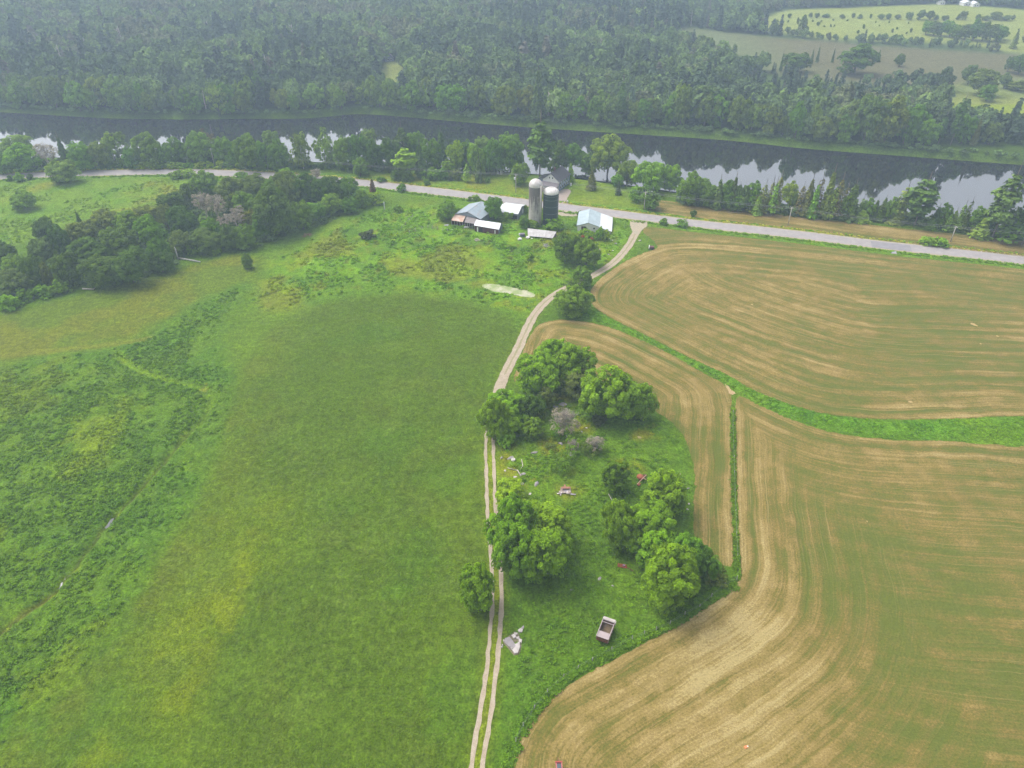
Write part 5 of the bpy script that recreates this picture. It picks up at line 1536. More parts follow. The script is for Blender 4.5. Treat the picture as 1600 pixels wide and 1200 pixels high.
a, b = in_band(W_ROAD, 4.2, 6.2, 2600, 7); parts_.append((a, b, rng.uniform(0.3, 0.6, len(a))))
fl = wsm([(1150, 912), (1111, 932), (1050, 974), (988, 1000), (925, 1032), (880, 1058), (840, 1100), (808, 1150), (792, 1200)], 2, False)
a, b = in_band(fl, -1.0, 1.2, 1100, 8); parts_.append((a, b, rng.uniform(0.3, 0.7, len(a))))
wx_ = np.concatenate([p[0] for p in parts_]); wy_ = np.concatenate([p[1] for p in parts_]); ws_ = np.concatenate([p[2] for p in parts_])
def cover_at(x, y):
    i = np.clip(np.searchsorted(gx, x) - 1, 0, nx - 2); j = np.clip(np.searchsorted(gy, y) - 1, 0, ny - 2)
    return C.reshape(ny, nx, 3)[j, i]
wz_ = np.array([gz(a, b) for a, b in zip(wx_, wy_)])
scatter("weeds", np.stack([wx_, wy_, wz_ - 0.06], 1), rng.integers(0, 5, len(wx_)), np.stack([ws_, ws_, ws_ * rng.uniform(.7, 1.2, len(ws_))], 1), np.stack([ws_ * 0, ws_ * 0, rng.uniform(0, 6.28, len(ws_))], 1), weed_col, "tall weeds and rough grass tussocks", tint=cover_at(wx_, wy_))
# ------------------------------------------------------------------ materials of buildings and machines
M_white_roof = simple("white_metal_roof", (0.56, 0.57, 0.60), 0.45, 0.4, 0.06, 0.5, dirt=(0.30, 0.27, 0.25), dirt_amt=0.25, stretch=(1, 0.25, 1))
M_blue_roof = simple("blue_grey_metal_roof", (0.27, 0.38, 0.42), 0.45, 0.4, 0.10, 0.6, dirt=(0.34, 0.38, 0.40), dirt_amt=0.4, dirt_scale=0.3)
M_grey_roof = simple("grey_metal_roof", (0.28, 0.31, 0.35), 0.5, 0.4, 0.10, 0.6, dirt=(0.32, 0.25, 0.22), dirt_amt=0.4, dirt_scale=0.3)
M_rusty_roof = simple("rusty_tin_roof", (0.50, 0.42, 0.37), 0.6, 0.3, 0.15, 0.8, dirt=(0.36, 0.17, 0.09), dirt_amt=0.7, dirt_scale=0.45)
M_old_roof = simple("weathered_tin_roof", (0.22, 0.195, 0.19), 0.7, 0.3, 0.2, 1.2, dirt=(0.13, 0.10, 0.09), dirt_amt=0.5)
M_shingle = simple("grey_shingles", (0.080, 0.076, 0.086), 0.9, 0.15, 0.2, 3.0)
M_white_wall = simple("white_painted_wall", (0.62, 0.61, 0.60), 0.7, 0.25, 0.06, 0.8, dirt=(0.36, 0.33, 0.30), dirt_amt=0.25)
M_grey_wall = simple("grey_siding", (0.19, 0.22, 0.25), 0.8, 0.2, 0.15, 1.0, dirt=(0.12, 0.12, 0.12), dirt_amt=0.4)
M_red_wall = simple("faded_red_boards", (0.115, 0.050, 0.038), 0.9, 0.1, 0.35, 2.0, dirt=(0.045, 0.03, 0.025), dirt_amt=0.6, stretch=(3, 3, 0.4))
M_blue_wall = simple("blue_siding", (0.085, 0.135, 0.215), 0.7, 0.2, 0.12, 1.0)
M_dark = simple("dark_interior", (0.025, 0.018, 0.018), 0.95, 0.05, 0.3, 1.0)
M_door_red = simple("dark_red_door", (0.085, 0.035, 0.040), 0.8, 0.2, 0.3, 2.0)
M_glass = simple("window_glass", (0.03, 0.035, 0.045), 0.08, 0.5, 0.1, 1.0)
M_trim = simple("white_trim", (0.66, 0.66, 0.66), 0.6, 0.3, 0.04, 1.0)
M_post = simple("weathered_post", (0.36, 0.34, 0.31), 0.9, 0.1, 0.2, 3.0)
M_pole = simple("utility_pole_wood", (0.40, 0.37, 0.33), 0.9, 0.1, 0.2, 2.0)
M_wire = simple("wire_metal", (0.22, 0.22, 0.23), 0.5, 0.4, 0.05, 1.0)
M_galv = simple("galvanised_steel", (0.42, 0.43, 0.45), 0.5, 0.4, 0.1, 1.0)
M_plank = simple("old_planks", (0.30, 0.25, 0.22), 0.9, 0.1, 0.3, 2.0)
M_black = simple("black_rubber", (0.02, 0.02, 0.022), 0.8, 0.2, 0.2, 2.0)
def corrugate(mat_name, col, pitch, dirt=None, dirt_amt=0.4, rough=0.5, axis=0):
    n = NT(mat_name)
    v = n.coord()
    a = n.noise(v, 0.6, 4, 0.6)
    c = n.scale_col(n.comb(*col), n.remap(a, 0.3, 0.7, 0.9, 1.1))
    if dirt:
        d = n.noise(n.mapping(v, (1, 0.35, 0.35), loc=(4, 1, 2)), 0.8, 5, 0.7)
        c = n.mix(n.remap(d, 0.48, 0.66, 0, dirt_amt), c, dirt)
    n.color(c)
    n.b.inputs['Roughness'].default_value = rough
    return n.mat
def concrete_silo_mat():
    """stave silo: pale concrete with dark weather streaks from the top"""
    n = NT("silo_concrete")
    v = n.coord()
    sx = n.node('ShaderNodeSeparateXYZ'); n.link(v, sx.inputs[0])
    ang = n.math('ARCTAN2', sx.outputs[1], sx.outputs[0])
    streak = n.noise(n.comb(n.math('MULTIPLY', n.math('COSINE', ang), 4.2), n.math('MULTIPLY', n.math('SINE', ang), 4.2), n.math('MULTIPLY', sx.outputs[2], 0.06)), 1.2, 4, 0.65)
    hz_ = n.remap(sx.outputs[2], 2.0, 16.0, -0.15, 0.22)
    blot = n.noise(v, 0.5, 4, 0.6)
    f = n.math('ADD', n.math('ADD', streak, hz_), n.math('MULTIPLY', n.math('SUBTRACT', blot, 0.5), 0.35))
    c = n.mix(n.remap(f, 0.44, 0.60, 0, 0.9), (0.42, 0.385, 0.35), (0.125, 0.105, 0.098))
    st = n.node('ShaderNodeTexBrick')
    n.link(n.comb(n.math('MULTIPLY', ang, 2.7), n.math('MULTIPLY', sx.outputs[2], 1.0)), st.inputs['Vector'])
    st.inputs['Scale'].default_value = 1.0; st.inputs['Brick Width'].default_value = 0.3; st.inputs['Row Height'].default_value = 0.75; st.inputs['Mortar Size'].default_value = 0.02
    c = n.scale_col(c, n.remap(n.noise(v, 3.0, 3), 0.3, 0.7, 0.85, 1.15))
    n.color(c)
    n.b.inputs['Roughness'].default_value = 0.95
    return n.mat
M_silo = concrete_silo_mat()
M_silo_dark = simple("dark_green_enamel", (0.012, 0.028, 0.032), 0.35, 0.5, 0.25, 1.5, dirt=(0.03, 0.042, 0.045), dirt_amt=0.5)
M_dome = simple("pale_dome_metal", (0.60, 0.58, 0.57), 0.5, 0.35, 0.08, 0.8, dirt=(0.36, 0.29, 0.25), dirt_amt=0.6, dirt_scale=0.8, stretch=(1, 1, 0.5))

def W(px, py, z=0.0):
    return Vector((*at(px, py, z), z))
def local(o, p):
    """world point into the frame of an unrotated thing"""
    return Vector(p) - o.location
def wall_windows(root, a, b, z0, z1, n_, w, h, zc, frame=M_trim, glass=M_glass, offs=None):
    """windows along the wall from a to b (root frame), each a frame with a pane"""
    a, b = Vector(a), Vector(b)
    d = (b - a); L = d.length; d.normalize()
    nrm = Vector((d.y, -d.x, 0))
    rz = atan2(d.y, d.x)
    for k in range(n_):
        t = (k + 0.5) / n_ if offs is None else offs[k]
        p = a + d * L * t
        for zz in (zc if hasattr(zc, '__len__') else [zc]):
            c = Vector((p.x, p.y, zz)) + nrm * 0.03
            mb = MB()
            for sx in (-1, 1):
                mb.box((sx * (w / 2 + .05), 0, 0), (.12, .10, h + .22))
            for sz in (-1, 1):
                mb.box((0, 0, sz * (h / 2 + .055)), (w - .02, .11, .11))
            fr = mb.build('window', frame, root, loc=c); fr.rotation_euler = (0, 0, rz)
            mg = MB(); mg.box((0, 0, 0), (w, .05, h))
            mg.build('pane', glass, fr)
def gable(name, label, cat, FL, FR, length, eave, rise, wall, roof, over=0.35, depth=0.12, gable_wall=None, ground=0.0, roof_right=None):
    """building with the front gable from FL to FR (ground points), running back by length; returns root and a frame function"""
    FL, FR = Vector((FL[0], FL[1], 0)), Vector((FR[0], FR[1], 0))
    d = FR - FL; Wd = d.length; d.normalize()
    back = Vector((-d.y, d.x, 0))
    if back.y < 0: back = -back
    o = (FL + FR) / 2
    root = thing(name, label, cat, (o.x, o.y, ground))
    def P(u, v, z):                       # u across (left negative), v back, z up
        return d * u + back * v + Vector((0, 0, z))
    hw = Wd / 2
    mb = MB()
    mb.add([P(-hw, 0, -.2), P(hw, 0, -.2), P(hw, 0, eave), P(0, 0, eave + rise), P(-hw, 0, eave)], [(0, 1, 2, 3, 4)])
    mb.add([P(hw, length, -.2), P(-hw, length, -.2), P(-hw, length, eave), P(0, length, eave + rise), P(hw, length, eave)], [(0, 1, 2, 3, 4)])
    if gable_wall is None:
        pass
    mb.add([P(hw, 0, -.2), P(hw, length, -.2), P(hw, length, eave), P(hw, 0, eave)], [(0, 1, 2, 3)])
    mb.add([P(-hw, length, -.2), P(-hw, 0, -.2), P(-hw, 0, eave), P(-hw, length, eave)], [(0, 1, 2, 3)])
    mb.build('wall', wall, root)
    sl = rise / hw
    for s, m in ((-1, roof), (1, roof_right or roof)):
        r = MB()
        e = hw + over
        r.slab([P(0, -over, eave + rise + .06), P(s * e, -over, eave - sl * over + .06), P(s * e, length + over, eave - sl * over + .06), P(0, length + over, eave + rise + .06)], depth)
        r.build('roof', m, root)
    rc = MB()
    rc.tube([P(0, -over, eave + rise + .07), P(0, length + over, eave + rise + .07)], .09, 6)
    rc.build('ridge_cap', roof, root)
    return root, P, hw

# ------------------------------------------------------------------ the two silos
def silo_base(px, ybase):
    x, y = at(px, ybase)
    return Vector((x, y, gz(x, y)))
sb = silo_base(836, 349.5)
dp = depth_of(sb.x, sb.y, 9) / FPX
cs = thing('concrete_silo', "tall pale concrete silo streaked dark, with a silvery dome", 'silo', sb - Vector((0, 0, .3)))
Rc, Hc = 10.4 * dp, 16.2
m = MB(); m.lathe([(Rc, 0), (Rc, Hc)], 40); m.build('shell', M_silo, cs, True)
m = MB(); m.lathe([(Rc + .08, Hc), (Rc + .05, Hc + .3)] + [((Rc + .05) * cos(a), Hc + .3 + (Rc + .05) * .92 * sin(a)) for a in np.linspace(0.05, pi / 2 - .01, 9)], 40)
dm = m.build('dome', M_dome, cs, True)
m = MB()
for k in range(20):
    a = 2 * pi * k / 20
    m.tube([((Rc + .07) * cos(t) * cos(a), (Rc + .07) * cos(t) * sin(a), Hc + .3 + (Rc + .05) * .92 * sin(t)) for t in np.linspace(0.05, pi / 2 - .05, 7)], .035, 4, cap=False)
m.build('dome_rib', M_dome, dm)
dm.children[0]['kind'] = 'stuff'
for k in range(11):
    z = 1.0 + k * 1.42
    m = MB(); m.lathe([(Rc + .005, z - .035), (Rc + .05, z), (Rc + .005, z + .035)], 32); m.build('hoop', M_silo, cs, True)
a = radians(-48)
m = MB(); m.tube([(cos(a) * (Rc + .35), sin(a) * (Rc + .35), 0.2), (cos(a) * (Rc + .35), sin(a) * (Rc + .35), Hc + .6)], .42, 10); m.build('chute', simple("chute_metal", (0.42, 0.385, 0.35), .8, .2, .1, 1.0), cs, True)
ch = [c for c in cs.children if c.name.startswith('chute')][0]
ch.name = 'unloading_chute'
sb = silo_base(859.5, 350.5)
ds = thing('green_silo', "dark green panelled silo with a white ribbed dome", 'silo', sb - Vector((0, 0, .3)))
Rd, Hd = 11.9 * dp, 13.6
m = MB(); m.lathe([(Rd, 0), (Rd, Hd)], 40); m.build('shell', M_silo_dark, ds, True)
M_rib = simple("pale_silo_band", (0.20, 0.24, 0.25), .5, .4, .15, 1.0)
for k, z in enumerate([0.6, 3.0, 5.6, 8.4, 11.2, 12.7, 13.5]):
    m = MB(); m.lathe([(Rd + .005, z - .05), (Rd + .07, z), (Rd + .005, z + .05)], 36); m.build('band', M_rib, ds, True)
m = MB()
for k in range(24):
    a = 2 * pi * k / 24
    m.box((cos(a) * (Rd + .01), sin(a) * (Rd + .01), Hd / 2), (.05, .06, Hd), rz=a)
q = m.build('panel_seam', simple("seam_grey", (0.035, 0.058, 0.062), .5, .4, .1, 1), ds); q['kind'] = 'stuff'
m = MB(); m.lathe([(Rd + .1, Hd), (Rd + .08, Hd + .15)] + [((Rd + .08) * cos(a), Hd + .15 + (Rd + .05) * .62 * sin(a)) for a in np.linspace(0.05, pi / 2 - .01, 8)], 40); dm = m.build('dome', simple("white_dome", (.62, .60, .58), .45, .4, .06, 1, dirt=(.40, .32, .27), dirt_amt=.35), ds, True)
m = MB()
for k in range(16):
    a = 2 * pi * k / 16
    m.tube([((Rd + .11) * cos(t) * cos(a), (Rd + .11) * cos(t) * sin(a), Hd + .15 + (Rd + .05) * .62 * sin(t)) for t in np.linspace(0.05, pi / 2 - .05, 7)], .05, 4, cap=False)
q = m.build('dome_rib', M_dome, dm); q['kind'] = 'stuff'
m = MB(); m.lathe([(.35, Hd + Rd * .66), (.3, Hd + Rd * .72), (0.01, Hd + Rd * .73)], 12); m.build('vent_cap', M_dome, ds)

# ------------------------------------------------------------------ grey barn with its annexes
E = 3.2
fl, fr = W(712.8, 333.7, E), W(750, 341.2, E)
g0 = gz(fl.x, fl.y)
barn, P, hw = gable('grey_barn', "weathered barn with a blue-grey metal roof and sagging lean-tos", 'barn', fl, fr, 11.4, E, 1.9, M_grey_wall, corrugate("barn_roof_metal", (0.255, 0.305, 0.345), .3, (0.30, 0.24, 0.21), .5), over=.5)
m = MB(); m.add([P(-hw + .6, -.03, E + .02), P(hw - .6, -.03, E + .02), P(0, -.03, E + 1.5)], [(0, 1, 2)]); m.build('gable_panel', simple("pale_gable_boards", (0.24, 0.29, 0.33), .8, .2, .15, 1), barn)
m = MB(); m.box(tuple(P(-hw + 1.6, -.04, 1.0)), (1.2, .06, 2.0), rz=atan2(P(1, 0, 0).y, P(1, 0, 0).x)); m.build('door', M_dark, barn)
def leanto(name, label, cat, quad_px, z_back, z_front, roof, wall, open_front=False, th=.10, legs=True):
    """shed-roofed building: quad of roof corners on the photo: back left, back right, front right, front left"""
    zs = [z_back, z_back, z_front, z_front]
    Q = [W(px, py, z) for (px, py), z in zip(quad_px, zs)]
    c = sum(Q, Vector()) / 4
    g = gz(c.x, c.y)
    root = thing(name, label, cat, (c.x, c.y, min(g, 0.4)))
    q = [p - root.location for p in Q]
    z0 = -0.3
    m = MB(); m.slab([p + Vector((0, 0, .05)) for p in q], th); m.build('roof', roof, root)
    inset = [p + (Vector((0, 0, 0)) - Vector((p.x, p.y, 0))) * .06 for p in q]
    def wallq(a, b, nm, mat, drop=.08):
        mm = MB(); mm.add([(a.x, a.y, z0), (b.x, b.y, z0), (b.x, b.y, b.z - drop), (a.x, a.y, a.z - drop)], [(0, 1, 2, 3)]); return mm.build(nm, mat, root)
    wallq(inset[0], inset[1], 'back_wall', wall); wallq(inset[0], inset[3], 'side_wall', wall); wallq(inset[1], inset[2], 'side_wall', wall)
    if not open_front:
        wallq(inset[3], inset[2], 'front_wall', wall)
    else:
        n_ = 5
        for k in range(n_):
            p = inset[3].lerp(inset[2], k / (n_ - 1))
            mm = MB(); mm.box((p.x, p.y, (z0 + p.z) / 2), (.16, .16, p.z - z0 - .1)); mm.build('post', M_post, root)
        bq = [a.lerp(b, .35) for a, b in ((inset[3], inset[0]), (inset[2], inset[1]))]
        mm = MB(); mm.add([(bq[0].x, bq[0].y, z0), (bq[1].x, bq[1].y, z0), (bq[1].x, bq[1].y, bq[1].z - .3), (bq[0].x, bq[0].y, bq[0].z - .3)], [(0, 1, 2, 3)]); mm.build('inner_wall', M_red_wall, root)
    return root, inset
leanto('rusty_shed', "open-fronted shed with a rusty pale tin roof at the barn's left front", 'shed', [(711.0, 334.6), (728.0, 336.8), (723.0, 347.0), (705.0, 344.2)], 3.0, 2.3, M_rusty_roof, M_red_wall, True)
leanto('grey_shed', "low shed with a weathered grey-brown tin roof between two brighter roofs", 'shed', [(729.2, 337.5), (750.2, 340.2), (741.6, 349.8), (725.6, 347.6)], 3.0, 2.4, M_old_roof, M_red_wall, True)
ws_root, q = leanto('white_roofed_shed', "long low red shed with a bright white metal roof", 'shed', [(744.3, 343.2), (782.8, 348.8), (779.7, 359.0), (740.4, 352.2)], 3.6, 2.5, M_white_roof, M_red_wall, False)
m = MB()
bk = (q[0] - q[3]).normalized()
m.slab([q[0] + Vector((0, 0, .03)), q[1] + Vector((0, 0, .03)), q[1] + Vector((bk.x * 3.2, bk.y * 3.2, -1.3)), q[0] + Vector((bk.x * 3.2, bk.y * 3.2, -1.3))], .1)
m.build('rear_roof', M_old_roof, ws_root)
m = MB(); e = q[1].lerp(q[2], .5); ex = (q[1] - q[0]).normalized()
a_, b_ = q[2] + ex * .03, q[1] + ex * .03 + Vector((bk.x * 3.0, bk.y * 3.0, -1.2))
m.add([(a_.x, a_.y, -.3), (b_.x, b_.y, -.3), (b_.x, b_.y, b_.z - .1), (q[1].x + ex.x * .03, q[1].y + ex.y * .03, q[1].z - .08), (a_.x, a_.y, a_.z - .1)], [(0, 1, 2, 3, 4)]); m.build('end_wall', M_grey_wall, ws_root)
for t, w_ in ((.12, .5), (.86, .4)):
    p = q[3].lerp(q[2], t) - bk * .04
    m = MB(); m.box((p.x, p.y, .95), (w_, .08, 1.9), rz=atan2(ex.y, ex.x)); m.build('white_door', M_trim, ws_root)
p = q[3].lerp(q[2], .26) - bk * .035
m = MB(); m.box((p.x, p.y, 1.0), (1.5, .07, 2.0), rz=atan2(ex.y, ex.x)); m.build('doorway', M_dark, ws_root)
# grey shed by the road
E2 = 2.9
a, b, c_, d_ = W(780.0, 330.6, E2), W(809.0, 334.0, E2), W(815.0, 322.4, E2 + 1.3), W(778, 317.6, E2 + 1.3)
dx = (b - a).normalized(); bk = Vector((-dx.y, dx.x, 0))
half = (c_ - b).dot(bk)
Ld = (b - a).length
ctr = a + dx * Ld / 2
gs = thing('metal_shed', "long grey shed with a white metal roof beside the road", 'shed', (ctr.x, ctr.y, gz(ctr.x, ctr.y) * .5))
z0 = E2 - gs.location.z
def PG(u, v, z): return dx * u + bk * v + Vector((0, 0, z))
m = MB(); m.slab([PG(-Ld / 2 - .3, -.3, z0), PG(Ld / 2 + .3, -.3, z0), PG(Ld / 2 + .3, half, z0 + 1.3), PG(-Ld / 2 - .3, half, z0 + 1.3)], .1); m.build('roof', M_white_roof, gs)
m = MB(); m.slab([PG(-Ld / 2 - .3, half, z0 + 1.3), PG(Ld / 2 + .3, half, z0 + 1.3), PG(Ld / 2 + .3, 2 * half + .3, z0), PG(-Ld / 2 - .3, 2 * half + .3, z0)], .1); m.build('roof', M_white_roof, gs)
m = MB()
m.add([PG(-Ld / 2, 0, -.3), PG(Ld / 2, 0, -.3), PG(Ld / 2, 0, z0 - .05), PG(-Ld / 2, 0, z0 - .05)], [(0, 1, 2, 3)])
m.add([PG(-Ld / 2, 2 * half, -.3), PG(Ld / 2, 2 * half, -.3), PG(Ld / 2, 2 * half, z0 - .05), PG(-Ld / 2, 2 * half, z0 - .05)], [(3, 2, 1, 0)])
for s in (-1, 1):
    m.add([PG(s * Ld / 2, 0, -.3), PG(s * Ld / 2, 2 * half, -.3), PG(s * Ld / 2, 2 * half, z0 - .05), PG(s * Ld / 2, half, z0 + 1.2), PG(s * Ld / 2, 0, z0 - .05)], [(0, 1, 2, 3, 4)])
m.build('wall', M_grey_wall, gs)
for t in (.72, .88):
    m = MB(); p = PG(Ld * (t - .5), -.04, 1.1); m.box(tuple(p), (1.3, .06, 2.0), rz=atan2(dx.y, dx.x)); m.build('doorway', M_dark, gs)
m = MB(); p = PG(Ld / 2 + .04, half * 1.5, 1.2); m.box(tuple(p), (.06, 1.0, 1.6), rz=atan2(dx.y, dx.x)); m.build('white_door', M_trim, gs)

# ------------------------------------------------------------------ white barn with lean-to
EW = 2.7
fl, fr = W(902.4, 351.6, EW), W(935.1, 353.4, EW)
wb, P, hw = gable('white_barn', "white barn with a pale blue roof and a white lean-to on its right", 'barn', fl, fr, 13.6, EW, 1.35, M_white_wall, corrugate("pale_blue_roof_metal", (0.30, 0.365, 0.39), .3, (0.42, 0.48, 0.50), .5), over=.35, ground=-.05)
m = MB(); m.slab([P(hw + .36, -.5, EW - .17), P(hw + 5.4, -.5, .95), P(hw + 5.4, 14.0, .95), P(hw + .36, 14.0, EW - .17)], .1); m.build('leanto_roof', M_white_roof, wb)
m = MB()
m.add([P(hw + .01, .05, -.3), P(hw + 5.0, .05, -.3), P(hw + 5.0, .05, .98), P(hw + .01, .05, EW - .15)], [(0, 1, 2, 3)])
m.add([P(hw + .01, 13.5, -.3), P(hw + 5.0, 13.5, -.3), P(hw + 5.0, 13.5, .98), P(hw + .01, 13.5, EW - .15)], [(3, 2, 1, 0)])
m.add([P(hw + 5.0, .05, -.3), P(hw + 5.0, 13.5, -.3), P(hw + 5.0, 13.5, .98), P(hw + 5.0, .05, .98)], [(0, 1, 2, 3)])
m.build('leanto_wall', M_white_wall, wb)
rzf = atan2(P(1, 0, 0).y, P(1, 0, 0).x)
m = MB(); m.box(tuple(P(-1.6, -.03, 1.15)), (1.9, .08, 2.3), rz=rzf); m.build('doorway', M_dark, wb)
m = MB(); m.box(tuple(P(-2.0, -.08, 1.15)), (.9, .06, 2.2), rz=rzf); dr = m.build('door', M_door_red, wb)
m = MB(); m.box(tuple(P(-1.7, -.13, 1.1)), (.06, .05, .25), rz=rzf); m.build('handle', M_galv, dr)
wall_windows(wb, P(hw * .2, 0, 0), P(hw, 0, 0), 0, EW, 1, .7, .7, 1.7)

# ------------------------------------------------------------------ house across the road
EH = 4.4
fl, fr = W(848.4, 279.0, EH), W(873.7, 283.8, EH)
hs, P, hw = gable('house', "blue house with a grey shingle roof and white front gable", 'house', fl, fr, 11.2, EH, 3.0, M_blue_wall, M_shingle, over=.4)
m = MB(); m.add([P(-hw, -.03, EH - .1), P(hw, -.03, EH - .1), P(0, -.03, EH + 2.85)], [(0, 1, 2)]); m.build('front_gable', M_white_wall, hs)
m = MB(); m.add([P(-hw, -.02, 0), P(hw, -.02, 0), P(hw, -.02, EH - .12), P(-hw, -.02, EH - .12)], [(0, 1, 2, 3)]); m.build('front_wall', M_white_wall, hs)
wall_windows(hs, P(-1.5, 0, 0), P(1.5, 0, 0), 0, 1, 2, .55, .8, EH + 1.0)
wall_windows(hs, P(hw, .5, 0), P(hw, 10.8, 0), 0, EH, 5, 1.0, 1.25, [1.25, 3.2])
m = MB(); m.slab([P(-hw - .3, -.05, 3.5), P(hw + .3, -.05, 3.5), P(hw + .3, -3.2, 2.6), P(-hw - .3, -3.2, 2.6)], .12); pr = m.build('porch_roof', simple("porch_shingles", (0.17, 0.15, 0.16), .9, .15, .2, 2), hs)
for u in np.linspace(-hw, hw, 5):
    m = MB(); m.box(tuple(P(u, -3.0, 1.25)), (.14, .14, 2.6)); m.build('post', M_trim, pr)
m = MB(); m.box(tuple(P(0, -1.6, .2)), (2 * hw, 3.0, .4), rz=atan2(P(1, 0, 0).y, P(1, 0, 0).x)); m.build('porch_floor', M_plank, hs)
m = MB(); m.box(tuple(P(hw - 1.3, -.05, 1.3)), (1.0, .06, 2.1), rz=atan2(P(1, 0, 0).y, P(1, 0, 0).x)); d_ = m.build('door', M_dark, hs)
m = MB(); m.box(tuple(P(hw - 1.0, -.11, 1.2)), (.08, .05, .12), rz=atan2(P(1, 0, 0).y, P(1, 0, 0).x)); m.build('handle', M_galv, d_)
m = MB(); m.box(tuple(P(-1.2, 6, EH + 2.9)), (.7, .7, 1.5)); m.build('chimney', simple("brick_chimney", (.20, .10, .08), .9, .1, .3, 4), hs)
m = MB()  # left wing
m.slab([P(-hw - .2, 2.0, 4.3), P(-hw - 3.6, 2.0, 3.3), P(-hw - 3.6, 8.0, 3.3), P(-hw - .2, 8.0, 4.3)], .12); m.build('wing_roof', M_shingle, hs)
m = MB(); m.box(tuple(P(-hw - 1.75, 5.0, 1.55)), (3.4, 5.6, 3.2), rz=atan2(P(1, 0, 0).y, P(1, 0, 0).x)); m.build('wing', M_blue_wall, hs)
hx, hy = at(892, 289.5)
tk = thing('gas_tank', "small upright white tank at the corner of the blue house", 'tank', (hx, hy, gz(hx, hy)))
m = MB(); m.lathe([(.01, 0), (.34, 0), (.36, .15), (.36, 1.1), (.25, 1.32), (.01, 1.4)], 16); m.build('body', M_trim, tk, True)
m = MB(); m.lathe([(.01, 1.38), (.11, 1.38), (.11, 1.52), (.01, 1.53)], 10); m.build('valve_cap', M_galv, tk)
mx, my = at(887, 317.5)
mbx = thing('mailbox', "white mailbox on a post where the house drive meets the road", 'mailbox', (mx, my, gz(mx, my)))
m = MB(); m.box((0, 0, .55), (.12, .12, 1.1)); m.build('post', M_post, mbx)
m = MB(); m.box((0, 0, 1.25), (.35, .6, .3)); m.tube([(0, -.3, 1.38), (0, .3, 1.38)], .175, 8); m.build('box', M_trim, mbx)
# garden shed
fl, fr = at(776.5, 271.4), at(783.2, 272.2)
sh, P, hw = gable('garden_shed', "tiny white shed with a pale roof at the edge of the river trees", 'shed', fl, fr, 3.2, 2.1, .9, M_white_wall, simple("pale_shed_roof", (.33, .36, .42), .6, .3, .1, 1), over=.25, ground=gz(*fl))
m = MB(); m.box(tuple(P(.15, -.04, .9)), (.7, .06, 1.7), rz=atan2(P(1, 0, 0).y, P(1, 0, 0).x)); m.build('doorway', M_dark, sh)

# ------------------------------------------------------------------ long pale lean-to roof in front of the silos
Q = [W(824.5, 356.6, 2.6), W(869.6, 362.0, 2.6), W(866.5, 372.4, .9), W(824.8, 368.6, .9)]
c = sum(Q, Vector()) / 4
bt = thing('feed_bunk', "long low pale metal roof covering a feed bunk in front of the silos", 'feed bunk', (c.x, c.y, 0.1))
q = [p - bt.location for p in Q]
q[2] = q[2].lerp(q[3], .06)
m = MB()
nst = 9
for k in range(nst):
    a0, a1 = k / nst, (k + 1) / nst
    m2 = MB(); dzz = .012 * (k % 2)
    m2.slab([q[0].lerp(q[1], a0) + Vector((0, 0, dzz)), q[0].lerp(q[1], a1 - .004) + Vector((0, 0, dzz)), q[3].lerp(q[2], a1 - .004) + Vector((0, 0, dzz)), q[3].lerp(q[2], a0) + Vector((0, 0, dzz))], .06)
    o = m2.build('roof_sheet', simple("pale_roof_sheet", (.47, .45, .46), .5, .4, .1, .7, dirt=(.27, .24, .22), dirt_amt=.6, dirt_scale=.5) if k == 0 else bt.children[0].data.materials[0], bt)
m = MB()
m.add([(q[0].x, q[0].y, -.4), (q[1].x, q[1].y, -.4), (q[1].x, q[1].y, q[1].z - .08), (q[0].x, q[0].y, q[0].z - .08)], [(3, 2, 1, 0)])
m.build('back_wall', M_plank, bt)
for k in range(5):
    p = q[3].lerp(q[2], .03 + .235 * k)
    m = MB(); m.box((p.x, p.y + .15, p.z / 2 - .1), (.14, .14, p.z)); m.build('post', M_post, bt)
# ------------------------------------------------------------------ old forage wagon in the grass
M_wag = simple("pinkish_faded_boards", (0.30, 0.215, 0.165), .85, .15, .2, 1.5, dirt=(.20, .125, .085), dirt_amt=.5, dirt_scale=.9)
M_wag_in = simple("rusty_wagon_floor", (0.17, 0.125, 0.075), .95, .1, .35, 2.0, dirt=(.085, .06, .04), dirt_amt=.6)
M_wag_lid = simple("pale_pink_sheet", (0.31, 0.255, 0.26), .6, .3, .08, 1.0, dirt=(.34, .27, .25), dirt_amt=.4)
M_wag_white = simple("pale_roller_cover", (0.40, 0.36, 0.34), .6, .3, .08, 1.0, dirt=(.36, .30, .27), dirt_amt=.4)
M_rust = simple("rusty_steel", (0.150, 0.062, 0.038), .85, .2, .35, 2.5, dirt=(.075, .04, .03), dirt_amt=.5)
M_redp = simple("faded_red_paint", (0.36, 0.060, 0.045), .6, .3, .2, 1.5, dirt=(.20, .06, .04), dirt_amt=.5)
M_pinkp = simple("sun_bleached_red_paint", (0.42, 0.13, 0.12), .6, .3, .15, 1.5)
a, b = W(931, 995, 1.9), W(950.5, 1005.0, 1.9)           # rear end of the box, low on the photo
c, d = W(959.5, 975.5, 1.9), W(944.5, 966.5, 1.9)
ctr = (a + b + c + d) / 4
ax = ((d + c) / 2 - (a + b) / 2); Lw = ax.length; rz = atan2(ax.y, ax.x) - pi / 2
Ww = 2.25
wx0, wy0 = ctr.x, ctr.y
wag = thing('forage_wagon', "old faded pink wagon with an open rusty bed, standing in the grass", 'wagon', (wx0, wy0, gz(wx0, wy0) + .02), rz)
zf, zt = .85, 2.0
hl, hw_ = Lw / 2, Ww / 2
m = MB(); m.box((0, 0, zf), (Ww - .1, Lw - .1, .12)); fl_ = m.build('bed_floor', M_wag_in, wag)
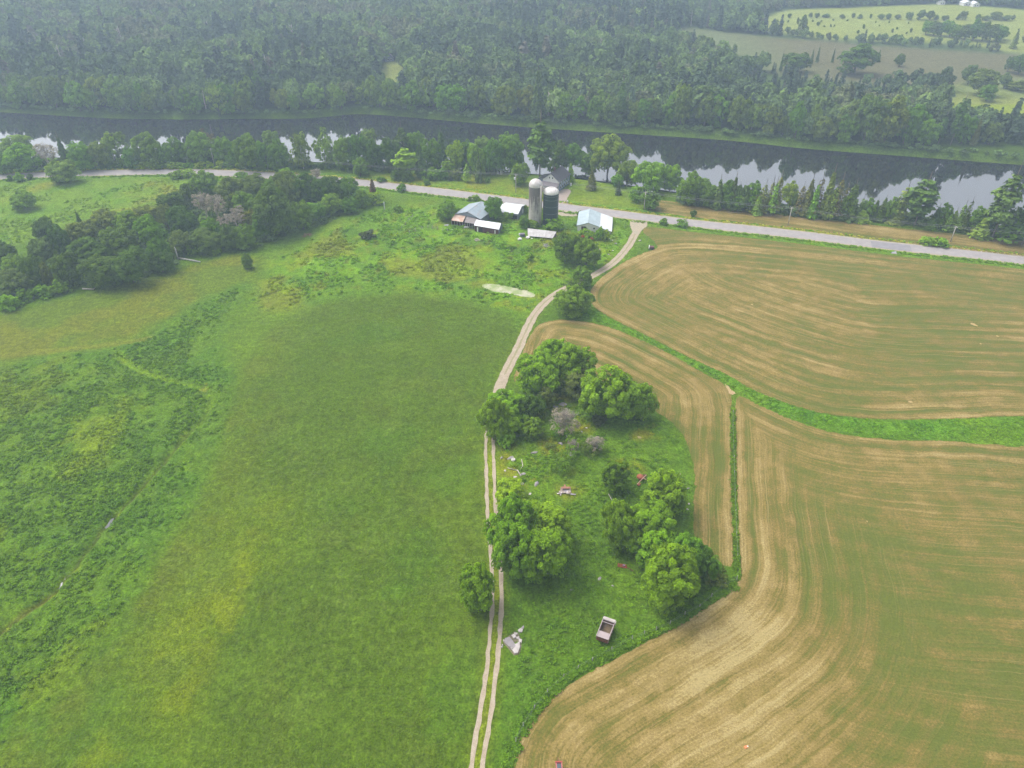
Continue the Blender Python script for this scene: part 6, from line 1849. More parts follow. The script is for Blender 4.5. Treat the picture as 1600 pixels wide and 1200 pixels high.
for k in range(6):
    m = MB(); m.box((-hw_ + .3 + k * (Ww - .6) / 5, 0, zf + .085), (.2, Lw * .62, .05)); m.build('floor_slat', M_wag_in, fl_)
for s in (-1, 1):
    m = MB(); m.box((s * hw_, 0, (zf + zt) / 2), (.08, Lw, zt - zf)); sd = m.build('side_board', M_wag, wag)
    for k in range(6):
        m = MB(); m.box((s * (hw_ + .065), -hl + .2 + k * (Lw - .4) / 5, (zf + zt) / 2), (.06, .1, zt - zf + .1)); m.build('stake', M_wag, sd)
    m = MB(); m.box((s * hw_, 0, zt + .04), (.14, Lw + .06, .07)); m.build('top_rail', M_wag_lid, sd)
m = MB(); m.box((0, -hl, (zf + zt) / 2), (Ww - .09, .08, zt - zf)); m.build('rear_board', M_rust, wag)
m = MB(); m.box((0, hl, (zf + zt) / 2), (Ww - .09, .08, zt - zf)); m.build('front_board', M_wag, wag)
m = MB(); m.slab([(-hw_ + .08, -hl - .05, zt + .02), (hw_ - .08, -hl - .05, zt + .02), (hw_ - .08, -hl + Lw * .32, zt - .10), (-hw_ + .08, -hl + Lw * .32, zt - .10)], .05); m.build('cover_sheet', M_wag_lid, wag)
m = MB(); m.tube([(-hw_ - .05, hl - .35, zt + .12), (hw_ + .05, hl - .35, zt + .12)], .24, 12); m.build('beater_hood', M_wag_white, wag)
m = MB(); m.box((0, hl - .05, zt + .08), (Ww + .1, .45, .08)); m.build('front_cover', M_wag_white, wag)
m = MB(); m.tube([(-hw_ + .1, hl - .95, zt - .05), (hw_ - .1, hl - .95, zt - .05)], .07, 8); m.build('beater_bar', M_wag_lid, wag)
m = MB(); m.box((hw_ + .18, hl - .35, zt - .1), (.12, .5, .7)); m.build('gear_cover', M_wag_white, wag)
ch = MB(); ch.box((-.6, 0, .66), (.12, Lw - .3, .2)); ch.box((.6, 0, .66), (.12, Lw - .3, .2)); ch.box((0, -Lw * .22, .5), (1.9, .12, .12)); ch.box((0, Lw * .22, .5), (1.9, .12, .12)); ch.build('chassis', M_rust, wag)
for sx in (-1, 1):
    for sy in (-.28, .26):
        m = MB(); m.tube([(sx * 1.0 - .11, sy * Lw, .42), (sx * 1.0 + .11, sy * Lw, .42)], .42, 18); w_ = m.build('wheel', M_black, wag)
        m = MB(); m.tube([(sx * 1.0 + sx * .10, sy * Lw, .42), (sx * 1.0 + sx * .13, sy * Lw, .42)], .22, 12); m.build('rim', M_rust, w_)
m = MB(); m.tube([(0, hl - .1, .6), (0, hl + .7, .45)], .06, 6); m.build('drawbar', M_rust, wag)

# ------------------------------------------------------------------ red implement at the bottom edge
ix, iy = at(873, 1196)
im = thing('hay_implement', "red towed farm implement with a dark top panel, cut by the picture's bottom edge", 'implement', (ix, iy - 1.4, gz(ix, iy) + .02), radians(2))
m = MB(); m.box((0, 0, 1.15), (1.05, 2.6, .10)); m.build('deck', M_pinkp, im)
m = MB(); m.box((0, -.05, 1.245), (.68, 2.2, .09)); m.build('top_panel', simple("dark_slate_panel", (.055, .075, .085), .4, .4, .2, 1.5), im)
for s in (-1, 1):
    m = MB(); m.box((s * .46, -.1, 1.28), (.12, 2.5, .16)); m.build('side_rail', M_pinkp, im)
m = MB(); m.box((0, 1.3, 1.27), (1.2, .18, .22)); m.build('front_beam', M_redp, im)
m = MB(); m.box((0, 1.05, 1.30), (.74, .16, .08)); m.build('roller', simple("maroon_bar", (.10, .02, .03), .6, .3, .1, 1), im)
m = MB(); m.tube([(0, 1.35, .95), (0, 2.05, .75), (-.06, 2.35, .7)], [.10, .07, .04], 8); m.tube([(-.28, 1.35, .9), (-.02, 2.0, .76)], .05, 6); m.build('hitch', M_rust, im)
for s in (-1, 1):
    m = MB(); m.tube([(s * .72 - .1, -.4, .45), (s * .72 + .1, -.4, .45)], .45, 18); w_ = m.build('wheel', M_black, im)
    m = MB(); m.tube([(s * .83, -.4, .45), (s * .85, -.4, .45)], .22, 12); m.build('rim', M_redp, w_)
m = MB(); m.box((0, -.2, .7), (.8, 2.2, .8)); m.build('body', M_redp, im)

# ------------------------------------------------------------------ rusty machine and red frame on the knoll
x, y, z = ground_at(1004, 752)
z = gz(x, y)
rm = thing('rusty_cultivator', "small rusty orange machine with a long pale bar between two trees", 'machine', (x, y, z), radians(48))
m = MB(); m.tube([(-2.4, 0, .55), (-.8, 0, .8), (1.4, 0, .95)], .11, 8); m.build('drawbar', simple("bleached_rust", (.40, .235, .175), .8, .2, .2, 2), rm)
m = MB(); m.box((.1, -.35, .85), (.12, 1.0, .1)); m.build('crossbar', rm.children[0].data.materials[0], rm)
M_orust = simple("orange_rust", (.26, .085, .045), .85, .2, .3, 2)
m = MB(); m.lathe([(.01, .2), (.7, .2), (.85, .6), (.75, .9), (.3, 1.02), (.01, 1.05)], 16, (.2, .9, 0)); m.build('drum', M_orust, rm, True)
for k in range(3):
    m = MB(); m.tube([(.9 + .3 * k, -.1, .85), (1.1 + .3 * k, -.15, .35), (1.0 + .3 * k, -.2, .05)], .04, 5); m.build('tine', M_rust, rm)
m = MB(); m.box((-2.0, -.25, .4), (.8, .5, .3)); m.build('box', M_orust, rm)
m = MB(); m.tube([(1.25, .35, .45), (1.25, .55, .45)], .45, 16); w_ = m.build('wheel', M_rust, rm)
x, y, _ = ground_at(972, 886); z = gz(x, y)
rf = thing('red_harrow', "sunken red iron harrow frame in the grass below the field-corner trees", 'harrow', (x, y, z), radians(-12))
for k in range(3):
    m = MB(); m.box((0, -.35 + .35 * k, .3), (1.9, .1, .12)); m.build('bar', M_redp, rf)
for k in range(4):
    m = MB(); m.box((-.8 + .5 * k, 0, .36), (.09, .9, .08)); m.build('crosspiece', M_redp, rf)
m = MB(); m.box((.3, .05, .48), (.5, .45, .2)); m.build('seat_box', simple("dull_violet_box", (.22, .13, .18), .7, .2, .2, 2), rf)
m = MB(); m.tube([(.9, -.2, .3), (2.4, -.75, .15)], .08, 6); m.build('drawbar', M_rust, rf)

# ------------------------------------------------------------------ scrap heap of boards on the knoll
x, y, _ = ground_at(884, 769); z = gz(x, y)
hp = thing('scrap_heap', "collapsed heap of grey and rusty boards on the knoll", 'scrap heap', (x, y, z))
r = random.Random(5)
mats_h = [M_plank, simple("pale_board", (.50, .44, .42), .85, .15, .15, 2), simple("rust_sheet", (.27, .13, .09), .85, .2, .25, 2), simple("violet_grey_board", (.30, .26, .30), .85, .15, .2, 2)]
for k in range(17):
    px, py = r.uniform(-1.7, 1.7), r.uniform(-1.1, 1.1)
    m = MB(); m.box((px, py, .18 + .5 * (1 - abs(px) / 2) * r.random()), (r.uniform(.5, 1.2), r.uniform(.25, .5), .07), rz=r.choice([0, 1.57]) + r.uniform(-.3, .3), rx=r.uniform(-.3, .3), ry=r.uniform(-.25, .25)); m.build('board', mats_h[k % 4], hp)
m = MB(); m.box((.1, .55, .75), (2.0, .55, .08), rx=.2); m.build('rusty_sheet', mats_h[2], hp)
m = MB(); m.box((.0, 0, .1), (2.4, 1.3, .2)); m.build('dark_base', M_plank, hp)

# ------------------------------------------------------------------ rocks
M_rock = simple("grey_rock", (.27, .245, .25), .9, .15, .25, 1.2, dirt=(.14, .135, .10), dirt_amt=.5)
M_rock_pale = simple("pale_rock", (.42, .375, .365), .9, .15, .18, 1.5, dirt=(.27, .25, .22), dirt_amt=.5)
M_rock_flat = simple("lilac_grey_rock", (.27, .24, .255), .9, .15, .18, 1.0, dirt=(.22, .20, .19), dirt_amt=.5)
M_rock_white = simple("white_stone", (.50, .47, .43), .9, .15, .1, 1.5)
def rock_mesh(seed, mat, flat=.5):
    g = np.random.default_rng(seed)
    me = bpy.data.meshes.new("rock_mesh")
    import bmesh
    bm = bmesh.new(); bmesh.ops.create_icosphere(bm, subdivisions=2, radius=1)
    dirs = g.normal(size=(9, 3)); dirs /= np.linalg.norm(dirs, axis=1)[:, None]
    for v in bm.verts:
        p = np.array(v.co)
        for d in dirs:
            q = p @ d
            lim = .62 + .25 * abs(d[2])
            if q > lim: p = p - d * (q - lim)
        p = p * (1 + .06 * g.normal()); p[2] *= flat
        v.co = p
    bm.to_mesh(me); bm.free(); me.materials.append(mat)
    return me
RK = [rock_mesh(k, M_rock) for k in range(3)]; RKP = [rock_mesh(10 + k, M_rock_pale) for k in range(2)]; RKW = [rock_mesh(20, M_rock_white)]
def rock(px, py, w, lab, meshes=RK, asp=.7, rz=None, group=None, name='boulder', zs=1.0):
    x, y, _ = ground_at(px, py); z = gz(x, y)
    s = FPX / depth_of(x, y, z)
    o = link(name, TR.choice(meshes), None, (x, y, z + .05))
    rr = w / 2 / s
    o.scale = (rr, rr * asp, rr * .7 * zs); o.rotation_euler = (0, 0, TR.uniform(0, 6) if rz is None else rz)
    return tag(o, lab, 'rock', group)
rock(878, 633, 16, "lilac-grey rock ringed with yellow lichen at the back of the knoll", [rock_mesh(31, M_rock_flat)], rz=0.2, zs=.5)
rock(868, 636, 11, "smaller rock left of the lichen-ringed one", [rock_mesh(32, M_rock_flat)], zs=.4)
rock(835, 708, 14, "elongated grey rock ledge above the green thicket", RK, .35, .35, zs=.6)
rock(784, 716, 7, "dark upright rock at the track edge", RK, .6, 1.4)
rock(797, 716, 12, "grey rock beside the white ring", RK, .5, .6, zs=.5)
rock(817, 741, 9, "grey rock below the bent dead branch", RK, .7, zs=.6)
rock(805, 746, 7, "small pinkish rock between track and dead branch", RKP, .7, zs=.6)
rock(816, 756, 7, "blue-grey rock touching the yellow-green tree", RK, .9)
rock(838, 757, 12, "split grey boulder left of the scrap heap", RK, .6, 1.2)
rock(828, 773, 6, "white stone at the top of the big trackside clump", RKW, .8)
rock(789, 736, 5, "pale stone left of the bent dead branch", RKP, .8)
rock(891, 711, 10, "lilac boulder inside the half-dead shrubs", [rock_mesh(33, M_rock_flat)], 1.0, zs=1.2)
rock(876, 694, 10, "dark rock left of the small yellow-green bush", RK)
rock(916, 670, 6, "cream-coloured stone right of the bare shrub", RKW, .5, .1)
rock(884, 683, 7, "white rock at the foot of the bare shrub", RKP, .8, zs=1.3)
rock(908, 676, 7, "brownish rock below the cream stone", RK, .8, zs=.5)
rock(1062, 742, 5, "white stone above right of the rounded tree by the stubble", RKW)
rock(1076, 788, 5, "upper pale stone at the stubble edge", RKP); rock(1074, 796, 5, "lower pale stone at the stubble edge", RKP)
rock(1075, 764, 6, "grey stone at the stubble edge", RK, .5)
rock(999, 684, 8, "lichen-yellowed rock alone on the right slope of the knoll", [rock_mesh(34, simple("lichen_rock", (.32, .28, .12), .9, .1, .3, 2))], .8, zs=.5)
rock(993, 660, 4, "grey stone under the tip of the right back clump", RK)
for k, (px, py, w) in enumerate([(957, 916, 5), (937, 905, 8), (893, 922, 6)]):
    rock(px, py, w, ["small grey stone in the grass above the wagon", "grey-brown hump in the grass, right of centre below the big clump", "grey stone in the grass just below the big clump"][k], RK, zs=.5)
# the flat outcrop beside the track: slabs with gaps
x, y, _ = ground_at(804, 1000); z = gz(x, y)
oc = thing('rock_outcrop', "flat pale rock outcrop with broken slabs beside the track", 'rock outcrop', (x, y, z))
def slab_poly(px, zt, mat, nm='rock_slab', dz=.35):
    P_ = [Vector((*at(a, b, z), 0)) - Vector((x, y, 0)) for a, b in px]
    m = MB(); n_ = len(P_)
    r_ = random.Random(len(px) * 7 + int(px[0][0]))
    cc = sum(P_, Vector()) / n_
    top = [(p.x * .95 + cc.x * .05, p.y * .95 + cc.y * .05, zt + r_.uniform(-.05, .05)) for p in P_]
    m.add([(p.x, p.y, -dz) for p in P_] + [(p.x, p.y, zt - .08) for p in P_] + top + [(cc.x, cc.y, zt + .05)],
          [(k, (k + 1) % n_, n_ + (k + 1) % n_, n_ + k) for k in range(n_)] + [(n_ + k, n_ + (k + 1) % n_, 2 * n_ + (k + 1) % n_, 2 * n_ + k) for k in range(n_)] + [(2 * n_ + k, 2 * n_ + (k + 1) % n_, 3 * n_) for k in range(n_)])
    return m.build(nm, mat, oc)
slab_poly([(789, 998), (796, 996), (802, 1003), (806, 1011), (803, 1014), (795, 1011), (788, 1004)], .30, M_rock_flat)
slab_poly([(799, 1006), (806, 1007), (812, 1003), (813, 1012), (809, 1021), (804, 1022), (798, 1014)], .28, M_rock_pale)
slab_poly([(796, 1012), (803, 1014), (806, 1019), (800, 1017)], .22, M_rock_flat)
slab_poly([(799, 994), (804, 991), (807, 996), (803, 999)], .34, M_rock_pale)
slab_poly([(806, 997), (811, 995), (812, 1000), (808, 1000)], .32, M_rock_pale)
slab_poly([(810, 999), (816, 1000), (815, 1006), (811, 1004)], .32, M_rock_pale)
slab_poly([(809, 986), (813, 983), (817, 985), (816, 989), (811, 989)], .36, M_rock_pale)
slab_poly([(813, 983), (818, 978), (819, 981), (817, 985)], .25, M_rock_flat)
slab_poly([(803, 989), (809, 990), (808, 993), (804, 992)], .26, M_rock_pale)
for k, (a, b) in enumerate([(785, 1008), (784, 1011), (787, 1001)]):
    slab_poly([(a - 1, b - 1), (a + 1, b - 1), (a + 1.5, b + 1), (a - 1, b + 1)], .18, M_rock_pale, 'loose_stone')
slab_poly([(786, 1004), (794, 994), (803, 987), (812, 981), (818, 977), (820, 982), (817, 1008), (811, 1022), (803, 1024), (794, 1013)], .05, simple("mossy_ground", (.14, .125, .075), .95, .05, .3, 2), 'mossy_bed')
# white concrete ring
x, y, _ = ground_at(802, 719.5); z = gz(x, y)
ring = thing('well_ring', "white ring-shaped block on the knoll near the track", 'ring', (x, y, z))
m = MB(); m.lathe([(.16, .1), (.16, .38), (.42, .42), (.52, .3), (.52, -.1)], 18); m.build('rim', M_rock_white, ring, True)
m = MB(); m.lathe([(.17, .12), (.01, .12)], 18); m.build('dark_hole', M_dark, ring)
# dead branches and logs
def log(pts_px, rad, lab, name='fallen_log', mat=M_dead, zs=None, cat='log'):
    P_ = []
    for i, (a, b) in enumerate(pts_px):
        zz = 0.0 if zs is None else zs[i]
        x, y, g_ = ground_at(a, b)
        g_ = gz(x, y)
        xx, yy = at(a, b, g_ + zz + rad)
        P_.append(Vector((xx, yy, g_ + zz + rad)))
    o0 = P_[0].copy()
    m = MB(); m.tube([p - o0 for p in P_], [rad * (1 - .5 * i / len(P_)) for i in range(len(P_))], 7)
    o = m.build(name, mat, None, True, loc=o0)
    return tag(o, lab, cat)
log([(814, 744), (809, 735), (800, 733), (793, 731)], .14, "bent bleached branch lying on the knoll near the track", 'dead_branch', cat='branch')
log([(815, 718), (817, 728), (812, 734)], .10, "grey curved branch above the bent bleached one", 'dead_branch', cat='branch')
log([(898, 690), (892, 686), (886, 684)], .10, "thin pale stick below the bare grey shrub", 'dead_branch', cat='branch')
log([(951, 772), (958, 785)], .09, "thin white stick in the grass below the small rounded tree", 'dead_branch', cat='branch')
log([(279, 403), (296, 406), (313, 409)], .32, "long bleached log lying out from the woodlot edge", mat=M_birch)
log([(129, 451), (146, 452), (151, 447)], .28, "broken pinkish log at the woodlot's left foot", mat=M_dead)
log([(0, 455), (12, 449)], .25, "pale log slanting at the far left of the woodlot", mat=M_dead)
x, y, _ = ground_at(278.5, 405); z = gz(x, y)
st_ = thing('tree_snag', "white broken tree trunk standing at the woodlot edge by the long log", 'snag', (x, y, z))
m = MB(); m.tube([(0, 0, -.1), (.05, 0, 2.4), (-.1, .05, 4.9)], [.3, .24, .12], 8); m.build('trunk', M_birch, st_, True)
m = MB(); m.tube([(0, 0, 3.4), (.6, 0, 4.0)], [.1, .04], 6); m.build('branch', M_birch, st_)
x, y, _ = ground_at(621, 268); z = gz(x, y)
st_ = thing('tree_snag', "bleached stub standing against the bright layered pine", 'snag', (x, y, z))
m = MB(); m.tube([(0, 0, -.1), (.05, 0, 3.4), (0, .05, 6.8)], [.26, .2, .1], 8); m.build('trunk', M_birch, st_, True)
m = MB(); m.tube([(0, 0, 4.2), (-.7, 0, 4.9)], [.1, .04], 6); m.build('branch', M_birch, st_)
def brush(px, py, w, lab, mat, n_=40):
    x, y, _ = ground_at(px, py); z = gz(x, y)
    s = FPX / depth_of(x, y, z); R = w / 2 / s
    r_ = random.Random(int(px))
    t = thing('brush_pile', lab, 'brush pile', (x, y, z))
    m = MB()
    for k in range(n_):
        a_, d_ = r_.uniform(0, 6.28), R * sqrt(r_.random()) * .8
        px_, py_ = cos(a_) * d_, sin(a_) * d_
        b_ = r_.uniform(0, 6.28); l = R * r_.uniform(.3, .7); h = .9 * (1 - d_ / R) + .1
        m.tube([(px_ - cos(b_) * l / 2, py_ - sin(b_) * l / 2, h * r_.random()), (px_ + cos(b_) * l / 2, py_ + sin(b_) * l / 2, h * r_.random() + .1)], r_.uniform(.04, .09), 4)
    o = m.build('sticks', mat, t); o['kind'] = 'stuff'
brush(480, 368, 18, "pinkish-brown brush pile in the pasture beside the woodlot", simple("pinkish_brush", (.24, .155, .12), .9, .1, .3, 2))
brush(746, 376, 12, "grey heap of sticks in the pasture below the red shed", M_dead, 30)
brush(853, 386, 14, "grey rubble heap left of the two big trees below the barns", simple("grey_rubble", (.32, .30, .30), .9, .1, .3, 2), 30)
# ------------------------------------------------------------------ fences
def fence(posts_px, lab, h=1.25, wire_h=(.5, 1.0), pr=.07, tilt=.08):
    r_ = random.Random(len(posts_px))
    P_ = []
    for a, b in posts_px:
        x, y, _ = ground_at(a, b); P_.append(Vector((x, y, gz(x, y) if True else 0)))
    root = thing('wire_fence', lab, 'fence', P_[0])
    tops = []
    for p in P_:
        l = p - P_[0]; tx, ty = r_.uniform(-tilt, tilt), r_.uniform(-tilt, tilt)
        m = MB(); m.tube([l + Vector((0, 0, -.3)), l + Vector((tx * h, ty * h, h))], [pr * 1.1, pr * .9], 6); m.build('post', M_post, root); tops.append((l, tx, ty))
    for wh in wire_h:
        m = MB(); pts = []
        for i, (l, tx, ty) in enumerate(tops):
            pts.append(l + Vector((tx * wh, ty * wh, wh)))
        m.tube(pts, .012, 3, cap=False); m.build('wire', M_wire, root)
    return root
fence([(1151, 906), (1131, 917), (1111, 934), (1092.5, 950), (1070, 962), (1046.5, 976), (1025, 986), (1006, 993), (987.6, 1001), (956, 1018), (925, 1033), (903, 1046), (880, 1060), (855, 1084), (835, 1108), (818, 1136), (806, 1160)], "leaning post and wire fence along the edge of the lower hay field")
fence([(1145, 645), (1145, 668), (1146, 692), (1146, 716), (1147, 740), (1148, 768), (1149, 800), (1150, 835), (1152, 870)], "weedy wire fence line between the narrow and the wide stubble", h=1.0)
fence([(640, 364), (650, 361), (660, 358), (668, 356), (676, 357), (684, 359), (692, 360.5), (700, 361.5)], "grey collapsed fence row in the pasture left of the sheds", h=1.2, wire_h=(.4, .8, 1.1), pr=.11, tilt=.3)
fence([(628, 357), (634, 351), (640, 345), (644, 340)], "short run of grey fence posts slanting up the pasture to the road", h=1.2, wire_h=(.4, .8, 1.1), pr=.11, tilt=.25)
def stake(px, py, h, lab, name='marker_post', mat=M_trim, r_=.07):
    x, y, _ = ground_at(px, py); z = gz(x, y)
    m = MB(); m.box((0, 0, h / 2 - .1), (r_ * 2, r_ * 2, h)); m.box((0, 0, h + .02 - .1), (r_ * 2.6, r_ * 2.6, .14))
    return tag(m.build(name, mat, None, loc=(x, y, z)), lab, 'post')
stake(601, 327, 3.2, "lone pale post standing in the pasture right of the woodlot", r_=.14)
stake(742, 296, 1.5, "short yellow marker post on the lawn across from the barns", mat=simple("yellow_marker", (.62, .50, .08), .6, .3, .1, 1), r_=.10)
stake(752, 330, 1.0, "white stake at the grey barn corner", r_=.1)
# ------------------------------------------------------------------ utility poles and wires
pole_tops = []
M_ins = simple("grey_insulator", (.30, .31, .33), .4, .4, .1, 1)
def pole(px, py, pt, lab, arm=False, trans=False, light=False, h=None):
    x, y, _ = ground_at(px, py); z = gz(x, y)
    # height so that the top reaches the measured row
    h_ = 5.0
    for _k in range(30):
        yy, zz = y, z + h_
        dep = depth_of(x, yy, zz)
        v_ = ((zz - CAMH) * CP + yy * SP) / dep
        rowp = 600 - FPX * v_
        h_ += (rowp - pt) * dep / FPX * .8
    root = thing('utility_pole', lab, 'utility pole', (x, y, z - .1), group="utility poles along the road")
    m = MB(); m.tube([(0, 0, -.2), (0, 0, h_)], [.20, .14], 10); m.build('shaft', M_pole, root, True)
    m = MB(); m.box((0, 0, h_ - .5), (1.6, .12, .12)); ar = m.build('crossarm', M_pole, root)
    for s in (-.7, 0.0, .7):
        m = MB(); m.lathe([(.05, -.44), (.08, -.36), (.05, -.25)], 8, (s, 0, h_)); m.build('insulator', M_ins, ar)
    if trans:
        m = MB(); m.lathe([(.01, h_ - 2.7), (.3, h_ - 2.7), (.3, h_ - 1.7), (.01, h_ - 1.6)], 14, (-.5, 0, 0)); m.build('transformer', M_trim, root, True)
    if light:
        m = MB(); m.tube([(0, 0, h_ - .15), (1.0, -.2, h_ + .25), (2.1, -.4, h_ + .3)], .05, 6); la = m.build('lamp_arm', M_galv, root)
        m = MB(); m.box((2.4, -.45, h_ + .28), (.7, .28, .14)); m.build('lamp_head', M_galv, la)
    return (x, y, z - .1 + h_)
tops = [pole(66, 262, 239, "pole at the far left among the river trees"), pole(182, 260, 237, "pole in front of the slanting birch at left"), pole(335, 258, 231, "pole behind the middle of the roadside hedge"), pole(806, 301, 271, "pole with a white transformer left of the house", trans=True),
        pole(1006, 328, 299, "pole with a street lamp arm at the right end of the lawn", light=True), pole(1231, 352, 323, "leaning-looking pole in the hay strip behind the road, left of the hedge"), pole(1485, 378, 353, "pole standing right behind the clipped hedge at right")]
tops = [(-330, at(-200, 270)[1], 9)] + tops + [(at(1760, 405)[0], at(1760, 405)[1], 8.5)]
for i in range(len(tops) - 1):
    a_, b_ = Vector(tops[i]), Vector(tops[i + 1])
    for k, s in enumerate((-.7, .7)):
        off = Vector((s * .4, s, -.3))
        L_ = (b_ - a_).length; sag = min(3.0, L_ * .012)
        pts = [a_.lerp(b_, t) + off - Vector((0, 0, sag * 4 * t * (1 - t))) for t in np.linspace(0, 1, 13)]
        m = MB(); m.tube([p - a_ for p in pts], .035, 3, cap=False)
        nmA = ['the left edge', 'the far left pole', 'the birch pole', 'the hedge pole', 'the transformer pole', 'the street lamp pole', 'the hay strip pole', 'the clipped hedge pole', 'the right edge']
        o = m.build('power_line', M_wire, None, loc=a_)
        tag(o, f"{'front' if k == 0 else 'rear'} thin wire running from {nmA[i]} to {nmA[i + 1]}", 'wire', "wires between the utility poles")
# ------------------------------------------------------------------ junk in the farm yard
def junk(name, lab, cat, px, py, builder, rz=0.0):
    x, y, _ = ground_at(px, py); z = gz(x, y)
    t = thing(name, lab, cat, (x, y, z), rz); builder(t); return t
def drum_b(t):
    m = MB(); m.lathe([(.01, 0), (.32, 0), (.34, .1), (.32, .3), (.34, .5), (.32, .9), (.01, .92)], 14); m.build('body', M_trim, t, True)
    m = MB(); m.lathe([(.12, .92), (.12, .97), (.01, .98)], 8); m.build('cap', M_galv, t)
junk('barrel', "upright white barrel at the left of the junk by the feed bunk", 'barrel', 812, 370, drum_b)
def crate_b(t):
    m = MB(); m.box((0, 0, .55), (1.6, 1.3, 1.1)); m.build('box', simple("dark_slate_box", (.07, .075, .09), .7, .2, .2, 1), t)
    m = MB(); m.box((0, 0, 1.13), (1.7, 1.4, .08)); m.build('lid', simple("violet_lid", (.16, .14, .18), .7, .2, .2, 1), t)
junk('storage_box', "dark box between the white barrel and the feed bunk", 'box', 816.5, 371, crate_b, .2)
def sheet_b(w, l, mat, h=.35, n_=3):
    def f(t):
        for k in range(n_):
            m = MB(); m.box((.1 * k, .15 * k, h * (.4 + .5 * k) + .05), (w, l, .06), rz=.25 * k, rx=.12 * (k - 1), ry=.1); m.build('sheet', mat, t)
    return f
M_jw = simple("white_junk_sheet", (.64, .62, .60), .6, .3, .08, 1)
junk('sheet_pile', "crumpled white sheets in front of the white barrel", 'sheets', 812, 376, sheet_b(1.5, 1.0, M_jw), .4)
junk('sheet_pile', "white sheets beside the dark box, right of the barrel", 'sheets', 824, 374, sheet_b(1.2, .9, M_jw), -.3)
junk('sheet_pile', "small pale scraps at the right end of the junk row", 'sheets', 831, 375, sheet_b(.7, .5, M_jw, .2, 2), .8)
junk('sheet_pile', "row of pale sheets in the mud left of the rusty shed", 'sheets', 697, 352.5, sheet_b(1.7, .5, M_galv, .12, 3), .1)
junk('sheet_pile', "pale boards lying left of the sheds near the grey fence", 'sheets', 706, 359.5, sheet_b(1.4, .5, M_galv, .12, 2), -.2)
junk('sheet_pile', "white panel lying in front of the grey metal shed", 'sheets', 800, 345, sheet_b(2.6, .7, M_jw, .12, 2), .1)
def trough_b(t):
    m = MB(); m.box((0, 0, .42), (1.9, .5, .08)); m.build('top', M_trim, t)
    for s in (-1, 1):
        m = MB(); m.box((s * .8, 0, .2), (.1, .4, .4)); m.build('leg', M_trim, t)
junk('bench', "white bench standing in front of the grey-roofed shed", 'bench', 728.5, 357, trough_b, -.1)
for k, (px, py, lab) in enumerate([(951.5, 374.5, "first white scrap in the grass right of the barn bushes"), (957, 376.5, "second white scrap in the grass right of the barn bushes"), (957.5, 393, "small white scrap beside the track below the barn"), (951, 399, "pale plank scrap near the track below the barn")]):
    junk('sheet_pile', lab, 'sheets', px, py, sheet_b(.55, .35, M_jw, .12, 2), k)
rock(962, 381, 6, "grey stone by the scraps right of the barn bushes", RK); rock(936, 391, 9, "brownish rubble hump right of the two big trees", [rock_mesh(40, simple("brown_rubble", (.20, .15, .13), .9, .1, .3, 2))], zs=.6)
rock(1000, 376, 6, "grey stone in the green wedge by the junction", RKP, .5)
def cart_b(t):
    m = MB(); m.box((0, 0, .7), (1.7, 1.4, .7)); m.build('body', simple("dark_maroon_steel", (.10, .045, .05), .7, .3, .25, 2), t)
    m = MB(); m.box((-.95, 0, .85), (.18, 1.5, .95), ry=.1); m.build('white_board', M_trim, t)
    for s in (-1, 1):
        m = MB(); m.tube([(.2, s * .72, .35), (.2, s * .88, .35)], .35, 14); m.build('wheel', M_black, t)
    m = MB(); m.tube([(-1.0, 0, .5), (-2.4, .2, .35)], .06, 6); m.build('drawbar', M_rust, t)
junk('hand_cart', "small maroon cart with a white end board in the green wedge", 'cart', 1018, 389, cart_b, -.1)
def culvert_b(t):
    m = MB(); m.tube([(-1.0, -.4, .25), (1.0, .3, .25)], .32, 12, cap=False); m.build('pipe', M_galv, t)
    m = MB(); m.box((0, -.6, .15), (1.8, .5, .3)); m.build('headwall', M_rock_pale, t)
junk('culvert', "pale culvert end beside the patched road", 'culvert', 1396, 395.5, culvert_b)
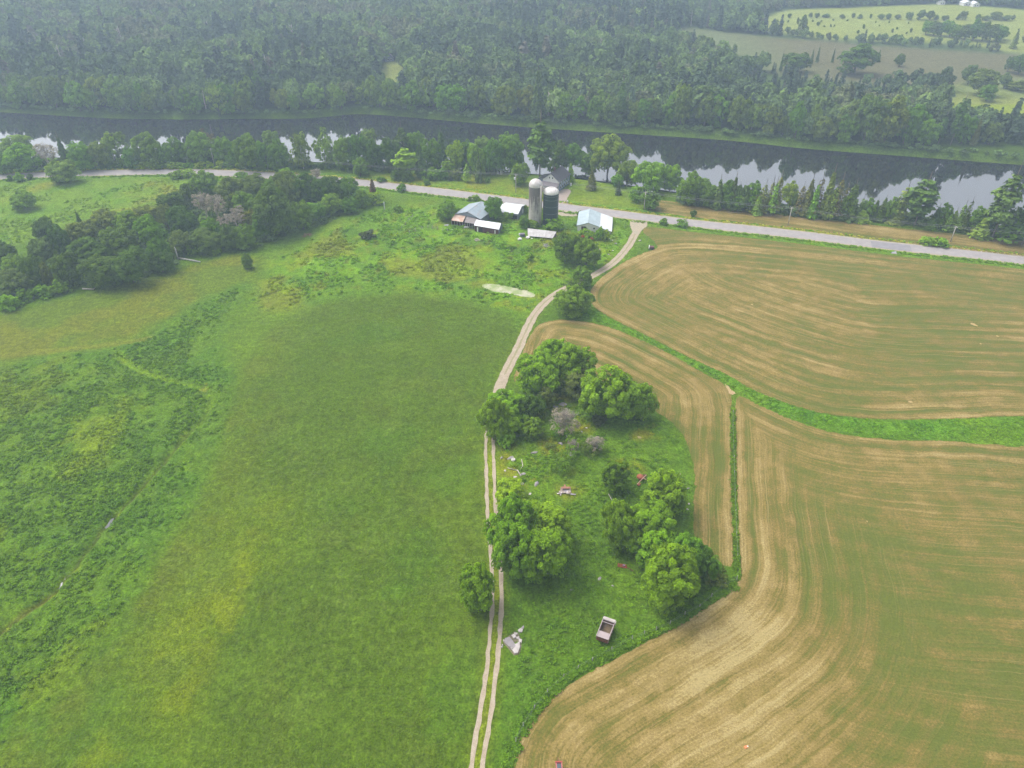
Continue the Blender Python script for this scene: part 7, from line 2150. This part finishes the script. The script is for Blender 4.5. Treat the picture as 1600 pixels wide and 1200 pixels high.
# orange scrap in the stubble, hay clods
def scrap_b(t):
    m = MB(); m.box((0, 0, .14), (.5, .4, .26), rz=.4); m.build('body', simple("orange_plastic", (.62, .20, .08), .6, .3, .1, 1), t)
    m = MB(); m.box((.35, .2, .06), (.3, .2, .1)); m.build('flap', M_jw, t)
junk('plastic_scrap', "small orange scrap lying in the lower hay field", 'scrap', 1165, 1168, scrap_b)
M_straw = simple("pale_straw_clump", (.33, .235, .105), .95, .05, .25, 3)
for k, (px, py, w, lab) in enumerate([(1521, 507, 14, "largest straw clump on the right of the upper hay field"), (1558, 525, 7, "straw clump right of the largest one"), (1423, 628, 9, "straw clump near the bottom of the upper hay field"), (1175, 476, 6, "straw clump in the left part of the upper hay field"), (1355, 815, 6, "straw clump in the wide stubble at right"), (1532, 537, 6, "small straw clump below the largest one")]):
    rock(px, py, w, lab, [rock_mesh(50 + k, M_straw, .35)], .6, name='straw_clump', zs=.5)
    bpy.data.objects[[o.name for o in COL.objects if o.name.startswith('straw_clump')][-1]]['category'] = 'straw clump'
# ------------------------------------------------------------------ far buildings
def far_house(px, py, w, l, rise, lab, roof, wall, eave=2.6, rz=0.0):
    x, y, z = ground_at(px, py)
    s = FPX / depth_of(x, y, z); hw2 = w / 2 / s
    d = Vector((cos(rz), sin(rz), 0))
    r_, P, hw = gable('far_farmhouse', lab, 'house', Vector((x, y, 0)) - d * hw2, Vector((x, y, 0)) + d * hw2, l, eave, rise, wall, roof, ground=z)
    wall_windows(r_, P(-hw * .7, 0, 0), P(hw * .7, 0, 0), 0, 1, 2, .9, 1.0, 1.4)
far_house(1512, 9.5, 13, 9, 1.8, "white building on the skyline of the far green field, left one", M_white_roof, M_white_wall)
far_house(1525, 11.0, 10, 8, 1.6, "white building on the skyline of the far green field, right one", M_white_roof, M_white_wall)
far_house(1472, 7.5, 8, 7, 1.6, "pale grey building on the skyline, left of the two white ones", M_grey_roof, M_white_wall)
far_house(609, 96, 13, 11, 2.6, "lone house with a pinkish-grey roof in the wood beyond the river", simple("pinkish_roof", (.30, .24, .28), .7, .3, .1, 1), M_grey_wall, rz=.3)
x, y, z = ground_at(1286, 101)
# ------------------------------------------------------------------ haze: the air itself
hz = MB()
hz.box((0, 1400, 63.0), (6100, 4300, 142.0))
M_haze = bpy.data.materials.new("haze_air")
M_haze.use_nodes = True
hn = M_haze.node_tree
hn.nodes.clear()
ho = hn.nodes.new("ShaderNodeOutputMaterial")
hv = hn.nodes.new("ShaderNodeVolumePrincipled")
hv.inputs['Density'].default_value = HAZE_DENSITY
hv.inputs['Color'].default_value = (*HAZE_COLOR, 1)
hv.inputs['Anisotropy'].default_value = 0.2
hn.links.new(hv.outputs[0], ho.inputs['Volume'])
haze = hz.build("haze", M_haze)
tag(haze, kind='stuff')
